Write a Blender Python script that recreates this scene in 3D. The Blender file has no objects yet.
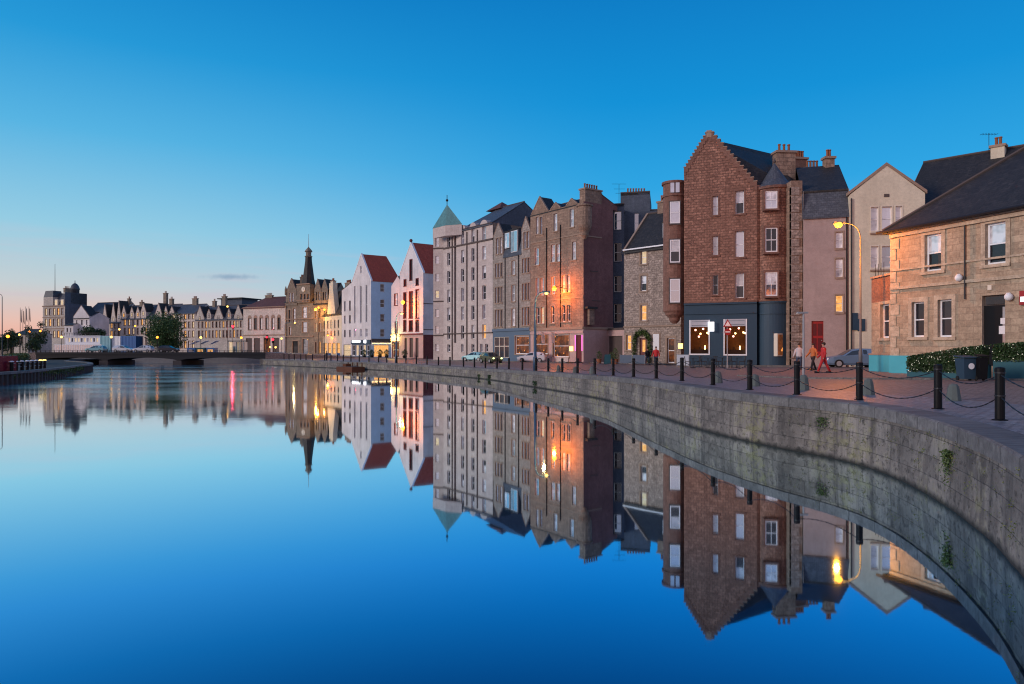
import bpy, math, random
from mathutils import Vector
random.seed(7)
S = bpy.context.scene
COL = S.collection
# ------------------------------------------------------------------ camera
F = 700.0; CH = 3.1; HZ = 350.0; CX = 512.0
cd = bpy.data.cameras.new('camera'); cam = bpy.data.objects.new('camera', cd); COL.objects.link(cam)
cam.location = (0, 0, CH); cam.rotation_euler = (math.radians(90), 0, 0)
cd.sensor_width = 36; cd.lens = 36 * F / 1024; cd.shift_y = 8 / 1024
cd.clip_start = 0.05; cd.clip_end = 9000
S.camera = cam
S.cycles.pixel_filter_type = 'BLACKMAN_HARRIS'; S.cycles.filter_width = 1.15
S.render.resolution_x = 1024; S.render.resolution_y = 684
# ------------------------------------------------------------------ world: dusk sky
W = bpy.data.worlds.new('World'); S.world = W; W.use_nodes = True
nt = W.node_tree; nt.nodes.clear()
def N(t, **k):
    n = nt.nodes.new(t)
    for a, b in k.items(): setattr(n, a, b)
    return n
def L(a, b): nt.links.new(a, b)
def lin(c): return tuple((x / 12.92 if x <= .04045 else ((x + .055) / 1.055) ** 2.4) for x in [v / 255 for v in c]) + (1,)
def ramp(node, stops, interp='EASE'):
    cr = node.color_ramp; cr.interpolation = interp
    while len(cr.elements) > 1: cr.elements.remove(cr.elements[-1])
    cr.elements[0].position = stops[0][0]; cr.elements[0].color = lin(stops[0][1])
    for p, c in stops[1:]:
        e = cr.elements.new(p); e.color = lin(c)
tc = N('ShaderNodeTexCoord'); sx = N('ShaderNodeSeparateXYZ'); L(tc.outputs['Generated'], sx.inputs[0])
rR = N('ShaderNodeValToRGB'); rL = N('ShaderNodeValToRGB'); rB = N('ShaderNodeValToRGB')
ramp(rR, [(0, (168, 198, 220)), (.05, (140, 200, 230)), (.12, (96, 188, 232)), (.22, (44, 164, 226)), (.33, (14, 144, 214)), (.46, (8, 122, 196)), (1, (6, 76, 142))], 'LINEAR')
ramp(rL, [(0, (244, 166, 140)), (.035, (232, 190, 176)), (.08, (196, 206, 210)), (.15, (150, 204, 226)), (.26, (88, 180, 226)), (.36, (38, 154, 216)), (.46, (16, 130, 200)), (1, (6, 78, 144))], 'LINEAR')
ramp(rB, [(0, (222, 186, 178)), (.15, (214, 190, 196)), (.4, (168, 178, 208)), (1, (70, 110, 170))], 'LINEAR')
for r in (rR, rL, rB): L(sx.outputs['Z'], r.inputs[0])
def mrange(sock, a, b, c=0, d=1):
    m = N('ShaderNodeMapRange'); m.interpolation_type = 'SMOOTHSTEP'
    m.inputs[1].default_value = a; m.inputs[2].default_value = b; m.inputs[3].default_value = c; m.inputs[4].default_value = d
    L(sock, m.inputs[0]); return m.outputs[0]
dot = N('ShaderNodeVectorMath', operation='DOT_PRODUCT'); L(tc.outputs['Generated'], dot.inputs[0]); dot.inputs[1].default_value = (-.80, .60, 0)
mx = N('ShaderNodeMixRGB'); L(mrange(dot.outputs['Value'], .42, 1.0), mx.inputs[0]); L(rR.outputs[0], mx.inputs[1]); L(rL.outputs[0], mx.inputs[2])
# thin cloud streak low in the sky
mp = N('ShaderNodeMapping'); mp.inputs['Scale'].default_value = (3, 3, 42); L(tc.outputs['Generated'], mp.inputs[0])
ns = N('ShaderNodeTexNoise'); ns.inputs['Scale'].default_value = 1.6; ns.inputs['Detail'].default_value = 5; L(mp.outputs[0], ns.inputs['Vector'])
band1 = mrange(sx.outputs['Z'], .02, .07); band2 = mrange(sx.outputs['Z'], .16, .10)
m1 = N('ShaderNodeMath', operation='MULTIPLY'); L(band1, m1.inputs[0]); L(band2, m1.inputs[1])
m2 = N('ShaderNodeMath', operation='MULTIPLY'); L(m1.outputs[0], m2.inputs[0]); L(mrange(ns.outputs['Fac'], .50, .74, 0, .42), m2.inputs[1])
# one distinct cloud wisp: ellipse in direction space about (x/y, z/y)
dv1 = N('ShaderNodeMath', operation='DIVIDE'); L(sx.outputs['X'], dv1.inputs[0]); L(sx.outputs['Y'], dv1.inputs[1])
dv2 = N('ShaderNodeMath', operation='DIVIDE'); L(sx.outputs['Z'], dv2.inputs[0]); L(sx.outputs['Y'], dv2.inputs[1])
cb = N('ShaderNodeCombineXYZ'); L(dv1.outputs[0], cb.inputs[0]); L(dv2.outputs[0], cb.inputs[1])
mw = N('ShaderNodeMapping'); mw.inputs['Location'].default_value = (.4 * 21, -.1045 * 190, 0); mw.inputs['Scale'].default_value = (21, 190, 0); L(cb.outputs[0], mw.inputs[0])
nw = N('ShaderNodeTexNoise'); nw.inputs['Scale'].default_value = 90; nw.inputs['Detail'].default_value = 3; L(cb.outputs[0], nw.inputs['Vector'])
ln = N('ShaderNodeVectorMath', operation='LENGTH'); L(mw.outputs[0], ln.inputs[0])
ad = N('ShaderNodeMath', operation='ADD'); L(ln.outputs['Value'], ad.inputs[0]); L(nw.outputs['Fac'], ad.inputs[1])
gy = N('ShaderNodeMath', operation='GREATER_THAN'); gy.inputs[1].default_value = 0; L(sx.outputs['Y'], gy.inputs[0])
wsp = N('ShaderNodeMath', operation='MULTIPLY'); L(mrange(ad.outputs[0], 1.6, .5, 0, .5), wsp.inputs[0]); L(gy.outputs[0], wsp.inputs[1])
mc = N('ShaderNodeMixRGB'); L(m2.outputs[0], mc.inputs[0]); L(mx.outputs[0], mc.inputs[1]); mc.inputs[2].default_value = lin((205, 190, 205))
mc2 = N('ShaderNodeMixRGB'); L(wsp.outputs[0], mc2.inputs[0]); L(mc.outputs[0], mc2.inputs[1]); mc2.inputs[2].default_value = lin((92, 134, 172))
mb = N('ShaderNodeMixRGB'); L(mrange(sx.outputs['Y'], .05, -.45), mb.inputs[0]); L(mc2.outputs[0], mb.inputs[1]); L(rB.outputs[0], mb.inputs[2])
# physical dusk sky adds a little of its own glow
sky = N('ShaderNodeTexSky'); sky.sky_type = 'NISHITA'; sky.sun_disc = False
SUN_EL = 14; SUN_AZ = -112     # degrees, azimuth clockwise from +Y
sky.sun_elevation = math.radians(SUN_EL); sky.sun_rotation = math.radians(SUN_AZ)
bg1 = N('ShaderNodeBackground'); L(mb.outputs[0], bg1.inputs[0]); bg1.inputs[1].default_value = 1.0
bg2 = N('ShaderNodeBackground'); L(sky.outputs[0], bg2.inputs[0]); bg2.inputs[1].default_value = .002
ash = N('ShaderNodeAddShader'); L(bg1.outputs[0], ash.inputs[0]); L(bg2.outputs[0], ash.inputs[1])
wo = N('ShaderNodeOutputWorld'); L(ash.outputs[0], wo.inputs[0])
# ------------------------------------------------------------------ sun (last warm light, very soft)
sl = bpy.data.lights.new('sun', 'SUN'); sun = bpy.data.objects.new('sun', sl); COL.objects.link(sun)
sl.energy = 1.75; sl.angle = math.radians(14); sl.color = (1, .84, .75)
az = math.radians(SUN_AZ); el = math.radians(SUN_EL)
sdir = Vector((math.sin(az) * math.cos(el), math.cos(az) * math.cos(el), math.sin(el)))
sun.rotation_euler = sdir.to_track_quat('Z', 'Y').to_euler()
S.view_settings.view_transform = 'Standard'; S.view_settings.look = 'None'; S.view_settings.gamma = 1
S.view_settings.exposure = 0.0; S.view_settings.use_curve_mapping = False
# ================================================================== materials
MATS = {}
def nodes_mat(name):
    m = bpy.data.materials.new(name); m.use_nodes = True; MATS[name] = m
    t = m.node_tree; return m, t, t.nodes['Principled BSDF']
def node(t, ty, **k):
    n = t.nodes.new(ty)
    for a, b in k.items(): setattr(n, a, b)
    return n
def mixc(t, f, a, b, bt='MIX'):
    m = node(t, 'ShaderNodeMixRGB', blend_type=bt)
    for i, v in enumerate((f, a, b)):
        if hasattr(v, 'is_linked') or isinstance(v, bpy.types.NodeSocket): t.links.new(v, m.inputs[i])
        elif isinstance(v, (int, float)): m.inputs[i].default_value = v
        else: m.inputs[i].default_value = tuple(v) + ((1,) if len(v) == 3 else ())
    return m.outputs[0]
def noise(t, scale, detail=4, co=None, rough=.6):
    n = node(t, 'ShaderNodeTexNoise'); n.inputs['Scale'].default_value = scale; n.inputs['Detail'].default_value = detail; n.inputs['Roughness'].default_value = rough
    if co is not None: t.links.new(co, n.inputs['Vector'])
    return n.outputs['Fac']
def mr(t, s, a, b, c=0., d=1.):
    m = node(t, 'ShaderNodeMapRange'); t.links.new(s, m.inputs[0])
    for i, v in enumerate((a, b, c, d)): m.inputs[i + 1].default_value = v
    return m.outputs[0]
def uvco(t):
    u = node(t, 'ShaderNodeTexCoord'); return u.outputs['UV'], u.outputs['Object']
def masonry(name, c1, c2, mortar, bw=.5, bh=.25, ms=.015, stain=.35, rough=.9, bump=.4, contrast=.5, offset=.5):
    m, t, p = nodes_mat(name); uv, ob = uvco(t)
    b = node(t, 'ShaderNodeTexBrick'); t.links.new(uv, b.inputs['Vector'])
    b.inputs['Scale'].default_value = 1; b.inputs['Brick Width'].default_value = bw; b.inputs['Row Height'].default_value = bh
    b.inputs['Mortar Size'].default_value = ms; b.inputs['Mortar Smooth'].default_value = .3; b.offset = offset
    b.inputs['Color1'].default_value = (*c1, 1); b.inputs['Color2'].default_value = (*c2, 1); b.inputs['Mortar'].default_value = (*mortar, 1)
    n1 = noise(t, 1.7, 5, uv); n2 = noise(t, .25, 4, uv); n3 = noise(t, 14, 4, uv)
    # vertical weather streaks
    mpn = node(t, 'ShaderNodeMapping'); mpn.inputs['Scale'].default_value = (1.3, .09, 1); t.links.new(uv, mpn.inputs[0])
    n4 = noise(t, 1.0, 5, mpn.outputs[0])
    n5 = noise(t, 5.0, 5, uv, .75)
    c = mixc(t, mr(t, n1, .38, .66, 0, contrast), b.outputs['Color'], tuple(x * .42 for x in c1))
    c = mixc(t, mr(t, n5, .48, .66, 0, contrast * .9), c, tuple(x * .35 for x in c1))
    c = mixc(t, mr(t, n5, .50, .34, 0, contrast * .6), c, tuple(min(1, x * 1.45) for x in c2))
    c = mixc(t, mr(t, n2, .38, .66, 0, stain), c, tuple(x * .38 for x in c2))
    c = mixc(t, mr(t, n4, .5, .75, 0, stain), c, tuple(x * .45 for x in c1))
    c = mixc(t, mr(t, n3, .3, .8, 0, .22), c, tuple(min(1, x * 1.5) for x in c2))
    t.links.new(c, p.inputs['Base Color']); p.inputs['Roughness'].default_value = rough
    p.inputs['Specular IOR Level'].default_value = .25
    bm_ = node(t, 'ShaderNodeBump'); bm_.inputs['Strength'].default_value = bump; bm_.inputs['Distance'].default_value = .03
    h = mixc(t, .35, b.outputs['Fac'], n3); inv = node(t, 'ShaderNodeInvert'); t.links.new(h, inv.inputs['Color'])
    t.links.new(inv.outputs[0], bm_.inputs['Height']); t.links.new(bm_.outputs[0], p.inputs['Normal'])
    return m
def plain(name, c, rough=.6, metal=0, var=.25, sc=3, bump=.0, spec=.4, emit=None, es=0):
    m, t, p = nodes_mat(name); uv, ob = uvco(t)
    n = noise(t, sc, 5, uv); n2 = noise(t, sc * .12, 4, uv)
    k = mixc(t, mr(t, n, .3, .75, 0, var), c, tuple(x * .5 for x in c))
    k = mixc(t, mr(t, n2, .4, .7, 0, var), k, tuple(x * .6 for x in c))
    t.links.new(k, p.inputs['Base Color']); p.inputs['Roughness'].default_value = rough; p.inputs['Metallic'].default_value = metal
    p.inputs['Specular IOR Level'].default_value = spec
    if bump:
        b = node(t, 'ShaderNodeBump'); b.inputs['Strength'].default_value = bump; b.inputs['Distance'].default_value = .02
        t.links.new(noise(t, sc * 6, 5, uv), b.inputs['Height']); t.links.new(b.outputs[0], p.inputs['Normal'])
    if emit: p.inputs['Emission Color'].default_value = (*emit, 1); p.inputs['Emission Strength'].default_value = es
    return m
def emis(name, c, s):
    m, t, p = nodes_mat(name); p.inputs['Base Color'].default_value = (*c, 1)
    p.inputs['Emission Color'].default_value = (*c, 1); p.inputs['Emission Strength'].default_value = s; return m
def lit_glass(name, c1, c2, s, sc=2.2):
    m, t, p = nodes_mat(name); uv, ob = uvco(t)
    v = node(t, 'ShaderNodeTexVoronoi'); v.inputs['Scale'].default_value = sc; t.links.new(ob, v.inputs['Vector'])
    n = noise(t, sc * 1.3, 3, ob)
    c = mixc(t, mr(t, n, .35, .65), c1, c2); c = mixc(t, mr(t, v.outputs['Distance'], 0, .25, .8, 0), c, (1, .85, .6))
    t.links.new(c, p.inputs['Emission Color']); p.inputs['Emission Strength'].default_value = s
    p.inputs['Base Color'].default_value = (.02, .02, .02, 1); p.inputs['Roughness'].default_value = .08
    return m
# sandstones
masonry('red_sandstone', (.17, .082, .064), (.50, .26, .19), (.075, .05, .043), .46, .23, .03, .6, bump=1., contrast=.75)
masonry('red_ashlar', (.21, .105, .08), (.29, .155, .12), (.12, .07, .06), .9, .34, .012, .45, bump=.3)
masonry('brown_sandstone', (.23, .155, .12), (.44, .30, .225), (.12, .085, .07), .75, .36, .02, .55, bump=.4, contrast=.6)
masonry('brown_render', (.235, .115, .11), (.245, .12, .115), (.21, .10, .095), 3.5, 2.7, .004, .6, bump=.15)
masonry('grey_sandstone', (.28, .235, .21), (.48, .41, .365), (.15, .12, .11), .8, .36, .02, .5, bump=.4, contrast=.6)
masonry('mottled_stone', (.24, .185, .16), (.56, .44, .38), (.20, .15, .12), .45, .24, .03, .4, bump=.6, contrast=.8)
masonry('tan_ashlar', (.34, .25, .18), (.52, .40, .29), (.23, .17, .125), .75, .33, .014, .4, bump=.4, contrast=.45)
masonry('pale_margin', (.46, .36, .27), (.56, .45, .34), (.34, .26, .19), .6, .3, .006, .3, bump=.15)
masonry('red_brick', (.22, .11, .08), (.34, .17, .12), (.18, .12, .10), .24, .085, .012, .3, bump=.4)
masonry('cream_render', (.68, .60, .47), (.71, .625, .49), (.64, .56, .44), 5, 3.1, .002, .3, bump=.06, contrast=.2)
masonry('mauve_render', (.42, .31, .29), (.44, .325, .30), (.41, .30, .28), 5, 3.1, .002, .35, bump=.06, contrast=.2)
masonry('pink_block', (.54, .46, .435), (.62, .53, .50), (.44, .37, .35), 1.2, .6, .01, .3, bump=.15, contrast=.3)
masonry('pink_shopfront', (.50, .34, .32), (.52, .36, .335), (.46, .31, .29), 2.4, 3, .004, .25, bump=.05, contrast=.2)
masonry('white_render', (.70, .66, .68), (.74, .69, .71), (.66, .61, .64), 6, 3.3, .002, .4, bump=.05, contrast=.15)
masonry('blue_white_render', (.46, .60, .78), (.48, .62, .80), (.45, .58, .76), 6, 3.3, .002, .22, bump=.05, contrast=.15)
masonry('maroon_stone', (.16, .05, .055), (.19, .065, .065), (.12, .04, .045), 1.2, .6, .01, .3, bump=.1)
masonry('far_cream_stone', (.66, .55, .50), (.78, .66, .60), (.30, .23, .18), .9, .4, .012, .4, bump=.1)
masonry('far_grey_stone', (.48, .44, .40), (.62, .56, .51), (.2, .17, .16), .9, .4, .012, .4, bump=.1)
masonry('soot_stone', (.19, .155, .13), (.34, .28, .22), (.1, .08, .07), .8, .36, .012, .5, bump=.2)
masonry('slate', (.030, .028, .028), (.062, .055, .052), (.012, .012, .012), .3, .2, .012, .5, rough=.55, bump=.5)
masonry('blue_slate', (.07, .078, .10), (.125, .135, .16), (.02, .025, .04), .3, .2, .012, .5, rough=.5, bump=.4)
masonry('lead_render', (.10, .12, .16), (.115, .135, .18), (.09, .105, .14), 3, 3, .004, .45, bump=.1)
masonry('red_tile', (.42, .075, .045), (.56, .12, .07), (.2, .03, .025), .3, .3, .02, .4, rough=.7, bump=.6)
masonry('brown_tile', (.15, .065, .06), (.2, .09, .075), (.1, .05, .04), .3, .25, .02, .4, rough=.7, bump=.5)
masonry('teal_copper', (.10, .25, .27), (.12, .29, .31), (.07, .19, .21), .6, 9, .02, .3, rough=.5, bump=.3, offset=0)
masonry('setts', (.22, .205, .225), (.44, .41, .44), (.07, .065, .07), .30, .17, .04, .5, rough=.42, bump=1., contrast=.75)
masonry('red_setts', (.23, .165, .155), (.42, .31, .28), (.09, .06, .055), .28, .16, .035, .5, rough=.45, bump=1., contrast=.75)
masonry('flagstone', (.22, .19, .19), (.30, .26, .25), (.10, .09, .09), .9, .6, .012, .4, rough=.7, bump=.3)
masonry('coping_stone', (.12, .115, .11), (.25, .235, .225), (.035, .033, .03), 1.25, 5, .022, .5, rough=.75, bump=.8, contrast=.6, offset=0)
plain('white_paint', (.84, .83, .86), .45, var=.1)
plain('cream_paint', (.70, .62, .52), .5, var=.15)
plain('stone_trim', (.36, .25, .19), .85, var=.4, bump=.4)
plain('dark_trim', (.10, .075, .07), .8, var=.3)
plain('navy_paint', (.022, .056, .095), .6, var=.25, sc=.8)
plain('blue_shop_paint', (.10, .15, .22), .45, var=.2)
plain('teal_paint', (.07, .42, .53), .5, var=.22, sc=1.5)
plain('teal_dark_paint', (.02, .10, .13), .5, var=.2)
plain('red_paint', (.36, .018, .022), .4, var=.15)
plain('maroon_paint', (.12, .012, .018), .4, var=.2)
plain('black_metal', (.006, .006, .008), .55, metal=.0, var=.2, spec=.18)
plain('dark_metal', (.03, .03, .035), .45, metal=.4)
plain('galvanised', (.36, .36, .38), .55, metal=.2, var=.15)
plain('blue_pole_paint', (.035, .08, .15), .4, var=.1)
plain('white_flag', (.78, .76, .78), .8, var=.1)
plain('wood', (.10, .055, .03), .6, var=.3)
plain('tyre', (.012, .012, .013), .8)
plain('chair_dark', (.02, .018, .022), .5)
plain('skin', (.50, .27, .19), .6, var=.05)
plain('denim', (.03, .05, .10), .9, var=.2)
plain('dark_cloth', (.018, .018, .025), .9, var=.2)
plain('red_cloth', (.50, .03, .035), .85, var=.15)
plain('orange_cloth', (.42, .14, .05), .85, var=.15)
plain('pale_cloth', (.45, .45, .5), .85, var=.15)
plain('hair', (.03, .018, .012), .7)
plain('grey_panel', (.10, .13, .18), .6, var=.3)
plain('clay_pot', (.30, .11, .055), .85, var=.25)
plain('bark', (.05, .035, .025), .9, var=.4, bump=.6)
plain('bollard_stone', (.13, .155, .15), .85, var=.5, sc=5, bump=.7)
plain('concrete', (.24, .22, .21), .85, var=.4, sc=1.5, bump=.3)
plain('rust', (.13, .045, .02), .9, var=.5, sc=2)
plain('sheet_pile', (.05, .04, .04), .8, var=.4)
for nm, c in (('car_blue', (.16, .26, .40)), ('car_white', (.62, .66, .72)), ('car_red', (.30, .02, .03)), ('car_dark', (.02, .025, .04)), ('car_green', (.10, .12, .07)), ('car_teal', (.22, .45, .52)), ('blue_container', (.06, .17, .42)), ('crimson_container', (.16, .012, .035))):
    plain(nm, c, .25, metal=.25, var=.06, spec=.6)
m, t, p = nodes_mat('car_glass'); p.inputs['Base Color'].default_value = (.02, .03, .04, 1); p.inputs['Roughness'].default_value = .05; p.inputs['Specular IOR Level'].default_value = .9
# window glass: what stands behind it plus the sky mirrored in it
def glass(name, behind, refl, rough=.06):
    m, t, p = nodes_mat(name); uv, ob = uvco(t)
    oi = node(t, 'ShaderNodeObjectInfo')
    n = noise(t, 1.1, 2, ob)
    c = mixc(t, mr(t, n, .42, .56), behind, tuple(x * .42 for x in behind)); c = mixc(t, mr(t, oi.outputs['Random'], .35, 1, 0, .75), c, (.05, .05, .06))
    t.links.new(c, p.inputs['Base Color']); p.inputs['Roughness'].default_value = .6; p.inputs['Specular IOR Level'].default_value = .15
    g = node(t, 'ShaderNodeBsdfGlossy'); g.inputs['Roughness'].default_value = rough; g.inputs['Color'].default_value = (.95, .95, 1, 1)
    bp = node(t, 'ShaderNodeBump'); bp.inputs['Strength'].default_value = .12; bp.inputs['Distance'].default_value = .02
    t.links.new(noise(t, 1.5, 2, ob), bp.inputs['Height']); t.links.new(bp.outputs[0], g.inputs['Normal'])
    ms = node(t, 'ShaderNodeMixShader'); ms.inputs[0].default_value = refl
    t.links.new(p.outputs[0], ms.inputs[1]); t.links.new(g.outputs[0], ms.inputs[2])
    t.links.new(ms.outputs[0], t.nodes['Material Output'].inputs[0])
glass('glass_blind', (.86, .84, .88), .3); glass('glass_sky', (.30, .34, .44), .62); glass('glass_dark', (.010, .012, .018), .06); glass('glass_blue', (.05, .12, .18), .4)
lit_glass('glass_lit', (1, .52, .16), (.75, .28, .06), 1.1); lit_glass('glass_soft', (1, .78, .5), (.8, .5, .28), .75)

emis('lamp_orange', (1, .22, .015), 9); emis('lamp_yellow', (1, .48, .09), 5); emis('lamp_far', (1, .26, .02), 5.5); emis('lamp_white', (1, .86, .62), 5)
emis('sign_white', (.92, .95, 1), 1.25); emis('sign_yellow', (1, .68, .2), 2.4); emis('signal_red', (1, .015, .03), 6); emis('signal_green', (.75, .95, .2), 8)
emis('magenta_light', (.9, .2, .7), 1.1); emis('blue_light', (.03, .1, .9), 1.6); emis('red_light', (1, .06, .10), 1.6); emis('tail_red', (1, .02, .02), 3); emis('headlight_on', (.8, 1, .28), 6); emis('globe_warm', (1, .55, .2), 7); emis('globe_pink', (1, .4, .3), 6)
emis('fairy_light', (1, .92, .75), 2.4)
# dim bar interior with a few glowing lamps
m, t, p = nodes_mat('glass_bar'); uv, ob = uvco(t); v = node(t, 'ShaderNodeTexVoronoi'); v.inputs['Scale'].default_value = 1.7; t.links.new(ob, v.inputs['Vector'])
n_ = noise(t, .9, 3, ob); c = mixc(t, mr(t, n_, .42, .62), (.035, .012, .006), (.30, .075, .015)); c = mixc(t, mr(t, v.outputs['Distance'], .08, .22, 1, 0), c, (1.6, .55, .12))
t.links.new(c, p.inputs['Emission Color']); p.inputs['Emission Strength'].default_value = .8; p.inputs['Base Color'].default_value = (.02, .02, .02, 1); p.inputs['Roughness'].default_value = .06
# shop interior
plain('shop_wall', (.26, .12, .04), .8, var=.8, sc=1.2); plain('shop_floor', (.08, .04, .02), .6)
# foliage
def leaf(name, a, b):
    m, t, p = nodes_mat(name); uv, ob = uvco(t)
    oi = node(t, 'ShaderNodeNewGeometry')
    c = mixc(t, oi.outputs['Random Per Island'], a, b); t.links.new(c, p.inputs['Base Color']); p.inputs['Roughness'].default_value = .6
leaf('leaf_dark', (.012, .035, .010), (.04, .085, .02)); plain('bank_ground', (.05, .05, .045), .9, var=.5, sc=.8)
plain('lamp_steel', (.15, .15, .16), .6)
plain('bridge_iron', (.007, .007, .011), .7, var=.4)
leaf('leaf_tree', (.018, .055, .012), (.06, .13, .03)); leaf('leaf_mid', (.03, .07, .015), (.10, .14, .03)); leaf('leaf_moss', (.05, .09, .015), (.20, .20, .03))
# quay wall: old masonry blocks, lichen, damp foot
m, t, p = nodes_mat('quay_stone'); uv, ob = uvco(t)
b = node(t, 'ShaderNodeTexBrick'); t.links.new(uv, b.inputs['Vector']); b.inputs['Scale'].default_value = 1
b.inputs['Brick Width'].default_value = 1.25; b.inputs['Row Height'].default_value = .42; b.inputs['Mortar Size'].default_value = .007; b.inputs['Mortar Smooth'].default_value = .5
b.inputs['Color1'].default_value = (.19, .165, .145, 1); b.inputs['Color2'].default_value = (.31, .275, .24, 1); b.inputs['Mortar'].default_value = (.12, .105, .09, 1)
mpn = node(t, 'ShaderNodeMapping'); mpn.inputs['Scale'].default_value = (2.6, .22, 1); t.links.new(uv, mpn.inputs[0])
st = noise(t, 1, 6, mpn.outputs[0]); n1 = noise(t, 3.2, 8, uv, .7); n2 = noise(t, .45, 5, uv); n3 = noise(t, 11, 6, uv, .7); n4 = noise(t, 5.5, 6, uv, .75)
c = mixc(t, mr(t, st, .46, .66, 0, .8), b.outputs['Color'], (.05, .043, .038))
c = mixc(t, mr(t, n1, .5, .64, 0, .5), c, (.40, .37, .33))
c = mixc(t, mr(t, n2, .56, .42, 0, .55), c, (.06, .052, .046))
c = mixc(t, mr(t, n4, .52, .62, 0, .75), c, (.035, .03, .025))
sz = node(t, 'ShaderNodeSeparateXYZ'); t.links.new(uv, sz.inputs[0])
ml = node(t, 'ShaderNodeMath', operation='MULTIPLY'); t.links.new(mr(t, n2, .49, .58), ml.inputs[0]); t.links.new(mr(t, n1, .47, .56, 0, .75), ml.inputs[1])
ml2 = node(t, 'ShaderNodeMath', operation='MULTIPLY'); t.links.new(ml.outputs[0], ml2.inputs[0]); ml2.inputs[1].default_value = .6
c = mixc(t, ml2.outputs[0], c, (.19, .18, .035))
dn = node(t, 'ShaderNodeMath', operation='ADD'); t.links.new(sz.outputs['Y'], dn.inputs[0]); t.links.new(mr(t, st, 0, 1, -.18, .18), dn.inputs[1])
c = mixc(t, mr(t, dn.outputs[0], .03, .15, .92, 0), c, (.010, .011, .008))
t.links.new(c, p.inputs['Base Color']); p.inputs['Roughness'].default_value = .85
bp = node(t, 'ShaderNodeBump'); bp.inputs['Strength'].default_value = 1; bp.inputs['Distance'].default_value = .05
hh = mixc(t, .5, n3, b.outputs['Fac']); iv = node(t, 'ShaderNodeInvert'); t.links.new(hh, iv.inputs['Color']); t.links.new(iv.outputs[0], bp.inputs['Height']); t.links.new(bp.outputs[0], p.inputs['Normal'])
# still dusk water
m, t, p = nodes_mat('harbour_water'); t.nodes.remove(p); uv, ob = uvco(t)
lw = node(t, 'ShaderNodeLayerWeight'); lw.inputs['Blend'].default_value = .5
fac = node(t, 'ShaderNodeValToRGB'); t.links.new(lw.outputs['Facing'], fac.inputs[0]); e = fac.color_ramp.elements
e[0].position = .45; e[0].color = (.22, .34, .48, 1); e[1].position = 1; e[1].color = (1, 1, 1, 1)
for p_, c_ in ((.57, (.16, .28, .41)), (.71, (.34, .61, .86)), (.86, (.82, .97, 1)), (.93, (.95, .98, 1))): x = e.new(p_); x.color = (*c_, 1)
d = node(t, 'ShaderNodeBsdfDiffuse'); d.inputs['Color'].default_value = (.02, .05, .08, 1)
g = node(t, 'ShaderNodeBsdfGlossy'); t.links.new(fac.outputs[0], g.inputs['Color'])
so = node(t, 'ShaderNodeSeparateXYZ'); t.links.new(ob, so.inputs[0])
mp1 = node(t, 'ShaderNodeMapping'); mp1.inputs['Scale'].default_value = (.05, .11, 1); t.links.new(ob, mp1.inputs[0])
cells = mr(t, noise(t, 1.0, 4, mp1.outputs[0]), .36, .58, .35, 1)
xb = node(t, 'ShaderNodeMath', operation='MULTIPLY_ADD'); t.links.new(so.outputs['X'], xb.inputs[0]); xb.inputs[1].default_value = -3.3; yn = node(t, 'ShaderNodeMath', operation='MULTIPLY'); t.links.new(so.outputs['Y'], yn.inputs[0]); yn.inputs[1].default_value = -1; t.links.new(yn.outputs[0], xb.inputs[2])
fa = node(t, 'ShaderNodeMath', operation='MULTIPLY'); t.links.new(mr(t, xb.outputs[0], -8, 14), fa.inputs[0]); t.links.new(mr(t, so.outputs['Y'], 24, 60), fa.inputs[1]); far = fa.outputs[0]
mm = node(t, 'ShaderNodeMath', operation='MULTIPLY'); t.links.new(cells, mm.inputs[0]); t.links.new(far, mm.inputs[1])
rg = node(t, 'ShaderNodeMapRange'); t.links.new(mm.outputs[0], rg.inputs[0]); rg.inputs[3].default_value = .026; rg.inputs[4].default_value = .16
t.links.new(rg.outputs[0], g.inputs['Roughness'])
mp2 = node(t, 'ShaderNodeMapping'); mp2.inputs['Scale'].default_value = (1.0, 1.8, 1); t.links.new(ob, mp2.inputs[0])
bp = node(t, 'ShaderNodeBump'); bp.inputs['Distance'].default_value = .02; t.links.new(noise(t, 1.0, 3, mp2.outputs[0]), bp.inputs['Height'])
t.links.new(mr(t, mm.outputs[0], 0, 1, .01, .6), bp.inputs['Strength']); t.links.new(bp.outputs[0], g.inputs['Normal'])
ms = node(t, 'ShaderNodeMixShader'); t.links.new(mr(t, mm.outputs[0], 0, 1, 1, .82), ms.inputs[0]); t.links.new(d.outputs[0], ms.inputs[1]); t.links.new(g.outputs[0], ms.inputs[2]); t.links.new(ms.outputs[0], t.nodes['Material Output'].inputs[0])
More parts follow.
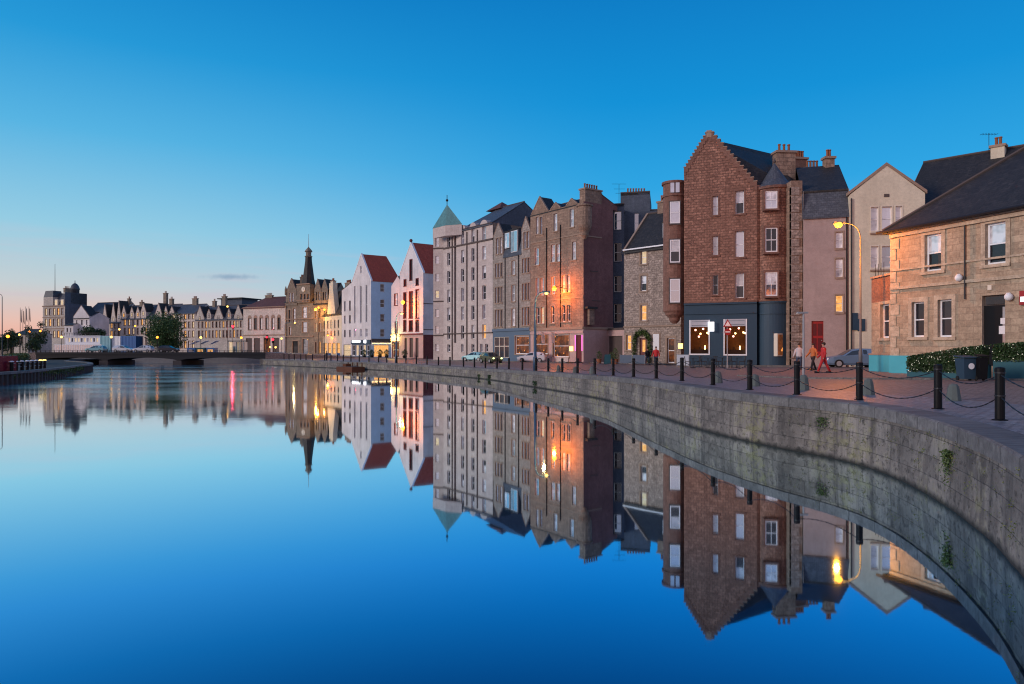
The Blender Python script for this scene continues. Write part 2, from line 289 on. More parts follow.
# ================================================================== mesh helpers
def V2(a): return Vector((a[0], a[1]))
class MB:
    def __init__(s): s.v = []; s.f = []; s.m = []
    def poly(s, pts, mat):
        i = len(s.v); s.v += [tuple(q) for q in pts]; s.f.append(tuple(range(i, i + len(pts)))); s.m.append(mat)
    def mesh(s, vs, fs, mat):
        i = len(s.v); s.v += [tuple(q) for q in vs]
        for f in fs: s.f.append(tuple(i + k for k in f)); s.m.append(mat)
    def obox(s, P, ax, u0, u1, w0, w1, z0, z1, mat):   # w: outward
        nx = Vector((ax[1], -ax[0])); P = V2(P); ax = V2(ax)
        q = [P + ax * u + nx * w for u, w in ((u0, w0), (u1, w0), (u1, w1), (u0, w1))]
        s.mesh([(a.x, a.y, z) for z in (z0, z1) for a in q], [(3, 2, 1, 0), (4, 5, 6, 7), (0, 1, 5, 4), (1, 2, 6, 5), (2, 3, 7, 6), (3, 0, 4, 7)], mat)
    def box(s, c, d, mat, rz=0):
        ax = (math.cos(rz), math.sin(rz)); s.obox((c[0], c[1]), ax, -d[0] / 2, d[0] / 2, -d[1] / 2, d[1] / 2, c[2], c[2] + d[2], mat)
    def prism(s, poly, z0, z1, mat, top=None):
        n = len(poly); z0s = z0 if isinstance(z0, (list, tuple)) else [z0] * n; z1s = z1 if isinstance(z1, (list, tuple)) else [z1] * n
        vs = [(p[0], p[1], z) for p, z in zip(poly, z0s)] + [(p[0], p[1], z) for p, z in zip(poly, z1s)]
        s.mesh(vs, [(i, (i + 1) % n, n + (i + 1) % n, n + i) for i in range(n)] + [tuple(range(n))[::-1]], mat)
        s.mesh(vs[n:], [tuple(range(n))], top or mat)
    def slab(s, pts, th, mat, side=None):
        n = len(pts); P = [Vector(p) for p in pts]; Q = [p - Vector((0, 0, th)) for p in P]
        s.mesh(P + Q, [tuple(range(n)), tuple(range(n, 2 * n))[::-1]], mat)
        s.mesh(P + Q, [(i, n + i, n + (i + 1) % n, (i + 1) % n) for i in range(n)], side or mat)
    def tube(s, pts, r, mat, n=8):
        P = [Vector(p) for p in pts]; rs = r if isinstance(r, (list, tuple)) else [r] * len(P); vs = []; fs = []
        for i, p in enumerate(P):
            d = (P[min(i + 1, len(P) - 1)] - P[max(i - 1, 0)]).normalized()
            a = d.orthogonal().normalized() if abs(d.z) > .9 else d.cross(Vector((0, 0, 1))).normalized()
            if abs(d.z) > .9: a = Vector((1, 0, 0)); a = (a - d * a.dot(d)).normalized()
            b2 = d.cross(a)
            vs += [p + (a * math.cos(k * 2 * math.pi / n) + b2 * math.sin(k * 2 * math.pi / n)) * rs[i] for k in range(n)]
        for i in range(len(P) - 1):
            for k in range(n): fs.append((i * n + k, i * n + (k + 1) % n, (i + 1) * n + (k + 1) % n, (i + 1) * n + k))
        fs += [tuple(range(n))[::-1], tuple(range((len(P) - 1) * n, len(P) * n))]
        s.mesh(vs, fs, mat)
    def lathe(s, c, prof, mat, n=16, sx=1, sy=1):
        vs = []; fs = []
        for r, z in prof: vs += [(c[0] + r * sx * math.cos(k * 2 * math.pi / n), c[1] + r * sy * math.sin(k * 2 * math.pi / n), c[2] + z) for k in range(n)]
        for i in range(len(prof) - 1):
            for k in range(n): fs.append((i * n + k, i * n + (k + 1) % n, (i + 1) * n + (k + 1) % n, (i + 1) * n + k))
        fs += [tuple(range(n))[::-1], tuple(range((len(prof) - 1) * n, len(prof) * n))]
        s.mesh(vs, fs, mat)
    def ball(s, c, r, mat, n=12, sx=1, sy=1, sz=1):
        s.lathe(c, [(max(.001, r * math.sin(a)), -r * sz * math.cos(a)) for a in [math.pi * i / 8 for i in range(9)]], mat, n, sx, sy)
    def data(s, name, org=(0, 0, 0), smooth=False):
        me = bpy.data.meshes.new(name); o = Vector(org)
        me.from_pydata([tuple(Vector(v) - o) for v in s.v], [], s.f)
        names = []
        for m in s.m:
            if m not in names: names.append(m); me.materials.append(MATS[m])
        me.polygons.foreach_set('material_index', [names.index(m) for m in s.m])
        if smooth: me.polygons.foreach_set('use_smooth', [True] * len(s.f))
        uv = me.uv_layers.new(name='UVMap').data; Z = Vector((0, 0, 1)); X = Vector((1, 0, 0))
        for pl in me.polygons:
            n = pl.normal
            if abs(n.z) > .93: t = X; b = Vector((0, 1, 0))
            else: t = Z.cross(n).normalized(); b = n.cross(t)
            for li, vi in zip(pl.loop_indices, pl.vertices):
                co = Vector(s.v[vi]); uv[li].uv = (co.dot(t), co.dot(b))
        return me
    def build(s, name, parent=None, smooth=False, org=None):
        if org is None: org = parent_world(parent) if parent else (0, 0, 0)
        o = bpy.data.objects.new(name, s.data(name, org, smooth)); COL.objects.link(o)
        if parent: o.parent = parent
        else: o.location = org
        return o
def parent_world(p):
    v = Vector((0, 0, 0))
    while p: v += p.location; p = p.parent
    return v
def tag(o, label=None, cat=None, group=None, kind=None):
    if label: o['label'] = label
    if cat: o['category'] = cat
    if group: o['group'] = group
    if kind: o['kind'] = kind
    return o
def thing(name, label, cat, loc, group=None):
    o = bpy.data.objects.new(name, None); COL.objects.link(o); o.location = loc; o.empty_display_size = .3
    return tag(o, label, cat, group)
def struct(mb, name, smooth=False):
    return tag(mb.build(name, smooth=smooth), kind='structure')
ORD = ['first', 'second', 'third', 'fourth', 'fifth', 'sixth', 'seventh', 'eighth', 'ninth', 'tenth', 'eleventh', 'twelfth', 'thirteenth', 'fourteenth', 'fifteenth', 'sixteenth', 'seventeenth', 'eighteenth', 'nineteenth', 'twentieth']
def ordn(n):
    if n < 20: return ORD[n]
    T = ['twenty', 'thirty', 'forty', 'fifty']; TT = ['twentieth', 'thirtieth', 'fortieth']
    a, b = divmod(n + 1, 10)
    return TT[a - 2] if b == 0 else T[a - 2] + '-' + ORD[b - 1]
def duptree(root, loc, rz=None, label=None):
    r = root.copy(); COL.objects.link(r); r.location = loc
    if rz is not None: r.rotation_euler = (0, 0, rz)
    if label: r['label'] = label
    for ch in list(root.children):
        c = ch.copy(); COL.objects.link(c); c.parent = r
        for g in list(ch.children):
            d = g.copy(); COL.objects.link(d); d.parent = c
    return r
def at(x, Y): return Vector(((x - CX) / F * Y, Y))
def zat(y, Y): return CH - (y - HZ) / F * Y
def interp(tab, x):
    if x <= tab[0][0]: return tab[0][1]
    for (a, b), (c, d) in zip(tab, tab[1:]):
        if x <= c: return b + (d - b) * (x - a) / (c - a)
    return tab[-1][1]
# ================================================================== terrain
EDGE = [(-80, -5), (-30, 0), (-6, 1.2), (0, 1.9), (2.2, 2.9), (4.3, 4.8), (5.9, 7.2), (6.95, 9.4), (7.95, 11.7), (8.95, 15), (9.4, 17.9), (9.2, 20), (8.45, 22.2), (7.75, 25), (7.3, 28), (6.9, 32.9), (6.25, 40), (5.5, 45.2), (3.0, 54.7), (1.4, 60), (-2.6, 73.8), (-8.9, 87), (-16.5, 102), (-26.5, 115), (-39.2, 130), (-51.8, 145)]
def catmull(P, n=6):
    out = []
    for i in range(len(P) - 1):
        p0, p1, p2, p3 = [Vector(P[max(0, min(len(P) - 1, j))]) for j in (i - 1, i, i + 1, i + 2)]
        for k in range(n):
            t = k / n; out.append(.5 * ((2 * p1) + (p2 - p0) * t + (2 * p0 - 5 * p1 + 4 * p2 - p3) * t * t + (3 * p1 - p0 - 3 * p2 + p3) * t ** 3))
    out.append(Vector(P[-1])); return out
ES = catmull(EDGE)
XE = [(p.y, p.x) for p in ES] + [(165, -52)]
ZE = [(-10, 1.6), (35, 1.6), (45, 1.42), (60, 1.27), (75, 1.1), (95, 1.1), (150, 1.25), (165, 1.3)]
ZB = [(0, 1.8), (50, 1.8), (62, 1.68), (78, 1.55), (92, 1.42), (120, 1.3), (165, 1.3)]
def G(x, y):
    if y > 165: return 1.3
    d = max(0, min(1, (x - interp(XE, y) - 2.5) / 9)); d = d * d * (3 - 2 * d)
    return interp(ZE, y) * (1 - d) + interp(ZB, y) * d
def ground_hit(px, py, it=8):
    Y = 40
    for _ in range(it * 3):
        z = G((px - CX) / F * Y, Y); Y = .5 * Y + .5 * F * (CH - z) / max(1, py - HZ)
    X = (px - CX) / F * Y; return Vector((X, Y, G(X, Y)))
w = MB(); w.poly([(-3000, -300, 0), (3000, -300, 0), (3000, 4000, 0), (-3000, 4000, 0)], 'harbour_water')
struct(w, 'water')
rows = [p for p in ES] + [Vector((-52, y)) for y in (150, 155, 160, 165)]
rows = [Vector((-200, -60)), Vector((-200, -5.1))] + rows
def strip(d0s, mat, name, dz=0, rows=rows):
    mb_ = MB(); n = len(d0s); vs = []; fs = []
    for p in rows:
        for d in d0s: vs.append((p.x + d, p.y, G(p.x + d, p.y) + dz))
    for i in range(len(rows) - 1):
        for k in range(n - 1): fs.append((i * n + k, i * n + k + 1, (i + 1) * n + k + 1, (i + 1) * n + k))
    mb_.mesh(vs, fs, mat); return mb_
struct(strip([.6, 1.5, 2.5, 3.4, 4.4], 'setts', 'q'), 'quay_paving')
gm = strip([4.4, 6, 8, 10, 12, 20, 40, 80, 160, 400, 1500], 'red_setts', 'g')
gm.poly([(-1600, 165, 1.3), (1500, 165, 1.3), (2600, 4000, 1.3), (-3400, 4000, 1.3)], 'flagstone')
struct(gm, 'ground')
cp = MB(); wl = MB(); nE = len(ES)
def off(i, d):
    a = ES[max(0, i - 1)]; b = ES[min(nE - 1, i + 1)]; t = (b - a).normalized(); return ES[i] + Vector((t.y, -t.x)) * d
ring = []
for i in range(nE):
    p = ES[i]; a = off(i, -.05); b = off(i, .72); z = G(p.x, p.y)
    ring.append([(a.x, a.y, z - .26), (a.x, a.y, z + .0), (a.x + (b.x - a.x) * .06, a.y + (b.y - a.y) * .06, z + .035), (b.x, b.y, z + .04), (b.x, b.y, z - .26)])
vs = [q for r in ring for q in r]; fs = []
for i in range(nE - 1):
    for k in range(5): fs.append((i * 5 + k, i * 5 + (k + 1) % 5, (i + 1) * 5 + (k + 1) % 5, (i + 1) * 5 + k))
# UVs along the edge so that the joints cross the coping
cp.mesh(vs, fs, 'coping_stone'); o = struct(cp, 'quay_coping')
arc = [0]
for i in range(1, nE): arc.append(arc[-1] + (ES[i] - ES[i - 1]).length)
uvd = o.data.uv_layers[0].data
for pl in o.data.polygons:
    for li, vi in zip(pl.loop_indices, pl.vertices): uvd[li].uv = (arc[vi // 5], 2.0 + (vi % 5) * .2)
vs = []; fs = []
for i in range(nE):
    p = ES[i]; z = G(p.x, p.y) - .24; q = off(i, -.10)
    for k in range(9):
        f_ = k / 8; jit = random.uniform(-.012, .012); vs.append((q.x + (p.x - q.x) * f_ + jit, q.y + (p.y - q.y) * f_, -1.2 + (z + 1.2) * f_))
for i in range(nE - 1):
    for k in range(8): fs.append((i * 9 + k, (i + 1) * 9 + k, (i + 1) * 9 + k + 1, i * 9 + k + 1))
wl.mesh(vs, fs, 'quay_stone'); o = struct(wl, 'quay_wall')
uvd = o.data.uv_layers[0].data
for pl in o.data.polygons:
    for li, vi in zip(pl.loop_indices, pl.vertices): uvd[li].uv = (arc[vi // 9], o.data.vertices[vi].co.z)
fw = MB(); fw.prism([(-1600, 165), (-52, 165), (-52, 166), (-1600, 166)], -1, 1.32, 'concrete'); fw.prism([(-52.1, 144.6), (-51.5, 144.6), (-51.5, 165.5), (-52.1, 165.5)], -1, 1.28, 'quay_stone'); struct(fw, 'far_quay_wall')
# left bank
LE = [(-60, -60), (-52, 10), (-44, 45), (-45.5, 62), (-50, 76), (-56, 90), (-62.5, 104), (-72, 118), (-84, 132), (-90, 146), (-92, 165)]
lb = MB(); LS = catmull(LE, 4); vs = []; fs = []
for p in LS: vs += [(p.x, p.y, 1.02), (p.x - 3, p.y, 1.05), (p.x - 30, p.y, 1.2), (p.x - 1500, p.y, 1.25)]
for i in range(len(LS) - 1):
    for k in range(3): fs.append((i * 4 + k, i * 4 + k + 1, (i + 1) * 4 + k + 1, (i + 1) * 4 + k))
lb.mesh(vs, fs, 'bank_ground'); struct(lb, 'left_bank')
lw_ = MB()
for i in range(len(LS) - 1):
    a, b = LS[i], LS[i + 1]; d = (b - a); L_ = d.length; d = d / L_; nn = max(1, int(L_ / .9))
    for k in range(nn):   # sheet piling: in and out pans
        u0 = L_ * k / nn; u1 = L_ * (k + .5) / nn; u2 = L_ * (k + 1) / nn; nrm = Vector((d.y, -d.x))
        pts = [a + d * u0, a + d * (u0 + .1) + nrm * .22, a + d * u1 + nrm * .22, a + d * (u1 + .1), a + d * u2]
        for s_, e_ in zip(pts, pts[1:]): lw_.poly([(s_.x, s_.y, -1), (e_.x, e_.y, -1), (e_.x, e_.y, .98), (s_.x, s_.y, .98)], 'sheet_pile')
for i in range(len(LS) - 1):
    a, b = LS[i], LS[i + 1]; lw_.slab([(a.x + .3, a.y, 1.12), (b.x + .3, b.y, 1.12), (b.x - .5, b.y, 1.12), (a.x - .5, a.y, 1.12)], .22, 'coping_stone')
struct(lw_, 'left_quay_wall')
# ================================================================== building kit
class Plane:
    def __init__(s, A, B):
        s.A = V2(A); s.B = V2(B); s.d = (s.B - s.A); s.len = s.d.length; s.d = s.d / s.len
        s.n = Vector((s.d.y, -s.d.x)); s.ang = math.atan2(s.d.y, s.d.x)
    def u(s, x):
        tx = (x - CX) / F; return (tx * s.A.y - s.A.x) / (s.d.x - tx * s.d.y)
    def z(s, x, y): Y = s.A.y + s.u(x) * s.d.y; return zat(y, Y)
    def P(s, u, w=0): return s.A + s.d * u + s.n * w
def side_pt(pl, x):   # point behind B, square to the front, that shows at pixel column x
    tx = (x - CX) / F; v = -pl.n; t = (tx * pl.B.y - pl.B.x) / (v.x - tx * v.y); return pl.B + v * t
def clip_poly(poly, hp):
    for a, b, c in hp:
        out = []
        for i in range(len(poly)):
            p, q = poly[i], poly[(i + 1) % len(poly)]; dp = a * p[0] + b * p[1] - c; dq = a * q[0] + b * q[1] - c
            if dp <= 1e-9: out.append(p)
            if (dp < -1e-9 and dq > 1e-9) or (dp > 1e-9 and dq < -1e-9):
                t = dp / (dp - dq); out.append((p[0] + (q[0] - p[0]) * t, p[1] + (q[1] - p[1]) * t))
        poly = out
        if len(poly) < 3: return []
    return poly
def half(u0, z0, u1, z1):   # keep what lies below the line
    a = -(z1 - z0); b = (u1 - u0)
    if b < 0: a, b = -a, -b
    return (a, b, a * u0 + b * z0)
WM = {}
def window_meshes(w_, h_, bars, frame, rail, lod):
    key = (round(w_, 2), round(h_, 2), bars, frame, rail, lod)
    if key in WM: return WM[key]
    m = MB(); t = min(.09, w_ * .10); X = (1, 0)
    m.obox((0, 0), X, -w_ / 2, -w_ / 2 + t, -.07, 0, 0, h_, frame); m.obox((0, 0), X, w_ / 2 - t, w_ / 2, -.07, 0, 0, h_, frame)
    m.obox((0, 0), X, -w_ / 2 + t, w_ / 2 - t, -.07, 0, 0, t * 1.2, frame); m.obox((0, 0), X, -w_ / 2 + t, w_ / 2 - t, -.07, 0, h_ - t, h_, frame)
    if rail: m.obox((0, 0), X, -w_ / 2 + t, w_ / 2 - t, -.065, .012, h_ * .48, h_ * .48 + t * .8, frame)
    for k in range(bars):
        u = -w_ / 2 + w_ * (k + 1) / (bars + 1); m.obox((0, 0), X, u - .02, u + .02, -.06, -.015, t, h_ - t, frame)
    f_ = m.data('window'); WM[key] = f_; return f_
PM = {}
def pane_mesh(w_, h_, mat, style):
    key = (round(w_, 2), round(h_, 2), mat, style)
    if key in PM: return PM[key]
    m = MB(); X = (1, 0)
    if style == 'half':   # blind pulled half way
        m.obox((0, 0), X, -w_ / 2 + .03, w_ / 2 - .03, -.06, -.045, h_ * .5, h_ - .03, 'glass_blind'); m.obox((0, 0), X, -w_ / 2 + .03, w_ / 2 - .03, -.06, -.045, .03, h_ * .5, mat)
    else: m.obox((0, 0), X, -w_ / 2 + .03, w_ / 2 - .03, -.06, -.045, .03, h_ - .03, mat)
    PM[key] = m.data('pane'); return PM[key]
def put(me, name, parent, loc, rz=0):
    o = bpy.data.objects.new(name, me); COL.objects.link(o); o.parent = parent
    o.location = Vector(loc) - parent_world(parent); o.rotation_euler = (0, 0, rz); return o
GL = {'b': 'glass_blind', 's': 'glass_sky', 'd': 'glass_dark', 'l': 'glass_lit', 'w': 'glass_soft', 'u': 'glass_blue', 'r': 'glass_bar'}
class Bld:
    def __init__(s, name, label, A, B, z0, cat='building', group=None):
        s.pl = Plane(A, B); s.z0 = z0; mid = s.pl.P(s.pl.len / 2)
        s.root = thing(name, label, cat, (mid.x, mid.y, z0), group); s.w = MB(); s.r = MB(); s.chim = []
    def wall(s, pl, z1, ops, mat, hp=None, z0=None, margin=None, mat2=None, z2=None, reveal=.2, frame='white_paint', bars=0, rail=True, mix='bsd', mw=.16, proud=.035, lod=False):
        """ops: (u0,u1,z0,z1[,style]) in metres. mat below z2 may be mat2."""
        z0 = s.z0 - .3 if z0 is None else z0; R = random.Random(int(pl.A.x * 100) + len(ops))
        us = sorted(set([0, pl.len] + [o[k] for o in ops for k in (0, 1)])); zs = sorted(set([z0, z1] + [o[k] for o in ops for k in (2, 3)] + ([z2] if z2 else [])))
        us = [u for u in us if -.001 <= u <= pl.len + .001]; zs = [z for z in zs if z0 <= z <= z1]
        for a, b in zip(us, us[1:]):
            if b - a < 1e-4: continue
            for c, d in zip(zs, zs[1:]):
                if d - c < 1e-4: continue
                mu, mz = (a + b) / 2, (c + d) / 2
                if any(o[0] < mu < o[1] and o[2] < mz < o[3] for o in ops): continue
                q = [(a, c), (b, c), (b, d), (a, d)]
                if hp: q = clip_poly(q, hp)
                if len(q) >= 3: s.w.poly([(*pl.P(u), z) for u, z in q], mat2 if (z2 and mz < z2) else mat)
        for o in ops:
            u0, u1, a, b = o[:4]; st = o[4] if len(o) > 4 else R.choice(mix)
            mm = margin or mat
            for e in (((u0, a), (u1, a)), ((u1, a), (u1, b)), ((u1, b), (u0, b)), ((u0, b), (u0, a))):
                (p, q), (r_, t_) = e
                s.w.poly([(*pl.P(p), q), (*pl.P(r_), t_), (*pl.P(r_, -reveal), t_), (*pl.P(p, -reveal), q)], mm)
            if margin and st not in 'DN':
                for (x0, x1, y0, y1) in ((u0 - mw, u0, a, b), (u1, u1 + mw, a, b), (u0 - mw, u1 + mw, b, b + mw * 1.2)):
                    s.w.obox(pl.A, pl.d, x0, x1, 0.0, proud, y0, y1, margin)
                s.w.obox(pl.A, pl.d, u0 - mw * 1.1, u1 + mw * 1.1, 0, proud + .07, a - .16, a, margin)
            elif st not in 'DN': s.w.obox(pl.A, pl.d, u0 - .06, u1 + .06, 0, .06, a - .1, a, mm)
            if st in 'D': s.w.poly([(*pl.P(u0, -reveal), a), (*pl.P(u1, -reveal), a), (*pl.P(u1, -reveal), b), (*pl.P(u0, -reveal), b)], 'dark_trim'); continue
            if st == 'N': continue   # built by hand
            W_, H_ = u1 - u0, b - a; c = pl.P((u0 + u1) / 2, -reveal + .02)
            half_ = (st == 'h'); g_ = GL['d' if half_ else st]
            wn = put(window_meshes(W_, H_, bars, frame, rail, lod), 'window', s.root, (c.x, c.y, a), pl.ang)
            pn = bpy.data.objects.new('pane', pane_mesh(W_, H_, g_, 'half' if half_ else 'full')); COL.objects.link(pn); pn.parent = wn
            pn.location = (0, .005, 0)
    def ops(s, pl, lst):   # pixel rectangles -> metres on the plane
        out = []
        for o in lst:
            x0, y0, x1, y1 = o[:4]; xm = (x0 + x1) / 2
            out.append((pl.u(x0), pl.u(x1), pl.z(xm, y1), pl.z(xm, y0)) + tuple(o[4:]))
        return out
    def grid(s, pl, cols, rows, refx, styles=None):
        out = []; i = 0
        for (y0, y1) in rows:
            for (x0, x1) in cols:
                e = (pl.u(x0), pl.u(x1), pl.z(refx, y1), pl.z(refx, y0))
                if styles: e += (styles[i % len(styles)],)
                out.append(e); i += 1
        return out
    def blank(s, A, B, z1, mat, z0=None, z1b=None):
        z0 = s.z0 - .3 if z0 is None else z0; z1b = z1 if z1b is None else z1b
        s.w.poly([(A[0], A[1], z0), (B[0], B[1], z0), (B[0], B[1], z1b), (A[0], A[1], z1)], mat)
    def back(s, depth):
        return s.pl.P(s.pl.len, -depth), s.pl.P(0, -depth)
    def chimney(s, c, d, z0, z1, mat, pots=4, rz=0, cap='stone_trim'):
        m = MB(); m.box((c[0], c[1], z0), (d[0], d[1], z1 - z0), mat, rz); m.box((c[0], c[1], z1), (d[0] + .22, d[1] + .22, .2), cap, rz)
        ax = Vector((math.cos(rz), math.sin(rz)))
        for k in range(pots):
            q = V2(c) + ax * (d[0] - .4) * ((k + .5) / pots - .5); m.lathe((q.x, q.y, z1 + .2), [(.14, 0), (.12, .1), (.11, .55), (.15, .6), (.13, .68)], 'clay_pot', 8)
        s.chim.append(m)
    def band(s, pl, z, h, mat, w=.12, u0=0, u1=None): s.w.obox(pl.A, pl.d, u0, pl.len if u1 is None else u1, 0.002, w, z, z + h, mat)
    def pipe(s, pl, u, z0, z1, mat='black_metal', r=.06): m = MB(); q = pl.P(u, .1); m.tube([(q.x, q.y, z0), (q.x, q.y, z1)], r, mat, 6); m.build('drainpipe', s.root)
    def finish(s):
        w = s.w.build('wall', s.root); rf = None
        if s.r.v:
            rf = s.r.build('roof', s.root)
        for m in s.chim: m.build('chimney', rf or s.root)
        s.roof = rf; return s
def ridge_roof(b, pl, depth, ze, zr, mat, oh=.3, hipl=0, hipr=0, gable=None, ridge=.5):
    """eaves parallel to the front; hips optional"""
    f0, f1 = pl.P(-(.0 if not hipl else oh), oh), pl.P(pl.len + (0 if not hipr else oh), oh)
    b1, b0 = pl.P(pl.len + (0 if not hipr else oh), -depth - oh), pl.P(-(0 if not hipl else oh), -depth - oh)
    r0, r1 = pl.P(hipl, -depth * ridge), pl.P(pl.len - hipr, -depth * ridge); ez = ze - oh * (zr - ze) / (depth * ridge)
    b.r.slab([(*f0, ez), (*f1, ez), (*r1, zr), (*r0, zr)], .14, mat); b.r.slab([(*b1, ez), (*b0, ez), (*r0, zr), (*r1, zr)], .14, mat)
    for hp_, (p, q, r_) in ((hipl, (b0, f0, r0)), (hipr, (f1, b1, r1))):
        if hp_: b.r.slab([(*p, ez), (*q, ez), (*r_, zr)], .14, mat)
        elif gable: b.w.poly([(*p, ze), (*q, ze), (*r_, zr)], gable)
    b.r.tube([(*r0, zr + .02), (*r1, zr + .02)], .11, 'dark_trim', 6)
def gable_front_roof(b, pl, uL, zL, uA, zA, uR, zR, depth, mat, oh=.12, w0=-.35, th=.14):
    fr = lambda u, w: pl.P(u, w)
    for (u0, z0, u1, z1) in ((uL, zL, uA, zA), (uA, zA, uR, zR)):
        b.r.slab([(*fr(u0, w0), z0 + oh), (*fr(u1, w0), z1 + oh), (*fr(u1, -depth), z1 + oh), (*fr(u0, -depth), z0 + oh)], th, mat)
    b.w.poly([(*fr(uL, -depth), zL), (*fr(uA, -depth), zA), (*fr(uR, -depth), zR)], b.gm if hasattr(b, 'gm') else 'dark_trim')
def skews(b, pl, pts, mat='stone_trim', t=.22, d=.38):
    """raised stone copings that follow a gable's slopes, pts = (u,z) list"""
    for (u0, z0), (u1, z1) in zip(pts, pts[1:]):
        vs = [(*pl.P(u, w), z) for u, z in ((u0, z0 - .03), (u1, z1 - .03), (u1, z1 + t), (u0, z0 + t)) for w in (.06, -d)]
        b.w.mesh(vs, [(0, 2, 4, 6), (1, 7, 5, 3), (0, 1, 3, 2), (4, 5, 7, 6), (2, 3, 5, 4), (0, 6, 7, 1)], mat)
def gablet(b, pl, u0, u1, z0, zp, mat, roof='slate', depth=2.2, extra=None):
    """small wall-head gable standing on the front wall"""
    um = (u0 + u1) / 2
    for w in (.02,): b.w.poly([(*pl.P(u0, w), z0), (*pl.P(u1, w), z0), (*pl.P(um, w), zp)], mat)
    for a, c in ((u0, um), (um, u1)):
        za, zc = (z0, zp) if a == u0 else (zp, z0)
        b.r.slab([(*pl.P(a, -.1), za + .03), (*pl.P(c, -.1), zc + .03), (*pl.P(c, -depth), zc + .03), (*pl.P(a, -depth), za + .03)], .08, roof)
    skews(b, pl, [(u0, z0), (um, zp), (u1, z0)], 'stone_trim', .14, .2)
# ------------------------------------------------------------------ A: two-storey tan building at the right
g = 1.8
A_ = Bld('stone_building', 'two-storey tan sandstone building with hipped slate roof at the right end of the row', at(891, 40), at(1024, 33.1), g)
pl0 = A_.pl; pl = Plane(pl0.A, pl0.P(pl0.len + 9)); A_.pl = pl
ze = pl.z(892, 231)
ops = A_.ops(pl, [(925, 234, 941.5, 271, 'h'), (985.5, 222.5, 1006, 264, 'h'), (912, 302, 924.5, 337, 'd'), (938, 299.5, 952, 337, 'd'), (982, 295, 1005, 366, 'D')])
ops += [(pl.u(1024) + 2.2, pl.u(1024) + 3.2, ops[0][2], ops[0][3], 's'), (pl.u(1024) + 2.2, pl.u(1024) + 3.1, ops[2][2], ops[2][3], 'd')]
A_.wall(pl, ze, ops, 'tan_ashlar', margin='pale_margin', bars=0, mw=.22, frame='white_paint')
zs_ = pl.z(892, 290); A_.band(pl, zs_, .16, 'pale_margin', .10); A_.band(pl, zs_ + 1.05, .1, 'pale_margin', .07)
A_.band(pl, ze - .42, .2, 'pale_margin', .14); A_.band(pl, ze - .2, .22, 'pale_margin', .26)
C_, D_ = A_.back(9); A_.blank(pl.A, D_, ze, 'tan_ashlar'); A_.blank(pl.B, C_, ze, 'tan_ashlar'); A_.blank(C_, D_, ze, 'tan_ashlar')
# quoins
for k in range(12):
    L_ = .55 if k % 2 else .35; A_.w.obox(pl.A, pl.d, -.03, L_, 0, .035, g + .2 + k * .62, g + .2 + k * .62 + .58, 'pale_margin')
# hipped roof seen along its hip
f0, f1 = pl.P(-.22, .4), pl.P(pl.len, .4); b0, b1 = pl.P(-.22, -9.4), pl.P(pl.len, -9.4); zr = ze + 4.25
r0, r1 = pl.P(5.2, -4.5), pl.P(pl.len, -4.5)
for q in ([(*f0, ze - .02), (*f1, ze - .02), (*r1, zr), (*r0, zr)], [(*b1, ze - .02), (*b0, ze - .02), (*r0, zr), (*r1, zr)], [(*b0, ze - .02), (*f0, ze - .02), (*r0, zr)]): A_.r.slab(q, .16, 'slate')
A_.r.tube([(*f0, ze + .03), (*r0, zr + .04)], .09, 'dark_trim', 6)
A_.finish()
m = MB(); q0, q1 = pl.P(-.5, .52), pl.P(pl.len, .52); m.tube([(*q0, ze - .06), (*q1, ze - .06)], .08, 'dark_metal', 6); m.build('gutter', A_.root)
A_.pipe(pl, pl.u(966), g + 3.9, ze - .2, 'dark_metal', .04)
# door with glazed leaf and posters
u0, u1, a, b_ = ops[4][:4]; m = MB(); m.obox(pl.A, pl.d, u0, u1, -.22, -.14, a, b_ - .5, 'black_metal'); m.obox(pl.A, pl.d, u0 + .1, u1 - .1, -.14, -.13, b_ - .45, b_ - .08, 'glass_dark')
dr = m.build('door', A_.root); m = MB(); m.obox(pl.A, pl.d, u0 + .95, u1 - .05, -.135, -.11, a + .9, b_ - .6, 'glass_blue'); m.build('door_glass', dr)
for (x0, y0, x1, y1) in ((999, 318, 1004, 324), (997.5, 326, 1004, 334)):
    m = MB(); m.obox(pl.A, pl.d, pl.u(x0), pl.u(x1), -.105, -.10, pl.z(x0, y1), pl.z(x0, y0), 'white_flag'); tag(m.build('poster', dr), 'white paper notice')
m = MB(); q = pl.P(pl.u(990), .02); m.obox(pl.A, pl.d, pl.u(988), pl.u(992), .002, .04, pl.z(990, 290), pl.z(990, 285), 'cream_paint'); m.build('plaque', A_.root)
for x, y in ((961, 278), (1011, 297)):
    m = MB(); q = pl.P(pl.u(x), .16); z = pl.z(x, y); m.ball((q.x, q.y, z), .19, 'white_paint'); m.tube([(*pl.P(pl.u(x)), z), (q.x, q.y, z)], .03, 'white_paint', 6); m.box((q.x, q.y, z + .1), (.16, .12, .1), 'white_paint', pl.ang); m.build('security_light', A_.root, smooth=True)
m = MB(); m.obox(pl.A, pl.d, pl.u(1021), pl.u(1027), .02, .12, pl.z(1021, 305), pl.z(1021, 291), 'red_paint'); m.obox(pl.A, pl.d, pl.u(1021) + .05, pl.u(1027) - .05, .05, .125, pl.z(1021, 302), pl.z(1021, 297), 'sign_white'); m.build('hanging_sign', A_.root)
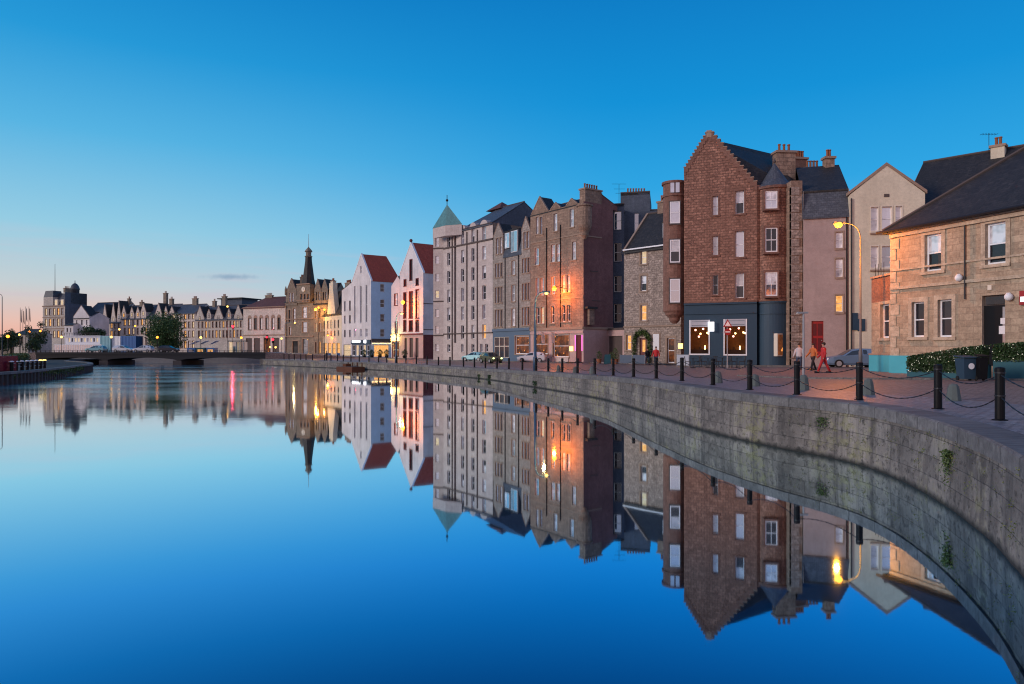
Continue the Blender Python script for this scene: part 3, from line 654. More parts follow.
# annex
q0 = at(871.5, 43.5); ax_ = Bld('brick_annex', 'low brick and stone annex with turquoise plinth on the left end of the tan building', q0, pl.P(-.02, -.6), g, 'annex')
p2 = ax_.pl; zt = p2.z(872, 279); o_ = ax_.ops(p2, [(880.5, 304, 889.5, 338, 'd')])
ax_.wall(p2, zt, o_, 'red_brick', mat2='tan_ashlar', z2=p2.z(872, 303), margin='pale_margin', mw=.15)
Cq, Dq = ax_.back(3.4); ax_.blank(p2.A, Dq, zt, 'red_brick'); ax_.blank(Dq, Cq, zt, 'red_brick'); ax_.band(p2, zt, .12, 'stone_trim', .08); ax_.r.prism([p2.A, p2.B, Cq, Dq], zt - .05, zt + .02, 'slate')
ax_.finish()
for k in range(4):
    m = MB(); q = p2.P(.1 + k * .35, -.2); m.tube([(q.x, q.y, zt), (q.x, q.y, zt + .9)], .015, 'black_metal', 5)
    m.build('railing_post', ax_.root)
m = MB(); m.obox(p2.A, p2.d, -.05, p2.len, .04, .14, g - .1, p2.z(872, 355), 'teal_paint'); m.obox(pl.A, pl.d, -.02, pl.u(925), .04, .12, g - .1, p2.z(872, 355), 'teal_paint')
m.obox(p2.A, p2.d, -.06, p2.len, .0, .16, p2.z(872, 355), p2.z(872, 355) + .1, 'stone_trim'); tag(m.build('plinth', ax_.root), 'turquoise painted plinth')
# ------------------------------------------------------------------ B: cream gabled house and slate range behind
g = 1.8
b = Bld('gabled_house', 'cream rendered house with plain pointed gable and white windows', at(849.5, 57), at(925, 56), g)
pl = b.pl; uA = pl.u(886.5); zA = pl.z(886.5, 165); zL = pl.z(849.5, 195); zR = pl.z(925, 193)
ops = b.grid(pl, [(871, 878.5), (882, 892), (895.5, 902)], [(206.5, 230.5), (246, 267.5)], 886, 'bsbbub')
b.wall(pl, zA, ops, 'cream_render', hp=[half(0, zL, uA, zA), half(uA, zA, pl.len, zR)], margin='cream_paint', mw=.06)
for z in (ops[0][2], ops[3][2]): b.w.obox(pl.A, pl.d, pl.u(870), pl.u(903), .0, .14, z - .3, z - .17, 'stone_trim')
b.w.obox(pl.A, pl.d, pl.u(884), pl.u(889), .0, .05, pl.z(886, 197), pl.z(886, 194), 'dark_trim')
C_, D_ = b.back(14); b.blank(pl.A, D_, zL, 'cream_render'); b.blank(pl.B, C_, zR, 'cream_render'); b.gm = 'cream_render'
gable_front_roof(b, pl, -.1, zL, uA, zA, pl.len + .1, zR, 14, 'slate'); skews(b, pl, [(-.15, zL), (uA, zA), (pl.len + .15, zR)])
b.finish(); b.pipe(pl, .12, g, zL - .3, 'dark_metal')
m = MB(); m.obox(pl.A, pl.d, pl.u(851), pl.u(857.5), .01, .1, pl.z(854, 330), pl.z(854, 313), 'navy_paint'); m.obox(pl.A, pl.d, pl.u(857.5), pl.u(864.8), .01, .1, pl.z(860, 331), pl.z(860, 319), 'navy_paint'); tag(m.build('sign_board', b.root), 'dark blue sign board')
b = Bld('slate_roofed_range', 'long cream building with dark slate roof rising behind the tan building', at(904, 58.3), at(1060, 51), g)
pl = b.pl; ze = pl.z(922, 204); zr = zat(160.5, 61.5) ; b.wall(pl, ze, [], 'cream_render'); C_, D_ = b.back(11); b.blank(pl.A, D_, ze, 'cream_render'); b.blank(pl.B, C_, ze, 'cream_render'); b.blank(C_, D_, ze, 'cream_render')
ridge_roof(b, pl, 11, ze, zr, 'slate', gable='cream_render')
q = pl.P(pl.u(985), -4.8); b.chimney(q, (.95, .75), zr - 1, zat(151.5, q.y) + .3, 'cream_render', 2, pl.ang); b.finish()
q = pl.P(pl.u(975), -4.8); m = MB(); z = zat(133, q.y); m.tube([(q.x, q.y, zr - .2), (q.x, q.y, z)], .025, 'dark_metal', 5)
for k in range(6): m.tube([(q.x - .6 + k * .24, q.y - .25, z - .1), (q.x - .6 + k * .24, q.y + .25, z - .1)], .012, 'dark_metal', 4)
m.tube([(q.x - .7, q.y, z - .1), (q.x + .7, q.y, z - .1)], .015, 'dark_metal', 4); m.build('aerial', b.root)
# ------------------------------------------------------------------ C: mauve rendered infill with dark attic
b = Bld('rendered_house', 'mauve rendered narrow house with dark attic storey and red door', at(803.5, 58.2), at(849.3, 57.15), 1.75)
pl = b.pl; zt = pl.z(826, 217); ops = b.ops(pl, [(835.6, 232, 843, 248, 'b'), (835.6, 258.6, 843, 277, 'b'), (835.6, 295, 843, 312, 'l'), (811.5, 321, 823.5, 355, 'N')])
b.wall(pl, zt, ops, 'mauve_render', margin='stone_trim', mw=.08)
zm = pl.z(826, 189.5); za = zt; b.r.slab([(*pl.P(-.1, .15), zt), (*pl.P(pl.len, .15), zt), (*pl.P(pl.len, -.5), zm), (*pl.P(-.1, -.5), zm)], .12, 'blue_slate')
b.w.obox(pl.A, pl.d, 0, pl.len, -.7, .1, zt - .1, zt + .06, 'dark_trim'); zr = zat(168, 64)
b.r.slab([(*pl.P(-.1, -.4), zm + .05), (*pl.P(pl.len, -.4), zm + .05), (*pl.P(pl.len, -6), zr), (*pl.P(-.1, -6), zr)], .14, 'slate'); b.r.slab([(*pl.P(-.1, -6), zr), (*pl.P(pl.len, -6), zr), (*pl.P(pl.len, -12), zm), (*pl.P(-.1, -12), zm)], .14, 'slate')
b.blank(pl.B, pl.P(pl.len, -12), zm, 'mauve_render'); b.blank(pl.A, pl.P(0, -12), zm, 'mauve_render'); b.blank(pl.P(0, -12), pl.P(pl.len, -12), zm, 'mauve_render')
q = at(828.5, 63); b.chimney(q, (.8, .7), zm, zat(159.5, 63), 'brown_sandstone', 2, 0)
q = at(812, 66.5); b.chimney(q, (1.6, .6), zr - .5, zat(170, 66.5), 'red_ashlar', 4, 0)
b.finish(); b.pipe(pl, pl.len - .2, 1.7, zt, 'black_metal')
u0, u1, a, z1 = ops[3][:4]; m = MB(); m.obox(pl.A, pl.d, u0, u1, -.2, -.13, a, z1, 'red_paint')
for k in (0, 1):
    for j in (0, 1): m.obox(pl.A, pl.d, u0 + .12 + k * (u1 - u0 - .2) / 2, u0 + (u1 - u0) / 2 * (k + 1) - .06, -.13, -.11, a + .3 + j * 1.3, a + 1.4 + j * 1.2, 'maroon_paint')
dr = m.build('door', b.root); m = MB(); q = pl.P(u1 - .12, -.07); m.ball((q.x, q.y, a + 1.2), .04, 'galvanised'); m.build('handle', dr)
# ------------------------------------------------------------------ D: crow-stepped red sandstone building with navy bar
g = 1.68
b = Bld('tenement', 'red rubble sandstone tenement with crow-stepped gable above a navy bar front', at(684, 63.0), at(757, 60.6), g)
pl = b.pl; zS = pl.z(720, 302.5); zl = pl.z(686, 172); zrr = pl.z(757, 187); uA = pl.u(709); zA = pl.z(709, 134)
ops = b.ops(pl, [(712.5, 196, 718, 215, 'b'), (712.5, 236, 718, 255, 'b'), (712.5, 275, 718, 294.5, 'd'), (735.3, 190.7, 744, 213.5, 'h'), (735.3, 231, 744, 257, 's'), (735.3, 273, 744, 298, 'h')])
sh = b.ops(pl, [(689.3, 320, 709.8, 355, 'N'), (723.5, 319, 747, 355.5, 'N')])
b.wall(pl, zA, ops + sh, 'red_sandstone', hp=[half(0, zl, uA, zA), half(uA, zA, pl.len, zrr)], mat2='navy_paint', z2=zS, margin='red_ashlar', mw=.14, reveal=.26, bars=0)
# crow steps
def crow(pl, u0, z0, u1, z1, n):
    for k in range(n):
        a = u0 + (u1 - u0) * k / n; c = u0 + (u1 - u0) * (k + 1) / n; zt_ = z0 + (z1 - z0) * (k + 1) / n + .12
        b.w.obox(pl.A, pl.d, min(a, c), max(a, c), -.42, .05, z0 + (z1 - z0) * k / n - .3, zt_, 'red_ashlar')
        b.w.obox(pl.A, pl.d, min(a, c) - .04, max(a, c) + .04, -.46, .09, zt_, zt_ + .08, 'stone_trim')
crow(pl, 0, zl, uA - .12, zA, 11); crow(pl, pl.len, zrr, uA + .12, zA, 14)
b.w.obox(pl.A, pl.d, uA - .22, uA + .22, -.4, .06, zA - .3, zA + .32, 'stone_trim')
b.band(pl, zS, .14, 'red_ashlar', .10); b.band(pl, zS - .16, .14, 'navy_paint', .16); b.band(pl, pl.z(720, 314), .1, 'navy_paint', .1)
b.band(pl, g + .15, .12, 'navy_paint', .05)
# right turret
tc_ = at(774.5, 61.2); tr = (792.5 - 757) / 2 / F * 61.2; zc = zat(187, 60)
n = 40
def ring_wall(mb_, c, r, z0, z1, mat, n=40, gaps=()):
    for k in range(n):
        a0, a1 = 2 * math.pi * k / n, 2 * math.pi * (k + 1) / n
        if any(g0 <= (a0 + a1) / 2 <= g1 for g0, g1 in gaps): continue
        mb_.poly([(c[0] + r * math.cos(a0), c[1] + r * math.sin(a0), z0), (c[0] + r * math.cos(a1), c[1] + r * math.sin(a1), z0), (c[0] + r * math.cos(a1), c[1] + r * math.sin(a1), z1), (c[0] + r * math.cos(a0), c[1] + r * math.sin(a0), z1)], mat)
ring_wall(b.w, tc_, tr, g - .3, zS, 'navy_paint'); ring_wall(b.w, tc_, tr, zS, zc, 'red_sandstone')
for z_, h_, r_ in ((zS, .14, tr + .09), (zS - .16, .14, tr + .13), (zc - .1, .22, tr + .16), (zat(314, 60), .1, tr + .08)): b.w.lathe((tc_.x, tc_.y, z_), [(r_, 0), (r_, h_)], 'red_ashlar' if z_ > zS - .05 else 'navy_paint', 32)
tp = Plane(at(763.5, 59.55), at(779, 59.35))   # flat window strip on the turret's face
for (y0, y1, st) in ((190.7, 208.6, 's'), (227.6, 252, 'd'), (272, 296, 's'), (212, 226, 'x'), (256, 270, 'x')):
    u0, u1 = tp.u(765.3), tp.u(777.5); a, z1 = tp.z(771, y1), tp.z(771, y0)
    if st == 'x': continue
    b.w.obox(tp.A, tp.d, u0 - .12, u0, -.6, .02, a, z1, 'red_ashlar'); b.w.obox(tp.A, tp.d, u1, u1 + .12, -.6, .02, a, z1, 'red_ashlar')
    b.w.obox(tp.A, tp.d, u0 - .14, u1 + .14, -.6, .03, z1, z1 + .16, 'red_ashlar'); b.w.obox(tp.A, tp.d, u0 - .14, u1 + .14, -.6, .07, a - .15, a, 'red_ashlar')
    b.w.obox(tp.A, tp.d, u0, u1, -.7, -.12, a, z1, 'dark_trim')
    c = tp.P((u0 + u1) / 2, -.04); wn = put(window_meshes(u1 - u0, z1 - a, 1, 'white_paint', True, 0), 'window', b.root, (c.x, c.y, a), tp.ang)
    pn = bpy.data.objects.new('pane', pane_mesh(u1 - u0, z1 - a, GL[st], 'half' if st == 's' else 'full')); COL.objects.link(pn); pn.parent = wn; pn.location = (0, .005, 0)
# bar window in the turret foot
u0, u1 = tp.u(778), tp.u(786.5); a, z1 = zat(355, 60), zat(334.7, 60); rp = Plane(at(777, 59.45), at(790, 60.1))
b.w.obox(rp.A, rp.d, 0, .84, -.5, .05, a - .1, z1 + .1, 'cream_paint'); b.w.obox(rp.A, rp.d, .07, .74, -.2, .06, a, z1, 'glass_bar')
# wall right of the turret and the building's long side
R1 = at(793.5, 58.7); R0 = pl.B; Bk = R1 + Vector((7.5, 12)); Lk = pl.A + Vector((5, 13))
zside = zat(187, 61.4); b.blank(R1, Bk, zside, 'red_ashlar'); b.blank(pl.A, Lk, zl, 'red_sandstone'); b.blank(Lk, Bk, zside, 'red_ashlar'); b.blank(pl.B, at(793.5, 61.4), zside, 'red_sandstone', z0=zS)
R1r = at(793.5, 61.4)
for k in range(21): b.w.obox(R1, (1, 0), -.22, .72 if k % 2 else .45, -.3, .1, g + k * .72, g + k * .72 + .66, 'mottled_stone')
b.w.obox(R1, (1, 0), -.22, .72, -2.8, .05, g - .2, zside - .1, 'brown_sandstone')
# roof: ridge runs back to the right
r0 = pl.P(uA, -.3); r1 = at(776, 67.5); zq = zA - .35; r2 = at(815, 72)
b.r.slab([(*pl.P(pl.len, -.3), zrr), (*R1r, zside + .1), (*r1, zq), (*r0, zq)], .15, 'slate')
b.r.slab([(*R1r, zside + .1), (*Bk, zside + .1), (*r2, zq - .4), (*r1, zq)], .15, 'slate')
b.r.slab([(*pl.P(0, -.3), zl), (*r0, zq), (*r1, zq), (*r2, zq - .4), (*Lk, zl)], .15, 'slate')
b.r.lathe((tc_.x, tc_.y, zc), [(tr + .18, .05), (tr * .66, .8), (tr * .30, 1.65), (.06, 2.3), (.02, 2.8)], 'blue_slate', 24)
b.r.ball((tc_.x, tc_.y, zc + 2.5), .13, 'dark_trim')
q = at(784, 63.8); b.chimney(q, (1.75, .9), zside - .5, zat(154, 63.8), 'brown_sandstone', 3, .1)
q = at(799, 68); b.chimney(q, (1.4, .6), zq - 2, zat(160, 68), 'red_ashlar', 4, .2)
b.finish()
rl = [at(799, 66.5), at(812, 67)]; 
m = MB(); sk = [Vector((*at(803, 65.6), zat(166, 65.6))), Vector((*at(813, 65.9), zat(168, 65.9)))]
# bar fronts: lit rooms behind real openings
for i, (u0, u1, a, z1) in enumerate([o[:4] for o in sh]):
    rm = MB(); dp = 2.2; P = pl.P
    rm.poly([(*P(u0 - .3, -dp), a - .3), (*P(u1 + .3, -dp), a - .3), (*P(u1 + .3, -dp), z1 + .3), (*P(u0 - .3, -dp), z1 + .3)], 'shop_wall')
    for u in (u0 - .3, u1 + .3): rm.poly([(*P(u, -.22), a - .3), (*P(u, -dp), a - .3), (*P(u, -dp), z1 + .3), (*P(u, -.22), z1 + .3)], 'shop_wall')
    rm.poly([(*P(u0 - .3, -.22), a - .3), (*P(u1 + .3, -.22), a - .3), (*P(u1 + .3, -dp), a - .3), (*P(u0 - .3, -dp), a - .3)], 'shop_floor')
    rm.poly([(*P(u0 - .3, -.22), z1 + .3), (*P(u1 + .3, -.22), z1 + .3), (*P(u1 + .3, -dp), z1 + .3), (*P(u0 - .3, -dp), z1 + .3)], 'shop_floor')
    rm.obox(pl.A, pl.d, u0 - .1, u1 + .1, -1.9, -1.5, a - .3, a + .5, 'wood')
    for k in range(4): rm.obox(pl.A, pl.d, u0 + .2 + k * (u1 - u0) / 4, u0 + .3 + k * (u1 - u0) / 4, -1.8, -1.7, a + .5, a + .5 + .15 + .1 * (k % 3), 'globe_warm' if k == 2 else 'wood')
    room = rm.build('bar_room', b.root)
    for k, (fu, fw, fz) in enumerate(((.25, -.7, .45), (.45, -1.3, .62), (.62, -.8, .40), (.8, -1.2, .58), (.35, -1.6, .75), (.9, -.6, .62))):
        m = MB(); q = P(u0 + (u1 - u0) * fu, fw); z = a + (z1 - a) * (1 - fz * .62); m.ball((q.x, q.y, z), .085, 'globe_warm' if k % 2 else 'globe_pink', 8); m.tube([(q.x, q.y, z), (q.x, q.y, z1 + .28)], .01, 'black_metal', 4); m.build('pendant_lamp', room, smooth=True)
    fm = MB()
    for (x0, x1, y0, y1) in ((u0, u0 + .1, a, z1), (u1 - .1, u1, a, z1), (u0 + .1, u1 - .1, a, a + .12)): fm.obox(pl.A, pl.d, x0, x1, -.16, .04, y0, y1, 'white_paint')
    fr = fm.build('shop_window', b.root); fm = MB(); fm.obox(pl.A, pl.d, u0 + .1, u1 - .1, -.12, .05, z1 - .62, z1, 'pale_cloth'); fm.obox(pl.A, pl.d, u0 + .22, u1 - .2, .05, .058, z1 - .5, z1 - .47, 'navy_paint'); fm.obox(pl.A, pl.d, u0 + .22, u1 - .2, .05, .058, z1 - .17, z1 - .14, 'navy_paint'); tag(fm.build('blind_panel', fr), 'pale grey panel across the head of the window')
    ld = bpy.data.lights.new('bar_light', 'POINT'); ld.energy = 13; ld.color = (1, .5, .16); ld.shadow_soft_size = .3
    lo = bpy.data.objects.new('bar_light', ld); COL.objects.link(lo); lo.parent = room; q = P((u0 + u1) / 2, -1); lo.location = Vector((q.x, q.y, z1 - .3)) - parent_world(room)
# lantern sign and menu box
m = MB(); u = pl.u(711.8); m.obox(pl.A, pl.d, u - .28, u + .24, .25, .42, pl.z(711, 331.5), pl.z(711, 322), 'sign_white'); m.obox(pl.A, pl.d, u - .03, u + .03, 0, .3, pl.z(711, 322), pl.z(711, 321), 'black_metal'); tag(m.build('lantern_sign', b.root), 'glowing white box sign')
m = MB(); m.obox(pl.A, pl.d, -.5, -.1, .0, .1, pl.z(682, 348.5), pl.z(682, 343.5), 'sign_yellow'); m.build('menu_box', b.root)
# left corner bay
bc = at(674.5, 64.6); br = 11.2 / F * 64.6; z_top = zat(194, 63); zbot = zat(310, 63)
bay = MB(); bay.lathe((bc.x, bc.y, 0), [(.2, zat(323, 63)), (br * .45, zat(320, 63)), (br * .5, zat(317, 63)), (br * .8, zat(314, 63)), (br * .85, zat(312, 63)), (br, zbot), (br, z_top), (br + .12, z_top), (br + .12, z_top + .2), (br, z_top + .2), (br, zat(181, 63)), (br + .14, zat(181, 63)), (br + .14, zat(178.5, 63)), (.2, zat(178, 63))], 'red_ashlar', 20)
bw = bay.build('corner_bay', b.root)
wp = Plane(at(668.5, 63.62), at(681.5, 63.40))
for (y0, y1, st) in ((201.7, 223.4, 's'), (239.8, 262.6, 'h'), (279, 302.5, 's'), (181.5, 193.5, 't')):
    u0, u1 = wp.u(670), wp.u(680); a, z1 = wp.z(675, y1), wp.z(675, y0)
    m = MB(); m.obox(wp.A, wp.d, u0 - .1, u1 + .1, -.5, -.04, a - .12, z1 + .12, 'dark_trim')
    if st == 't':
        m = MB()
        for k in (0, 1): m.obox(wp.A, wp.d, u0 + .04 + k * .46, u0 + .38 + k * .46, -.3, .03, a + .1, z1 - .1, 'glass_sky')
        m.build('balustrade_opening', bw); continue
    su = m.build('window_surround', bw)
    c = wp.P((u0 + u1) / 2, .06); wn = put(window_meshes(u1 - u0, z1 - a, 0, 'white_paint', True, 0), 'window', b.root, (c.x, c.y, a), wp.ang)
    pn = bpy.data.objects.new('pane', pane_mesh(u1 - u0, z1 - a, GL.get(st, 'glass_dark'), 'half' if st == 'h' else 'full')); COL.objects.link(pn); pn.parent = wn; pn.location = (0, .005, 0)
# ------------------------------------------------------------------ E: mottled stone house with wreathed arch
g = 1.55
b = Bld('townhouse', 'mottled grey-brown stone townhouse with a wreathed arched doorway', at(624, 78), at(681, 72.6), g)
pl = b.pl; ze = pl.z(624, 250)
ops = b.ops(pl, [(640.6, 250.8, 646.5, 264, 'w'), (640.6, 275.5, 646.5, 291, 'h'), (640.6, 305, 646.5, 320.5, 'l'), (626.3, 335, 631.3, 350, 'l'), (639.5, 338, 647, 363, 'D'), (667, 338, 674.5, 363, 'r'), (655, 335, 659, 350, 'b')])
b.wall(pl, ze, ops, 'mottled_stone', margin='stone_trim', mw=.2); b.band(pl, pl.z(645, 327), .14, 'stone_trim', .12)
b.band(pl, ze - .12, .14, 'white_paint', .25); C_, D_ = b.back(8); b.blank(pl.A, D_, ze, 'mottled_stone'); b.blank(pl.B, C_, ze, 'mottled_stone'); b.blank(C_, D_, ze, 'mottled_stone')
zr = zat(211, 79); ridge_roof(b, pl, 8.5, ze, zr, 'slate', gable='mottled_stone')
q0, q1 = (*pl.P(0, .2), ze), (*pl.P(0, -4.2), zr); b.r.slab([q0, (*pl.P(.25, .2), ze), (*pl.P(.25, -4.2), zr + .12), (*pl.P(0, -4.2), zr + .12)], .2, 'stone_trim')
for m0 in [0]:
    m = MB(); u = pl.u(661); m.obox(pl.A, pl.d, u - .4, u + .55, -2.6, -.9, ze + .3, ze + 2.5, 'white_paint'); m.obox(pl.A, pl.d, u - .25, u + .4, -.9, -.87, ze + .9, ze + 2.3, 'glass_sky'); m.obox(pl.A, pl.d, u - .5, u + .65, -2.7, -.8, ze + 2.5, ze + 2.6, 'slate'); 
b.chimney(pl.P(2.4, -4.4), (1.6, .7), zr - .6, zr + 1.0, 'brown_sandstone', 4, pl.ang)
b.finish(); m.build('dormer', b.roof)
u0, u1, a, z1 = ops[4][:4]; m = MB(); um = (u0 + u1) / 2
m.obox(pl.A, pl.d, u0 + .02, u1 - .02, -.19, -.14, a, z1, 'maroon_paint'); dr = m.build('door', b.root); m = MB(); m.obox(pl.A, pl.d, um - .18, um + .18, -.14, -.12, a + 1.2, z1 - .2, 'glass_lit'); m.build('door_glass', dr)
for (x0, y0, x1, y1) in ((653.5, 334, 659.5, 350),):
    m = MB(); m.obox(pl.A, pl.d, pl.u(x0), pl.u(x1), .03, .09, pl.z(x0, y1), pl.z(x0, y0), 'white_flag'); tag(m.build('notice_board', b.root), 'white board')
def leaves(mb_, fn, n, size, mat, R=random):
    for _ in range(n):
        c = Vector(fn()); nrm = Vector((R.gauss(0, 1), R.gauss(0, 1), R.gauss(0, 1) + .4)).normalized(); t_ = nrm.orthogonal().normalized(); t_.rotate(__import__('mathutils').Quaternion(nrm, R.uniform(0, 6.28))); bb = nrm.cross(t_)
        s_ = size * R.uniform(.6, 1.3); mb_.mesh([c - t_ * s_, c + bb * s_ * .55, c + t_ * s_, c - bb * s_ * .55], [(0, 1, 2, 3)], mat)
wr = MB(); R_ = random.Random(3)
wu = (pl.u(634.5) + pl.u(651.5)) / 2; wr_r = (pl.u(651.5) - pl.u(634.5)) / 2 - .15; wz = pl.z(643, 341)
def wreath():
    t_ = R_.uniform(0, 1); rr = R_.gauss(0, .13)
    if t_ < .55: a_ = math.pi * t_ / .55; u = wu + (wr_r + rr) * math.cos(a_); z = wz + (wr_r + rr) * math.sin(a_)
    else: sgn = 1 if R_.random() < .5 else -1; u = wu + sgn * (wr_r + rr); z = wz - R_.uniform(0, 1) * (wz - g)
    return (*pl.P(u, .12 + R_.uniform(0, .3)), z)
leaves(wr, wreath, 1800, .10, 'leaf_mid', R_); tag(wr.build('foliage_arch'), 'green leafy wreath trained round an arched doorway', 'garland')
# ------------------------------------------------------------------ F: dark slate-grey block behind
b = Bld('rear_tenement', 'dark blue-grey rear tenement between the brown tenement and the wreathed townhouse', at(612.5, 97.6), at(624.2, 97.2), 1.4)
pl = b.pl; zt = pl.z(618, 204.5); ops = b.ops(pl, [(614, 211, 621.5, 230, 'u'), (614, 243, 621.5, 261.5, 'd'), (614, 276, 621.5, 292, 'd'), (614, 304, 621.5, 322.5, 'd')])
b.wall(pl, zt, ops, 'lead_render', frame='cream_paint'); pg = Plane(at(620.5, 101), at(650, 100)); zg = pg.z(635, 193); zh = pg.z(655, 209)
og = b.ops(pg, [(634.4, 213, 638.7, 232, 'u')]); b.wall(pg, zg, og, 'lead_render'); ph = Plane(pg.B, at(668, 99.4)); b.wall(ph, zh, b.ops(ph, [(651, 216, 656, 222, 'u')]), 'lead_render', hp=[half(0, zg - .5, 2.2, zh)] )
for P_, Q_, z_ in ((pg.A, pg.A + Vector((2, 9)), zg), (pg.B, pg.B + Vector((2, 9)), zg), (ph.B, ph.B + Vector((2, 9)), zh), (pl.A, pl.A + Vector((1, 9)), zt), (pg.A + Vector((2, 9)), ph.B + Vector((2, 9)), zh)): b.blank(P_, Q_, z_, 'lead_render')
b.w.obox(pl.A, pl.d, 0, pl.len, -.4, .12, zt, zt + .15, 'dark_trim'); b.w.obox(pg.A, pg.d, 0, pg.len, -.4, .1, zg, zg + .2, 'dark_trim')
b.r.prism([pg.A, pg.B, pg.B + Vector((2, 9)), pg.A + Vector((2, 9))], zg - .3, zg - .05, 'slate'); b.r.prism([ph.A, ph.B, ph.B + Vector((2, 9)), ph.A + Vector((2, 9))], zh - .3, zh - .05, 'slate'); b.r.prism([pl.A, pl.B, pl.B + Vector((1, 9)), pl.A + Vector((1, 9))], zt - .3, zt - .05, 'slate')
b.chimney(at(636, 103), (3.2, .7), zg - .3, zg + .35, 'lead_render', 7); b.finish()
q = at(619, 98.5); m = MB(); z = zat(184, 98.5); m.tube([(q.x, q.y, zt), (q.x, q.y, z)], .03, 'dark_metal', 5)
for k in (0, .7, 1.3): m.tube([(q.x - 1 + k * .4, q.y, z - k), (q.x + 1 - k * .2, q.y, z - k)], .02, 'dark_metal', 4)
m.build('aerial', b.root)
# ------------------------------------------------------------------ G: brown corner tenement lit by a wall lamp
g = 1.42
b = Bld('corner_tenement', 'brown sandstone corner tenement with tall chimney, its front lit orange by a lamp', at(530.5, 101), at(583.5, 92), g)
pl = b.pl; ze = pl.z(557, 222); zS = pl.z(557, 330)
T = pl
upp = [(535.8, 217, 538.6, 234, 'b'), (540, 217, 542.6, 234, 's'), (553.6, 213.5, 557.3, 231, 'b'), (569.7, 209, 573.8, 227, 'b')]
mid = [(534.8, 248, 538.8, 265, 's'), (551, 244.5, 554.8, 262, 'b'), (556.4, 244, 560.2, 261.5, 'b'), (572, 241.5, 575.8, 259.7, 'b'), (535.8, 278, 539, 295.6, 's'), (540.6, 278, 544, 295.4, 's'), (551.4, 276.5, 555, 294, 's'), (562, 275.5, 565.3, 292.5, 'b'), (566.9, 275, 570.2, 292, 'b'),
       (536.4, 307, 539.6, 323.6, 'd'), (541, 307, 544.2, 323.4, 'w'), (551, 306, 554.4, 323, 'd'), (561.8, 305, 565.4, 321.6, 'd'), (567.3, 304.8, 570.6, 321.4, 'd')]
shop = [(534.3, 334, 547.8, 354, 'r'), (553, 334.5, 568.8, 357, 'r'), (576, 335, 585.2 - 3.5, 363, 'D')]
zg_ = pl.z(571, 205)
b.wall(pl, zg_, b.ops(pl, upp + mid + shop), 'brown_sandstone', mat2='pink_shopfront', z2=zS, margin='stone_trim', mw=.17, hp=None)
for (xa, xb, yp) in ((531.5, 548, 197), (550.5, 560.5, 203), (566, 577, 199)):
    gablet(b, pl, pl.u(xa), pl.u(xb), zg_, pl.z((xa + xb) / 2, yp), 'brown_sandstone')
b.band(pl, zS, .35, 'stone_trim', .18); b.band(pl, zS - .5, .3, 'pink_shopfront', .1); b.band(pl, pl.z(557, 300), .14, 'stone_trim', .08); b.band(pl, pl.z(557, 239), .14, 'stone_trim', .08)
S1 = side_pt(pl, 613); ps = Plane(pl.B, S1); zsd = ps.z(600, 204)
b.wall(ps, zsd, b.ops(ps, []), 'brown_render', mat2='pink_shopfront', z2=zS - .02); b.band(ps, zS, .3, 'stone_trim', .12, 0, ps.len)
b.band(ps, ps.z(590, 237), .16, 'stone_trim', .08, 0, ps.len * .6)
for (ua, za, ub) in ((1.2, 13.5, 2.6), (1.5, 9.6, 3.0)): b.band(ps, za, .12, 'dark_trim', .05, ua, ub)
bb0 = pl.P(0, -10); b.blank(pl.A, bb0, ze, 'brown_render'); b.blank(bb0, S1, ze, 'brown_render')
ridge_roof(b, Plane(pl.A, pl.P(pl.len - 1.2)), 9, zg_ - .1, zat(199.5, 99), 'slate', gable='brown_render', oh=.05)
# corner bartizan
cc = pl.P(pl.len, -.2); b.w.lathe((cc.x, cc.y, 0), [(.15, pl.z(580, 240)), (.5, pl.z(580, 236)), (.55, pl.z(580, 233)), (.85, pl.z(580, 229)), (.95, pl.z(580, 226)), (.95, zat(207, 92)), (1.1, zat(206.5, 92)), (1.1, zat(205, 92)), (.1, zat(203, 92))], 'brown_sandstone', 16)
q = ps.P(ps.len * .34, -.6); b.chimney(q, (ps.len * .55, 1.1), zsd - 6, ps.z(592, 190), 'brown_sandstone', 6, ps.ang)
# sloping cast-iron awning by the corner and its bay
b.w.obox(ps.A, ps.d, .6, 1.5, 0, .5, ps.z(590, 325), ps.z(590, 309), 'brown_sandstone'); b.w.obox(ps.A, ps.d, .1, 1.9, 0, .7, ps.z(590, 309), ps.z(590, 307), 'slate')
b.finish()
for x in (547, 560.8): b.pipe(pl, pl.u(x), zS + .3, ze - .5)
ent = MB(); o_ = b.ops(pl, [shop[2]])[0]; ent.obox(pl.A, pl.d, o_[0] + .05, o_[1] - .05, -.18, -.12, o_[2], o_[3], 'maroon_paint'); dr = ent.build('door', b.root)
for u in (o_[0] - .16, o_[1] + .04):
    m = MB(); m.obox(pl.A, pl.d, u, u + .12, .01, .07, o_[2] + 1.6, o_[3], 'magenta_light'); m.build('light_strip', b.root)
m = MB(); m.obox(pl.A, pl.d, pl.u(570), pl.u(573.2), .01, .12, pl.z(571, 351), pl.z(571, 346.5), 'sign_yellow'); m.build('lit_sign', b.root)
m = MB(); m.obox(pl.A, pl.d, pl.u(553), pl.u(568.8), .01, .14, g, pl.z(560, 357.3), 'pink_block'); m.build('stall_riser', b.root)
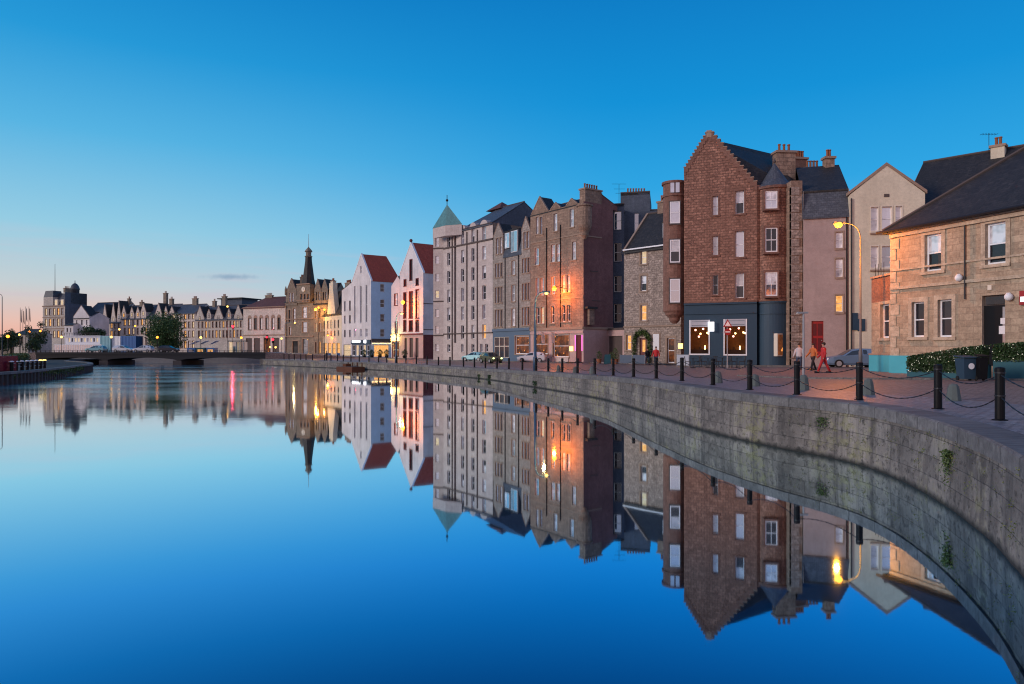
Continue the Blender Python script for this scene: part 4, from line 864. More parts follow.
for x in (545.5, 555.5):
    m = MB(); q = pl.P(pl.u(x), 0); e_ = pl.P(pl.u(x), .9); z = pl.z(x, 333.5); m.tube([(q.x, q.y, z), (e_.x, e_.y, z + .25)], .02, 'black_metal', 5)
    q2 = pl.P(pl.u(x), .15); e2 = pl.P(pl.u(x) + .1, .85); m.slab([(q2.x, q2.y, z), (e2.x, e2.y, z + .2), (e2.x + .02, e2.y + .02, z - 1.3), (q2.x + .02, q2.y + .02, z - 1.35)], .02, 'white_flag'); m.build('banner', b.root)
WL = pl  # used for the wall lamp
# dark pend right of G
b = Bld('passage_link', 'low dark passage link between the brown tenement and the wreathed townhouse', S1 + Vector((-.9, -.3)), at(624.3, 91), 1.45, 'building')
b.wall(b.pl, zat(330, 93), b.ops(b.pl, [(608, 336, 622.5, 362, 'D')]), 'pink_shopfront'); C_, D_ = b.back(4); b.w.obox(b.pl.A, b.pl.d, 0, b.pl.len, -4, .1, zat(330, 93), zat(328, 93), 'dark_trim'); b.blank(b.pl.A, D_, zat(330, 93), 'dark_trim'); b.blank(b.pl.B, C_, zat(330, 93), 'dark_trim'); b.finish()
# ------------------------------------------------------------------ H: grey tenement with leaded mansard
g = 1.36
b = Bld('grey_tenement', 'grey stone tenement with two wall-head gables, dark dormered attic and blue shop', at(493, 109.6), at(530.3, 101.05), g)
pl = b.pl; ze = pl.z(512, 256); zS = pl.z(512, 331)
tri = [(495.2, 497), (498, 499.8), (500.8, 502.4)]; tri2 = [(522.2, 524.2), (525.2, 527), (528, 529.6)]
ops = b.grid(pl, tri + [(511.6, 515.2)] + tri2, [(261, 275), (285.4, 301.5), (308.7, 326)], 512, 'ssdbssdsdsbsds')
ops += b.ops(pl, [(494.5, 337, 509, 357.5, 'N'), (515, 336, 529, 354, 'r')])
b.wall(pl, ze, ops, 'grey_sandstone', mat2='blue_shop_paint', z2=zS, margin='stone_trim', mw=.1)
b.band(pl, zS, .4, 'blue_shop_paint', .2)
for (xa, xb, yp, cols) in ((493.6, 503.3, 223.5, [(496.2, 498.6), (499.8, 502)]), (521.6, 530.3, 217, [(523.6, 526), (527, 529.2)])):
    z1 = pl.z((xa + xb) / 2, 236 if xa < 500 else 230); pp = Plane(pl.P(pl.u(xa), .02), pl.P(pl.u(xb), .02))
    b.wall(pp, z1, b.grid(pp, cols, [((238, 254) if xa < 500 else (232, 248.5))], (xa + xb) / 2, 'sb'), 'grey_sandstone', z0=ze, margin='stone_trim', mw=.08); gablet(b, pp, 0, pp.len, z1, pl.z((xa + xb) / 2, yp), 'grey_sandstone')
    for u in (0, pp.len): b.w.poly([(*pp.P(u), ze), (*pp.P(u, -2), ze), (*pp.P(u, -2), z1), (*pp.P(u), z1)], 'grey_sandstone')
ua, ub = pl.u(503.4), pl.u(521.6); zm = pl.z(512, 229); b.r.slab([(*pl.P(ua, .1), ze), (*pl.P(ub, .1), ze), (*pl.P(ub, -1), zm), (*pl.P(ua, -1), zm)], .1, 'blue_slate')
b.r.slab([(*pl.P(0, -1), zm), (*pl.P(pl.len, -1), zm), (*pl.P(pl.len, -9), zm + .8), (*pl.P(0, -9), zm + .8)], .2, 'slate')
C_, D_ = b.back(9); b.blank(pl.A, D_, zm, 'grey_sandstone'); b.blank(pl.B, C_, zm, 'grey_sandstone'); b.blank(C_, D_, zm, 'grey_sandstone'); b.finish()
for (x0, y0, x1, y1) in ((505.2, 234, 509, 248), (511.2, 232, 517, 252)):
    m = MB(); u0, u1 = pl.u(x0), pl.u(x1); a, z1 = pl.z(x0, y1), pl.z(x0, y0); m.obox(pl.A, pl.d, u0 - .3, u1 + .3, -1.6, -.03, a - .1, z1 + .25, 'blue_slate'); m.obox(pl.A, pl.d, u0 - .08, u1 + .08, -.03, .0, a - .08, z1 + .08, 'white_paint'); m.obox(pl.A, pl.d, u0, (u0 + u1) / 2 - .04, 0, .03, a, z1, 'glass_blind'); m.obox(pl.A, pl.d, (u0 + u1) / 2 + .04, u1, 0, .03, a, z1, 'glass_sky'); m.obox(pl.A, pl.d, u0 - .25, u1 + .25, -1.7, .1, z1 + .25, z1 + .35, 'slate'); m.build('dormer', b.roof)
u0, u1, a, z1 = b.ops(pl, [(494.5, 337, 509, 357.5)])[0]
m = MB(); m.obox(pl.A, pl.d, u0, u1, -.2, -.12, a, z1, 'glass_dark')
for k in range(4): u = u0 + (u1 - u0) * k / 3; m.obox(pl.A, pl.d, max(u0, u - .07), min(u1, u + .07), -.12, -.02, a, z1, 'cream_paint')
for k in (0, .55, 1): z = a + (z1 - a) * k; m.obox(pl.A, pl.d, u0 + .07, u1 - .07, -.118, -.03, max(a, z - .06), min(z1, z + .06), 'cream_paint')
m.build('shop_window', b.root); b.pipe(pl, pl.u(519), zS, ze); b.pipe(pl, pl.u(505.5), zS, ze)
# ------------------------------------------------------------------ I: tall pink hotel with teal pyramid
g = 1.3
b = Bld('seven_storey_block', 'tall pinkish seven-storey block with turquoise pyramid roof on its corner tower', at(443.5, 120.6), at(492.8, 109.8), g)
pl = b.pl; ze = pl.z(486, 241); z7 = pl.z(486, 224)
cols = [(447.2, 450.2), (461, 464), (471.3, 474.4), (482.2, 485.8)]
ops = b.grid(pl, cols, [(246, 259.5), (265.5, 279), (285.4, 299.5), (304.6, 319), (324.4, 338.7)], 484, 'dhdbdddhhsddhbdsddhldwbh')
ops += b.grid(pl, [(447.2, 450.2), (461, 463.5), (471.3, 474.4), (480, 482.5), (485, 488)], [(344, 352)], 484, 'dudud')
ops += b.grid(pl, cols, [(226.5, 240)], 484, 'dshb'); ops += [(pl.u(454), pl.u(456.2), g + 3, z7 - .8, 'D')]
b.wall(pl, z7, ops, 'pink_block', frame='white_paint', reveal=.28, rail=True, mat2='pink_block', z2=ze)
for (xa, xb) in ((446, 451.5), (453, 457), (459.6, 465.4), (469.8, 476), (480.4, 487.6)):   # arched wall-head dormers
    u0, u1 = pl.u(xa), pl.u(xb); z = z7
    vs = [(u0, z), (u1, z)] + [((u0 + u1) / 2 + (u1 - u0) / 2 * math.cos(a_), z + .75 * math.sin(a_)) for a_ in [math.pi * k / 8 for k in range(9)]]
    ring_ = [(u0, z - 2.6), (u1, z - 2.6)] + vs[2:]
    b.w.mesh([(*pl.P(u, .05), zz) for u, zz in vs[2:]] + [(*pl.P(u, -1.8), zz) for u, zz in vs[2:]], [tuple(range(9))] + [(i, i + 1, 10 + i, 9 + i) for i in range(8)], 'pale_margin' if False else 'pink_block')
b.band(pl, ze, .25, 'dark_trim', .16); b.band(pl, pl.z(484, 333.5) , .2, 'dark_trim', .1); b.band(pl, z7 - .05, .12, 'dark_trim', .14)
tw = Plane(at(433.3, 121.2), pl.A); b.wall(tw, z7 + .2, b.grid(tw, [(435.2, 438.8)], [(237.5, 246.6), (256, 263.5), (273.7, 281.3), (290.5, 298), (309.3, 317), (326, 333.3), (344, 351)], 437, 'bsbwssb'), 'pink_block', frame='white_paint')
for y in (249, 302, 336): b.band(tw, tw.z(437, y), .2, 'dark_trim', .1)
C_, D_ = b.back(14); b.blank(tw.A, tw.A + (D_ - pl.A), z7, 'pink_block'); b.blank(pl.B, C_, z7, 'brown_sandstone'); b.blank(C_, D_, z7, 'pink_block')
# teal pyramid over the corner
dd = pl.d; nn_ = pl.n; c1_ = pl.P(pl.u(450), .25); c2_ = pl.P(pl.u(463.5), .25); c0_ = at(432.4, c1_.y + 1.2); cn = [c0_, c1_, c2_, c0_ + c2_ - c1_]; tcx = (c0_ + c2_) / 2; zb = zat(229.5, 121); zt = zat(204.5, tcx.y)
pyr = MB(); pyr.mesh([(q.x, q.y, zb) for q in cn] + [(tcx.x, tcx.y, zt)], [(0, 1, 4), (1, 2, 4), (2, 3, 4), (3, 0, 4), (3, 2, 1, 0)], 'teal_copper'); pyr.tube([(tcx.x, tcx.y, zt - .2), (tcx.x, tcx.y, zt + 1.6)], .06, 'dark_metal', 6); pyr.ball((tcx.x, tcx.y, zt + .7), .22, 'dark_metal')
b.w.prism([q + (tcx - q) * .03 for q in cn], z7 - .9, zb + .05, 'pink_block')
zr = zat(208, 119); ridge_roof(b, Plane(pl.P(4.4), pl.B), 13, z7, zr, 'blue_slate', gable='lead_render', hipl=3, oh=.25)
b.finish(); pyr.build('tower_roof', b.root)
q = at(502, 120); m = MB(); z = zat(212, 120); cq = [q + dd * a_ * 1.3 + nn_ * c_ * 1.3 for a_, c_ in ((-1, 1), (1, 1), (1, -1), (-1, -1))]; m.prism(cq, z - 1.2, z + .15, 'dark_trim')
cq = [q + dd * a_ * 2.0 + nn_ * c_ * 2.0 for a_, c_ in ((-1, 1), (1, 1), (1, -1), (-1, -1))]; m.mesh([(p_.x, p_.y, z + .15) for p_ in cq] + [(q.x, q.y, zat(202, 120))], [(0, 1, 4), (1, 2, 4), (2, 3, 4), (3, 0, 4), (3, 2, 1, 0)], 'brown_tile'); m.build('cupola', b.root)
for x in (452.5, 467.2, 477.6): b.pipe(pl, pl.u(x), g, z7 - .6, 'dark_trim', .09)
# ------------------------------------------------------------------ J: white gabled building with red roof
g = 1.3
b = Bld('gabled_warehouse', 'white gabled building with arched red-brick window strips and red tiled roof', at(399.8, 150), at(423.2, 142), g)
pl = b.pl; zL = pl.z(400, 275); zR = pl.z(423, 273); uA = pl.u(411); zA = pl.z(411, 243); zS = pl.z(411, 335)
ops = b.ops(pl, [(403.6, 293, 406.2, 318, 'd'), (403.6, 320.5, 406.2, 331, 'd'), (409.2, 292, 412.6, 318, 'd'), (409.2, 321, 412.6, 331, 'd'), (415.8, 290, 418.8, 318, 'b'), (415.8, 320.5, 418.8, 331, 's'), (409.8, 260, 412.2, 280, 'd'), (404, 280, 406.2, 286, 'd'), (416, 279, 418.4, 285, 'd')])
ops += b.ops(pl, [(404.5, 338, 407, 357.5, 'D'), (409.5, 338, 413, 357.5, 'D'), (415.5, 338, 418.5, 357.5, 'D')])
b.wall(pl, zA, ops, 'white_render', hp=[half(0, zL, uA, zA), half(uA, zA, pl.len, zR)], mat2='pink_shopfront', z2=zS, margin='maroon_stone', mw=.16, frame='maroon_paint')
b.band(pl, zS, .3, 'maroon_stone', .15)
S1 = side_pt(pl, 434.5); ps = Plane(pl.B, S1); b.wall(ps, zR, [], 'white_render', mat2='maroon_stone', z2=zS)
for y in (304, 330): b.band(ps, ps.z(428, y), .15, 'dark_trim', .05)
L1 = pl.P(0, -ps.len * 2); b.blank(pl.A, L1, zL, 'white_render'); b.gm = 'white_render'
gable_front_roof(b, pl, -.1, zL, uA, zA, pl.len + .1, zR, ps.len * 2, 'red_tile'); skews(b, pl, [(-.1, zL), (uA, zA), (pl.len + .1, zR)], 'white_paint', .2); b.finish()
m = MB(); m.ball((*pl.P(uA), zA + .5), .35, 'maroon_stone'); m.build('finial', b.root)
# J2 left wing with pub
b = Bld('pub_house', 'narrow white house with small dark gable over a green-lit pub front', at(391.3, 151.5), at(399.7, 150.1), g)
pl = b.pl; zL = pl.z(392, 286); uA = pl.len * .75; zA = pl.z(398, 276); ops = b.ops(pl, [(394.5, 294, 397.5, 305, 'b'), (395, 322, 397.3, 333, 'd'), (392.5, 342, 399, 357.5, 'r')])
b.wall(pl, zA, ops, 'white_render', hp=[half(0, zL, uA, zA), half(uA, zA, pl.len, zA - .8)], margin='maroon_stone', mw=.1)
b.blank(pl.A, pl.P(0, -9), zL, 'white_render'); b.gm = 'white_render'; gable_front_roof(b, pl, -.1, zL, uA, zA, pl.len, zA - .8, 9, 'slate'); b.finish()
m = MB(); m.obox(pl.A, pl.d, .05, pl.len, .02, .2, pl.z(395, 341), pl.z(395, 337.5), 'sign_yellow'); m.build('lit_fascia', b.root)
# ------------------------------------------------------------------ K: white-blue building with red hipped roof
b = Bld('white_gabled_block', 'white block with blue-white side wall, narrow slit windows and steep red roof', at(351.8, 182), at(371, 172.5), g)
pl = b.pl; uA = pl.u(361.2); zA = pl.z(361, 254.5); zL = pl.z(352, 283); zR = pl.z(371, 281); zS = pl.z(361, 338.5)
ops = b.ops(pl, [(354, 286, 355.4, 323, 'd'), (359.9, 286, 361.5, 323, 'd'), (365.6, 285, 367.2, 322.5, 'd'), (360.2, 266, 361.5, 273, 'd'), (353.8, 329, 355.8, 337, 's'), (359.8, 329, 361.8, 337, 's'), (365.3, 328.5, 367.5, 337, 's')] + [(352.3 + k * 3.6, 345, 355 + k * 3.6, 355.5, 'w' if k % 2 else 'd') for k in range(5)])
b.wall(pl, zA, ops, 'white_render', hp=[half(0, zL, uA, zA), half(uA, zA, pl.len, zR)], mat2='blue_shop_paint', z2=pl.z(361, 343.5), frame='white_paint')
S1 = side_pt(pl, 401.5); ps = Plane(pl.B, S1); o2 = b.ops(ps, [(380.3, y, 384.5, y + 8, 'd') for y in (284, 299.5, 314, 329)] + [(374, 345, 389, 357, 'l')]); b.wall(ps, ps.z(380, 281), o2, 'blue_white_render', frame='white_paint')
b.band(ps, ps.z(380, 342), .8, 'dark_trim', .5)
b.blank(pl.A, pl.P(0, -ps.len), zL, 'white_render'); b.blank(pl.P(0, -ps.len), S1, zL, 'white_render')
ed = ps.len; gd = zR; uM = pl.len
for (u0, z0_, u1, z1_) in ((-.1, zL, uA, zA), (uA, zA, uM + .1, zR)):
    back_r = -ed + 1.4
    b.r.slab([(*pl.P(u0, -.3), z0_ + .1), (*pl.P(u1, -.3), z1_ + .1)] + ([(*pl.P(u1, back_r), z1_ + .1), (*pl.P(u0, -ed), z0_ + .1)] if u0 < uA - .01 else [(*pl.P(u1, -ed), z1_ + .1), (*pl.P(u0, back_r), z0_ + .1)]), .15, 'red_tile')
b.r.slab([(*pl.P(-.1, -ed), zL + .1), (*pl.P(uA, -ed + 1.4), zA + .1), (*pl.P(uM + .1, -ed), zR + .1)], .15, 'red_tile')
skews(b, pl, [(-.1, zL), (uA, zA), (pl.len + .1, zR)], 'white_paint', .3); b.finish()
m = MB(); m.obox(pl.A, pl.d, .0, pl.len, .02, .25, pl.z(361, 344), pl.z(361, 340), 'navy_paint'); m.build('fascia', b.root)
m = MB(); m.obox(pl.A, pl.d, pl.u(353), pl.u(361.5), .27, .33, pl.z(357, 342.6), pl.z(357, 340.4), 'sign_white'); tag(m.build('lit_sign', b.root), 'long white illuminated sign strip')
m = MB(); q = pl.P(pl.u(366.5), .3); m.lathe((q.x, q.y, pl.z(366.5, 341.6) - .45), [(.1, 0), (.45, .1), (.5, .45), (.45, .8), (.1, .9)], 'sign_white', 16); tag(m.build('lit_roundel', b.root), 'round white illuminated sign')
m = MB()
for k in range(24):
    q = ps.P(ps.len * (k + .5) / 24, .55); m.ball((q.x, q.y, ps.z(380, 343.5)), .09, 'globe_warm', 6)
m.tube([(*ps.P(0, .55), ps.z(380, 343.5)), (*ps.P(ps.len, .55), ps.z(380, 343.5))], .03, 'black_metal', 4); m.build('festoon_lights', b.root)
# K2 left white neighbour
b = Bld('white_townhouse', 'plain white townhouse with big chimney left of the red-roofed white block', at(341.8, 187), at(351.9, 182.1), g)
pl = b.pl; zL = pl.z(342, 290); zR = pl.z(352, 282)
ops = b.grid(pl, [(344, 345.6), (349, 350.7)], [(301, 311), (315.5, 323.5), (330, 337)], 347, 'sdsdds') + b.ops(pl, [(343.4, 344.5, 350.6, 356, 'w')])
b.wall(pl, zR, ops, 'white_render', hp=[half(0, zL, pl.len, zR)], frame='dark_trim'); C_, D_ = b.back(9); b.blank(pl.A, D_, zL, 'white_render'); b.blank(D_, C_, zL, 'white_render'); b.r.slab([(*pl.P(0, .1), zL + .05), (*pl.B, zR + .05), (*C_, zR + .6), (*D_, zL + .6)], .15, 'slate')
b.chimney(pl.P(pl.len * .55, -4), (2.0, 1.0), zL, zat(271, 186), 'soot_stone', 5, pl.ang); b.finish()
# ------------------------------------------------------------------ L: cream houses
b = Bld('cream_house', 'cream house with tall tapering chimney gable lit yellow beside the spired building', at(322, 199), at(341.7, 187.2), g)
pl = b.pl; ze = pl.z(336, 313)
ops = b.grid(pl, [(323.5, 325), (327, 328.5), (330.4, 331.8), (334, 335.4), (337.6, 339)], [(320, 328), (330.5, 336)], 336, 'dswsddwsds') + b.ops(pl, [(323.5 + 4.4 * k, 343, 326.8 + 4.4 * k, 354, 'l') for k in range(4)])
b.wall(pl, ze, ops, 'cream_render', frame='dark_trim'); C_, D_ = b.back(8); b.blank(pl.A, D_, ze, 'cream_render'); b.blank(pl.B, C_, ze, 'cream_render')
ridge_roof(b, pl, 8, ze, zat(291, 197), 'slate', gable='cream_render')
gu = pl.u(331.5); tp_ = [(pl.u(327.5), ze - .2), (pl.u(335.5), ze - .2), (pl.u(333.2), pl.z(331, 290)), (pl.u(333.2), pl.z(331, 283)), (pl.u(329.4), pl.z(331, 283)), (pl.u(329.4), pl.z(331, 290))]
vs = [(*pl.P(u, w_), z) for w_ in (.06, -1.2) for u, z in tp_]; b.w.mesh(vs, [tuple(range(6)), tuple(range(6, 12))[::-1]] + [(i, (i + 1) % 6, 6 + (i + 1) % 6, 6 + i) for i in range(6)], 'cream_render')
b.chimney(pl.P(gu, -.5), (1.7, .9), pl.z(331, 283), pl.z(331, 281.5), 'cream_render', 4, pl.ang); b.chimney(pl.P(pl.len - 1.2, -2.5), (3.4, .8), ze, zat(283, 189), 'soot_stone', 6, pl.ang); b.finish()
# ------------------------------------------------------------------ M: spired building
b = Bld('spired_building', 'ornate sooty stone building with clock and tall pointed spire', at(285.3, 206), at(313.5, 200), g, 'building')
pl = b.pl; ze = pl.z(300, 301)
ops = b.ops(pl, [(288.5, 310, 290.5, 322, 'd'), (293, 308.5, 295.5, 323, 'b'), (302.5, 307, 307, 318, 'b'), (302.3, 322, 307.2, 332.5, 's'), (292.5, 341, 298, 353, 'd'), (302.5, 339, 308, 354, 'u'), (289, 327, 291, 335, 's')])
b.wall(pl, ze, ops, 'soot_stone', margin='stone_trim', mw=.25, frame='dark_trim')
for y in (303, 319.5, 337): b.band(pl, pl.z(300, y), .3, 'stone_trim', .25)
C_, D_ = b.back(9); b.blank(pl.A, D_, ze, 'soot_stone'); b.blank(pl.B, C_, ze, 'soot_stone'); b.blank(C_, D_, ze, 'soot_stone')
# left gable
pg = Plane(pl.P(pl.u(286.5), .25), pl.P(pl.u(297.5), .25)); zg = pg.z(292, 293); zt = pg.z(292, 279); b.wall(pg, zt, b.ops(pg, [(289, 293, 290.7, 302, 's'), (292, 293, 293.7, 302, 's')]), 'soot_stone', z0=ze - 1.2, hp=[half(0, zg, pg.len / 2, zt), half(pg.len / 2, zt, pg.len, zg)], margin='stone_trim', mw=.12)
skews(b, pg, [(0, zg), (pg.len / 2, zt), (pg.len, zg)], 'stone_trim', .3); b.r.slab([(*pg.P(0, -.3), zg), (*pg.P(pg.len / 2, -.3), zt), (*pg.P(pg.len / 2, -5), zt), (*pg.P(0, -5), zg)], .15, 'slate'); b.r.slab([(*pg.P(pg.len / 2, -.3), zt), (*pg.P(pg.len, -.3), zg), (*pg.P(pg.len, -5), zg), (*pg.P(pg.len / 2, -5), zt)], .15, 'slate')
for u in (0, pg.len): b.w.tube([(*pg.P(u), zg - .5), (*pg.P(u), zg + 1.2), (*pg.P(u), zg + 2.2)], [.35, .35, .02], 'soot_stone', 6)
# tower
pt = Plane(pl.P(pl.u(298.5), .6), pl.P(pl.u(311.8), .6)); z1 = pt.z(305, 284.5); b.wall(pt, z1, b.ops(pt, [(300.2, 294, 302.4, 301.5, 'd'), (303.6, 294, 305.8, 301.5, 'd'), (307, 294, 309.2, 301.5, 'd')]), 'soot_stone', z0=ze - .6, margin='stone_trim', mw=.12, frame='dark_trim')
b.w.prism([pt.P(0, -.28), pt.P(pt.len, -.28), pt.P(pt.len, -3.6), pt.P(0, -3.6)], ze - .5, z1, 'soot_stone'); b.band(pt, z1, .3, 'stone_trim', .3); b.band(pt, ze, .3, 'stone_trim', .2)
tc2 = pt.P(pt.len / 2, -1.9)
q = pt.P(pt.u(303.2), .08); ck = MB(); an = pt.ang
zz = pt.z(303.2, 289.3)
vs = []; 
for w_ in (0.02, .16): vs += [(*pt.P(pt.u(303.6) + .72 * math.cos(a_), w_), zz + .72 * math.sin(a_)) for a_ in [2 * math.pi * k / 20 for k in range(20)]]
ck.mesh(vs, [tuple(range(20)), tuple(range(20, 40))] + [(i, (i + 1) % 20, 20 + (i + 1) % 20, 20 + i) for i in range(20)], 'cream_paint'); ck.obox(pt.A, pt.d, pt.u(303.6) - .04, pt.u(303.6) + .04, .17, .2, zz, zz + .5, 'black_metal'); ck.obox(pt.A, pt.d, pt.u(303.6), pt.u(303.6) + .35, .17, .2, zz - .04, zz + .04, 'black_metal')
sp = MB(); zb = z1 + .2; zt2 = zat(257, tc2.y); zt3 = zat(248.5, tc2.y)
sp.lathe((tc2.x, tc2.y, 0), [(2.05, zb), (1.7, zb + 1.4), (1.0, zt2 - 1.2), (.95, zt2)], 'slate', 8); sp.lathe((tc2.x, tc2.y, 0), [(1.1, zt2), (1.15, zt2 + .2), (.8, zt2 + .3), (.8, zt2 + 1.4), (1.15, zt2 + 1.5), (.9, zt2 + 2.0), (.12, zt3 + .4), (.1, zt3 + .5)], 'soot_stone', 8)
sp.tube([(tc2.x, tc2.y, zt3), (tc2.x, tc2.y, zat(234, tc2.y))], [.09, .04], 'galvanised', 6)
ridge_roof(b, pl, 9, ze, ze + 4, 'slate', gable='soot_stone', hipl=2, hipr=2); b.chimney(pl.P(pl.u(297), -2), (1.1, .9), ze, pl.z(297, 277), 'soot_stone', 3); b.finish(); ck.build('clock', b.root); sp.build('spire', b.root)
b = Bld('dormered_wing', 'dark stone wing with gabled dormers between the spire and the cream house', at(313.5, 200), at(331, 196.5), g)
pl = b.pl; ze = pl.z(320, 303); b.wall(pl, ze, b.grid(pl, [(315, 316.6), (319, 320.6)], [(309, 318), (323, 332), (342, 353)], 317, 'sdwsdl'), 'soot_stone', margin='stone_trim', mw=.15, frame='dark_trim'); C_, D_ = b.back(8); b.blank(pl.B, C_, ze, 'soot_stone'); b.blank(pl.A, D_, ze, 'soot_stone')
ridge_roof(b, pl, 8, ze, pl.z(320, 284) + .4, 'slate', gable='soot_stone')
for xa in (321.5, 314.5):
    pp = Plane(pl.P(pl.u(xa), .05), pl.P(pl.u(xa + 6.5), .05)); z1 = pp.z(xa + 3, 290); b.wall(pp, z1, b.grid(pp, [(xa + 1.2, xa + 2.6), (xa + 3.8, xa + 5.2)], [(292, 300)], xa + 3, 'db'), 'soot_stone', z0=ze - .1, frame='dark_trim'); gablet(b, pp, 0, pp.len, z1, pp.z(xa + 3, 279), 'soot_stone', depth=4)
b.finish()
# ------------------------------------------------------------------ N: arched-window hall
b = Bld('hall_building', 'long cream stone hall with six arched windows and brown hipped roof', at(243.3, 213), at(285.3, 205.5), g)
pl = b.pl; ze = pl.z(262, 307)
ops = b.grid(pl, [(x - 1.4, x + 1.4) for x in (249.7, 255.5, 261.2, 267, 273, 279)], [(318, 329.5)], 264, 'sdsusd') + b.grid(pl, [(246, 252), (254, 260), (264, 270), (273, 279)], [(338, 353)], 264, 'DDrD')
b.wall(pl, ze, ops, 'far_cream_stone', margin='stone_trim', mw=.18, frame='dark_trim')
for o in ops[:6]:
    um = (o[0] + o[1]) / 2; r_ = (o[1] - o[0]) / 2 + .18; b.w.mesh([(*pl.P(um + r_ * math.cos(a_), w_), o[3] + .2 + r_ * math.sin(a_)) for w_ in (.05,) for a_ in [math.pi * k / 8 for k in range(9)]], [tuple(range(9))], 'stone_trim')
b.band(pl, pl.z(264, 335.5), .3, 'stone_trim', .2); b.band(pl, ze - .3, .35, 'stone_trim', .3)
C_, D_ = b.back(12); b.blank(pl.A, D_, ze, 'far_cream_stone'); b.blank(pl.B, C_, ze, 'far_cream_stone'); b.blank(C_, D_, ze, 'far_cream_stone')
ridge_roof(b, pl, 12, ze, zat(296.5, 213), 'brown_tile', hipl=3.4, oh=.4, gable='far_cream_stone'); b.chimney(pl.P(4.6, -6), (2.8, .7), ze + 2, zat(295, 213), 'soot_stone', 5, pl.ang); b.finish()
# ------------------------------------------------------------------ far rows across the river
def far_block(name, label, x0, D0, x1, D1, ye, yr, cols, rows, gables, mat, roof, styles='bslwsdbl', mat_g=None, chim=(), refx=None, depth=9):
    b = Bld(name, label, at(x0, D0), at(x1, D1), 1.3); pl = b.pl; rx = refx or (x0 + x1) / 2; ze = pl.z(rx, ye)
    ops = []; i = 0
    for (y0, y1) in rows:
        for (a, c) in cols: ops.append((pl.u(a), pl.u(c), pl.z(rx, y1), pl.z(rx, y0), styles[i % len(styles)])); i += 1
    b.wall(pl, ze, ops, mat, margin='stone_trim' if mat != 'white_render' else None, mw=.14, frame='dark_trim'); C_, D_ = b.back(depth)
    b.blank(pl.A, D_, ze, mat); b.blank(pl.B, C_, ze, mat); b.blank(C_, D_, ze, mat); ridge_roof(b, pl, depth, ze, pl.z(rx, yr), roof, gable=mat)
    for (xc, hw, yb, yt, st) in gables:
        pp = Plane(pl.P(pl.u(xc - hw), .06), pl.P(pl.u(xc + hw), .06)); z1 = pl.z(rx, yb)
        if z1 > ze + .05:
            b.wall(pp, z1, [], mat_g or mat, z0=ze - .02)
            for u in (0, pp.len): b.w.poly([(*pp.P(u), ze), (*pp.P(u, -2.5), ze), (*pp.P(u, -2.5), z1), (*pp.P(u), z1)], mat)
        gablet(b, pp, 0, pp.len, max(z1, ze), pl.z(rx, yt), mat_g or mat, depth=3.5)
        if st:
            wz0 = max(z1, ze) - 1.1; m_ = MB(); c = pp.P(pp.len / 2, .05); put(window_meshes(.8, 1.5, 0, 'dark_trim', True, 0), 'window', b.root, (c.x, c.y, wz0), pp.ang)
            o_ = b.root.children[-1]; pn = bpy.data.objects.new('pane', pane_mesh(.8, 1.5, GL[st], 'full')); COL.objects.link(pn); pn.parent = o_; pn.location = (0, .005, 0)
    for (xc, w_, yt) in chim: b.chimney(pl.P(pl.u(xc), -depth / 2), (w_, .8), ze, pl.z(rx, yt), 'soot_stone', max(2, int(w_ / .5)), pl.ang)
    return b.finish()
far_block('gabled_terrace', 'far stone terrace with three steep gables behind the parked stalls', 195.5, 223, 243, 214, 319, 304.5, [(198.2 + k * 3.5, 199.7 + k * 3.5) for k in range(13)], [(321.5, 327.5), (330.5, 337.5)], [(200, 4.2, 317, 305.5, 'w'), (209, 2, 314, 309, 's'), (218.7, 4.2, 317, 305.5, 's'), (229, 2, 314, 309, 'l'), (238.4, 4.2, 317, 305.5, 'w')], 'far_grey_stone', 'blue_slate', chim=((213, 1.6, 295.5), (203, 1.2, 300)))
far_block('cream_terrace', 'far pale terrace with round-headed upper windows right of the big tree', 171, 228, 195.4, 223.1, 313, 303.5, [(172.6 + k * 3.9, 174.6 + k * 3.9) for k in range(6)], [(314.5, 319), (322, 328), (331, 337), (341, 348)], [(172, 2.4, 312, 306, None)], 'far_cream_stone', 'blue_slate', 'wbslbw', chim=((183.6, 2.0, 298),))
far_block('dormered_terrace', 'far pink stone terrace with lit dormer windows behind the big tree', 121, 238, 171, 228.2, 318, 304, [(124 + k * 4.3, 125.7 + k * 4.3) for k in range(11)], [(319, 325), (328, 334), (338, 345)], [(124, 2.2, 313, 305, 'l'), (132, 2, 313, 306.5, 'w'), (138, 2, 313, 306.5, 'l'), (143.5, 2.6, 312, 303, 'w'), (158.7, 3.8, 316, 303.5, None), (166, 1.8, 313, 307, 'l')], 'far_cream_stone', 'blue_slate', 'lwbslwbd', chim=((154, 1.4, 293), (160, 1.4, 299), (130, 1.4, 301)))
far_block('peaked_terrace', 'far rosy terrace with two pointed gables left of the tree', 101, 243, 121, 238.2, 322, 303, [(103.5 + k * 3.6, 105.2 + k * 3.6) for k in range(5)], [(323, 328), (331, 337)], [(105, 2.2, 318, 304, 'l'), (113.5, 2.2, 318, 303, 'w'), (119, 1.8, 316, 301, 's')], 'far_cream_stone', 'blue_slate', 'lwlbs', chim=((117, 1.0, 298.5),))
far_block('slate_roofed_hall', 'low dark hall with long blue slate roof behind the white house', 86.5, 262, 121, 255, 313, 301.5, [(90 + k * 6, 92 + k * 6) for k in range(5)], [(318, 326)], [], 'far_grey_stone', 'blue_slate', 'dsdsd')
b = Bld('corner_block', 'grand grey stone block with mansard corner pavilion and domed turret at far left', at(42.8, 262), at(65, 257), 1.3)
pl = b.pl; ze = pl.z(54, 306); ops = b.grid(pl, [(45 + k * 4.1, 47 + k * 4.1) for k in range(5)], [(308.5, 315), (319, 326), (331, 337.5)], 54, 'wbwlbwlbws')
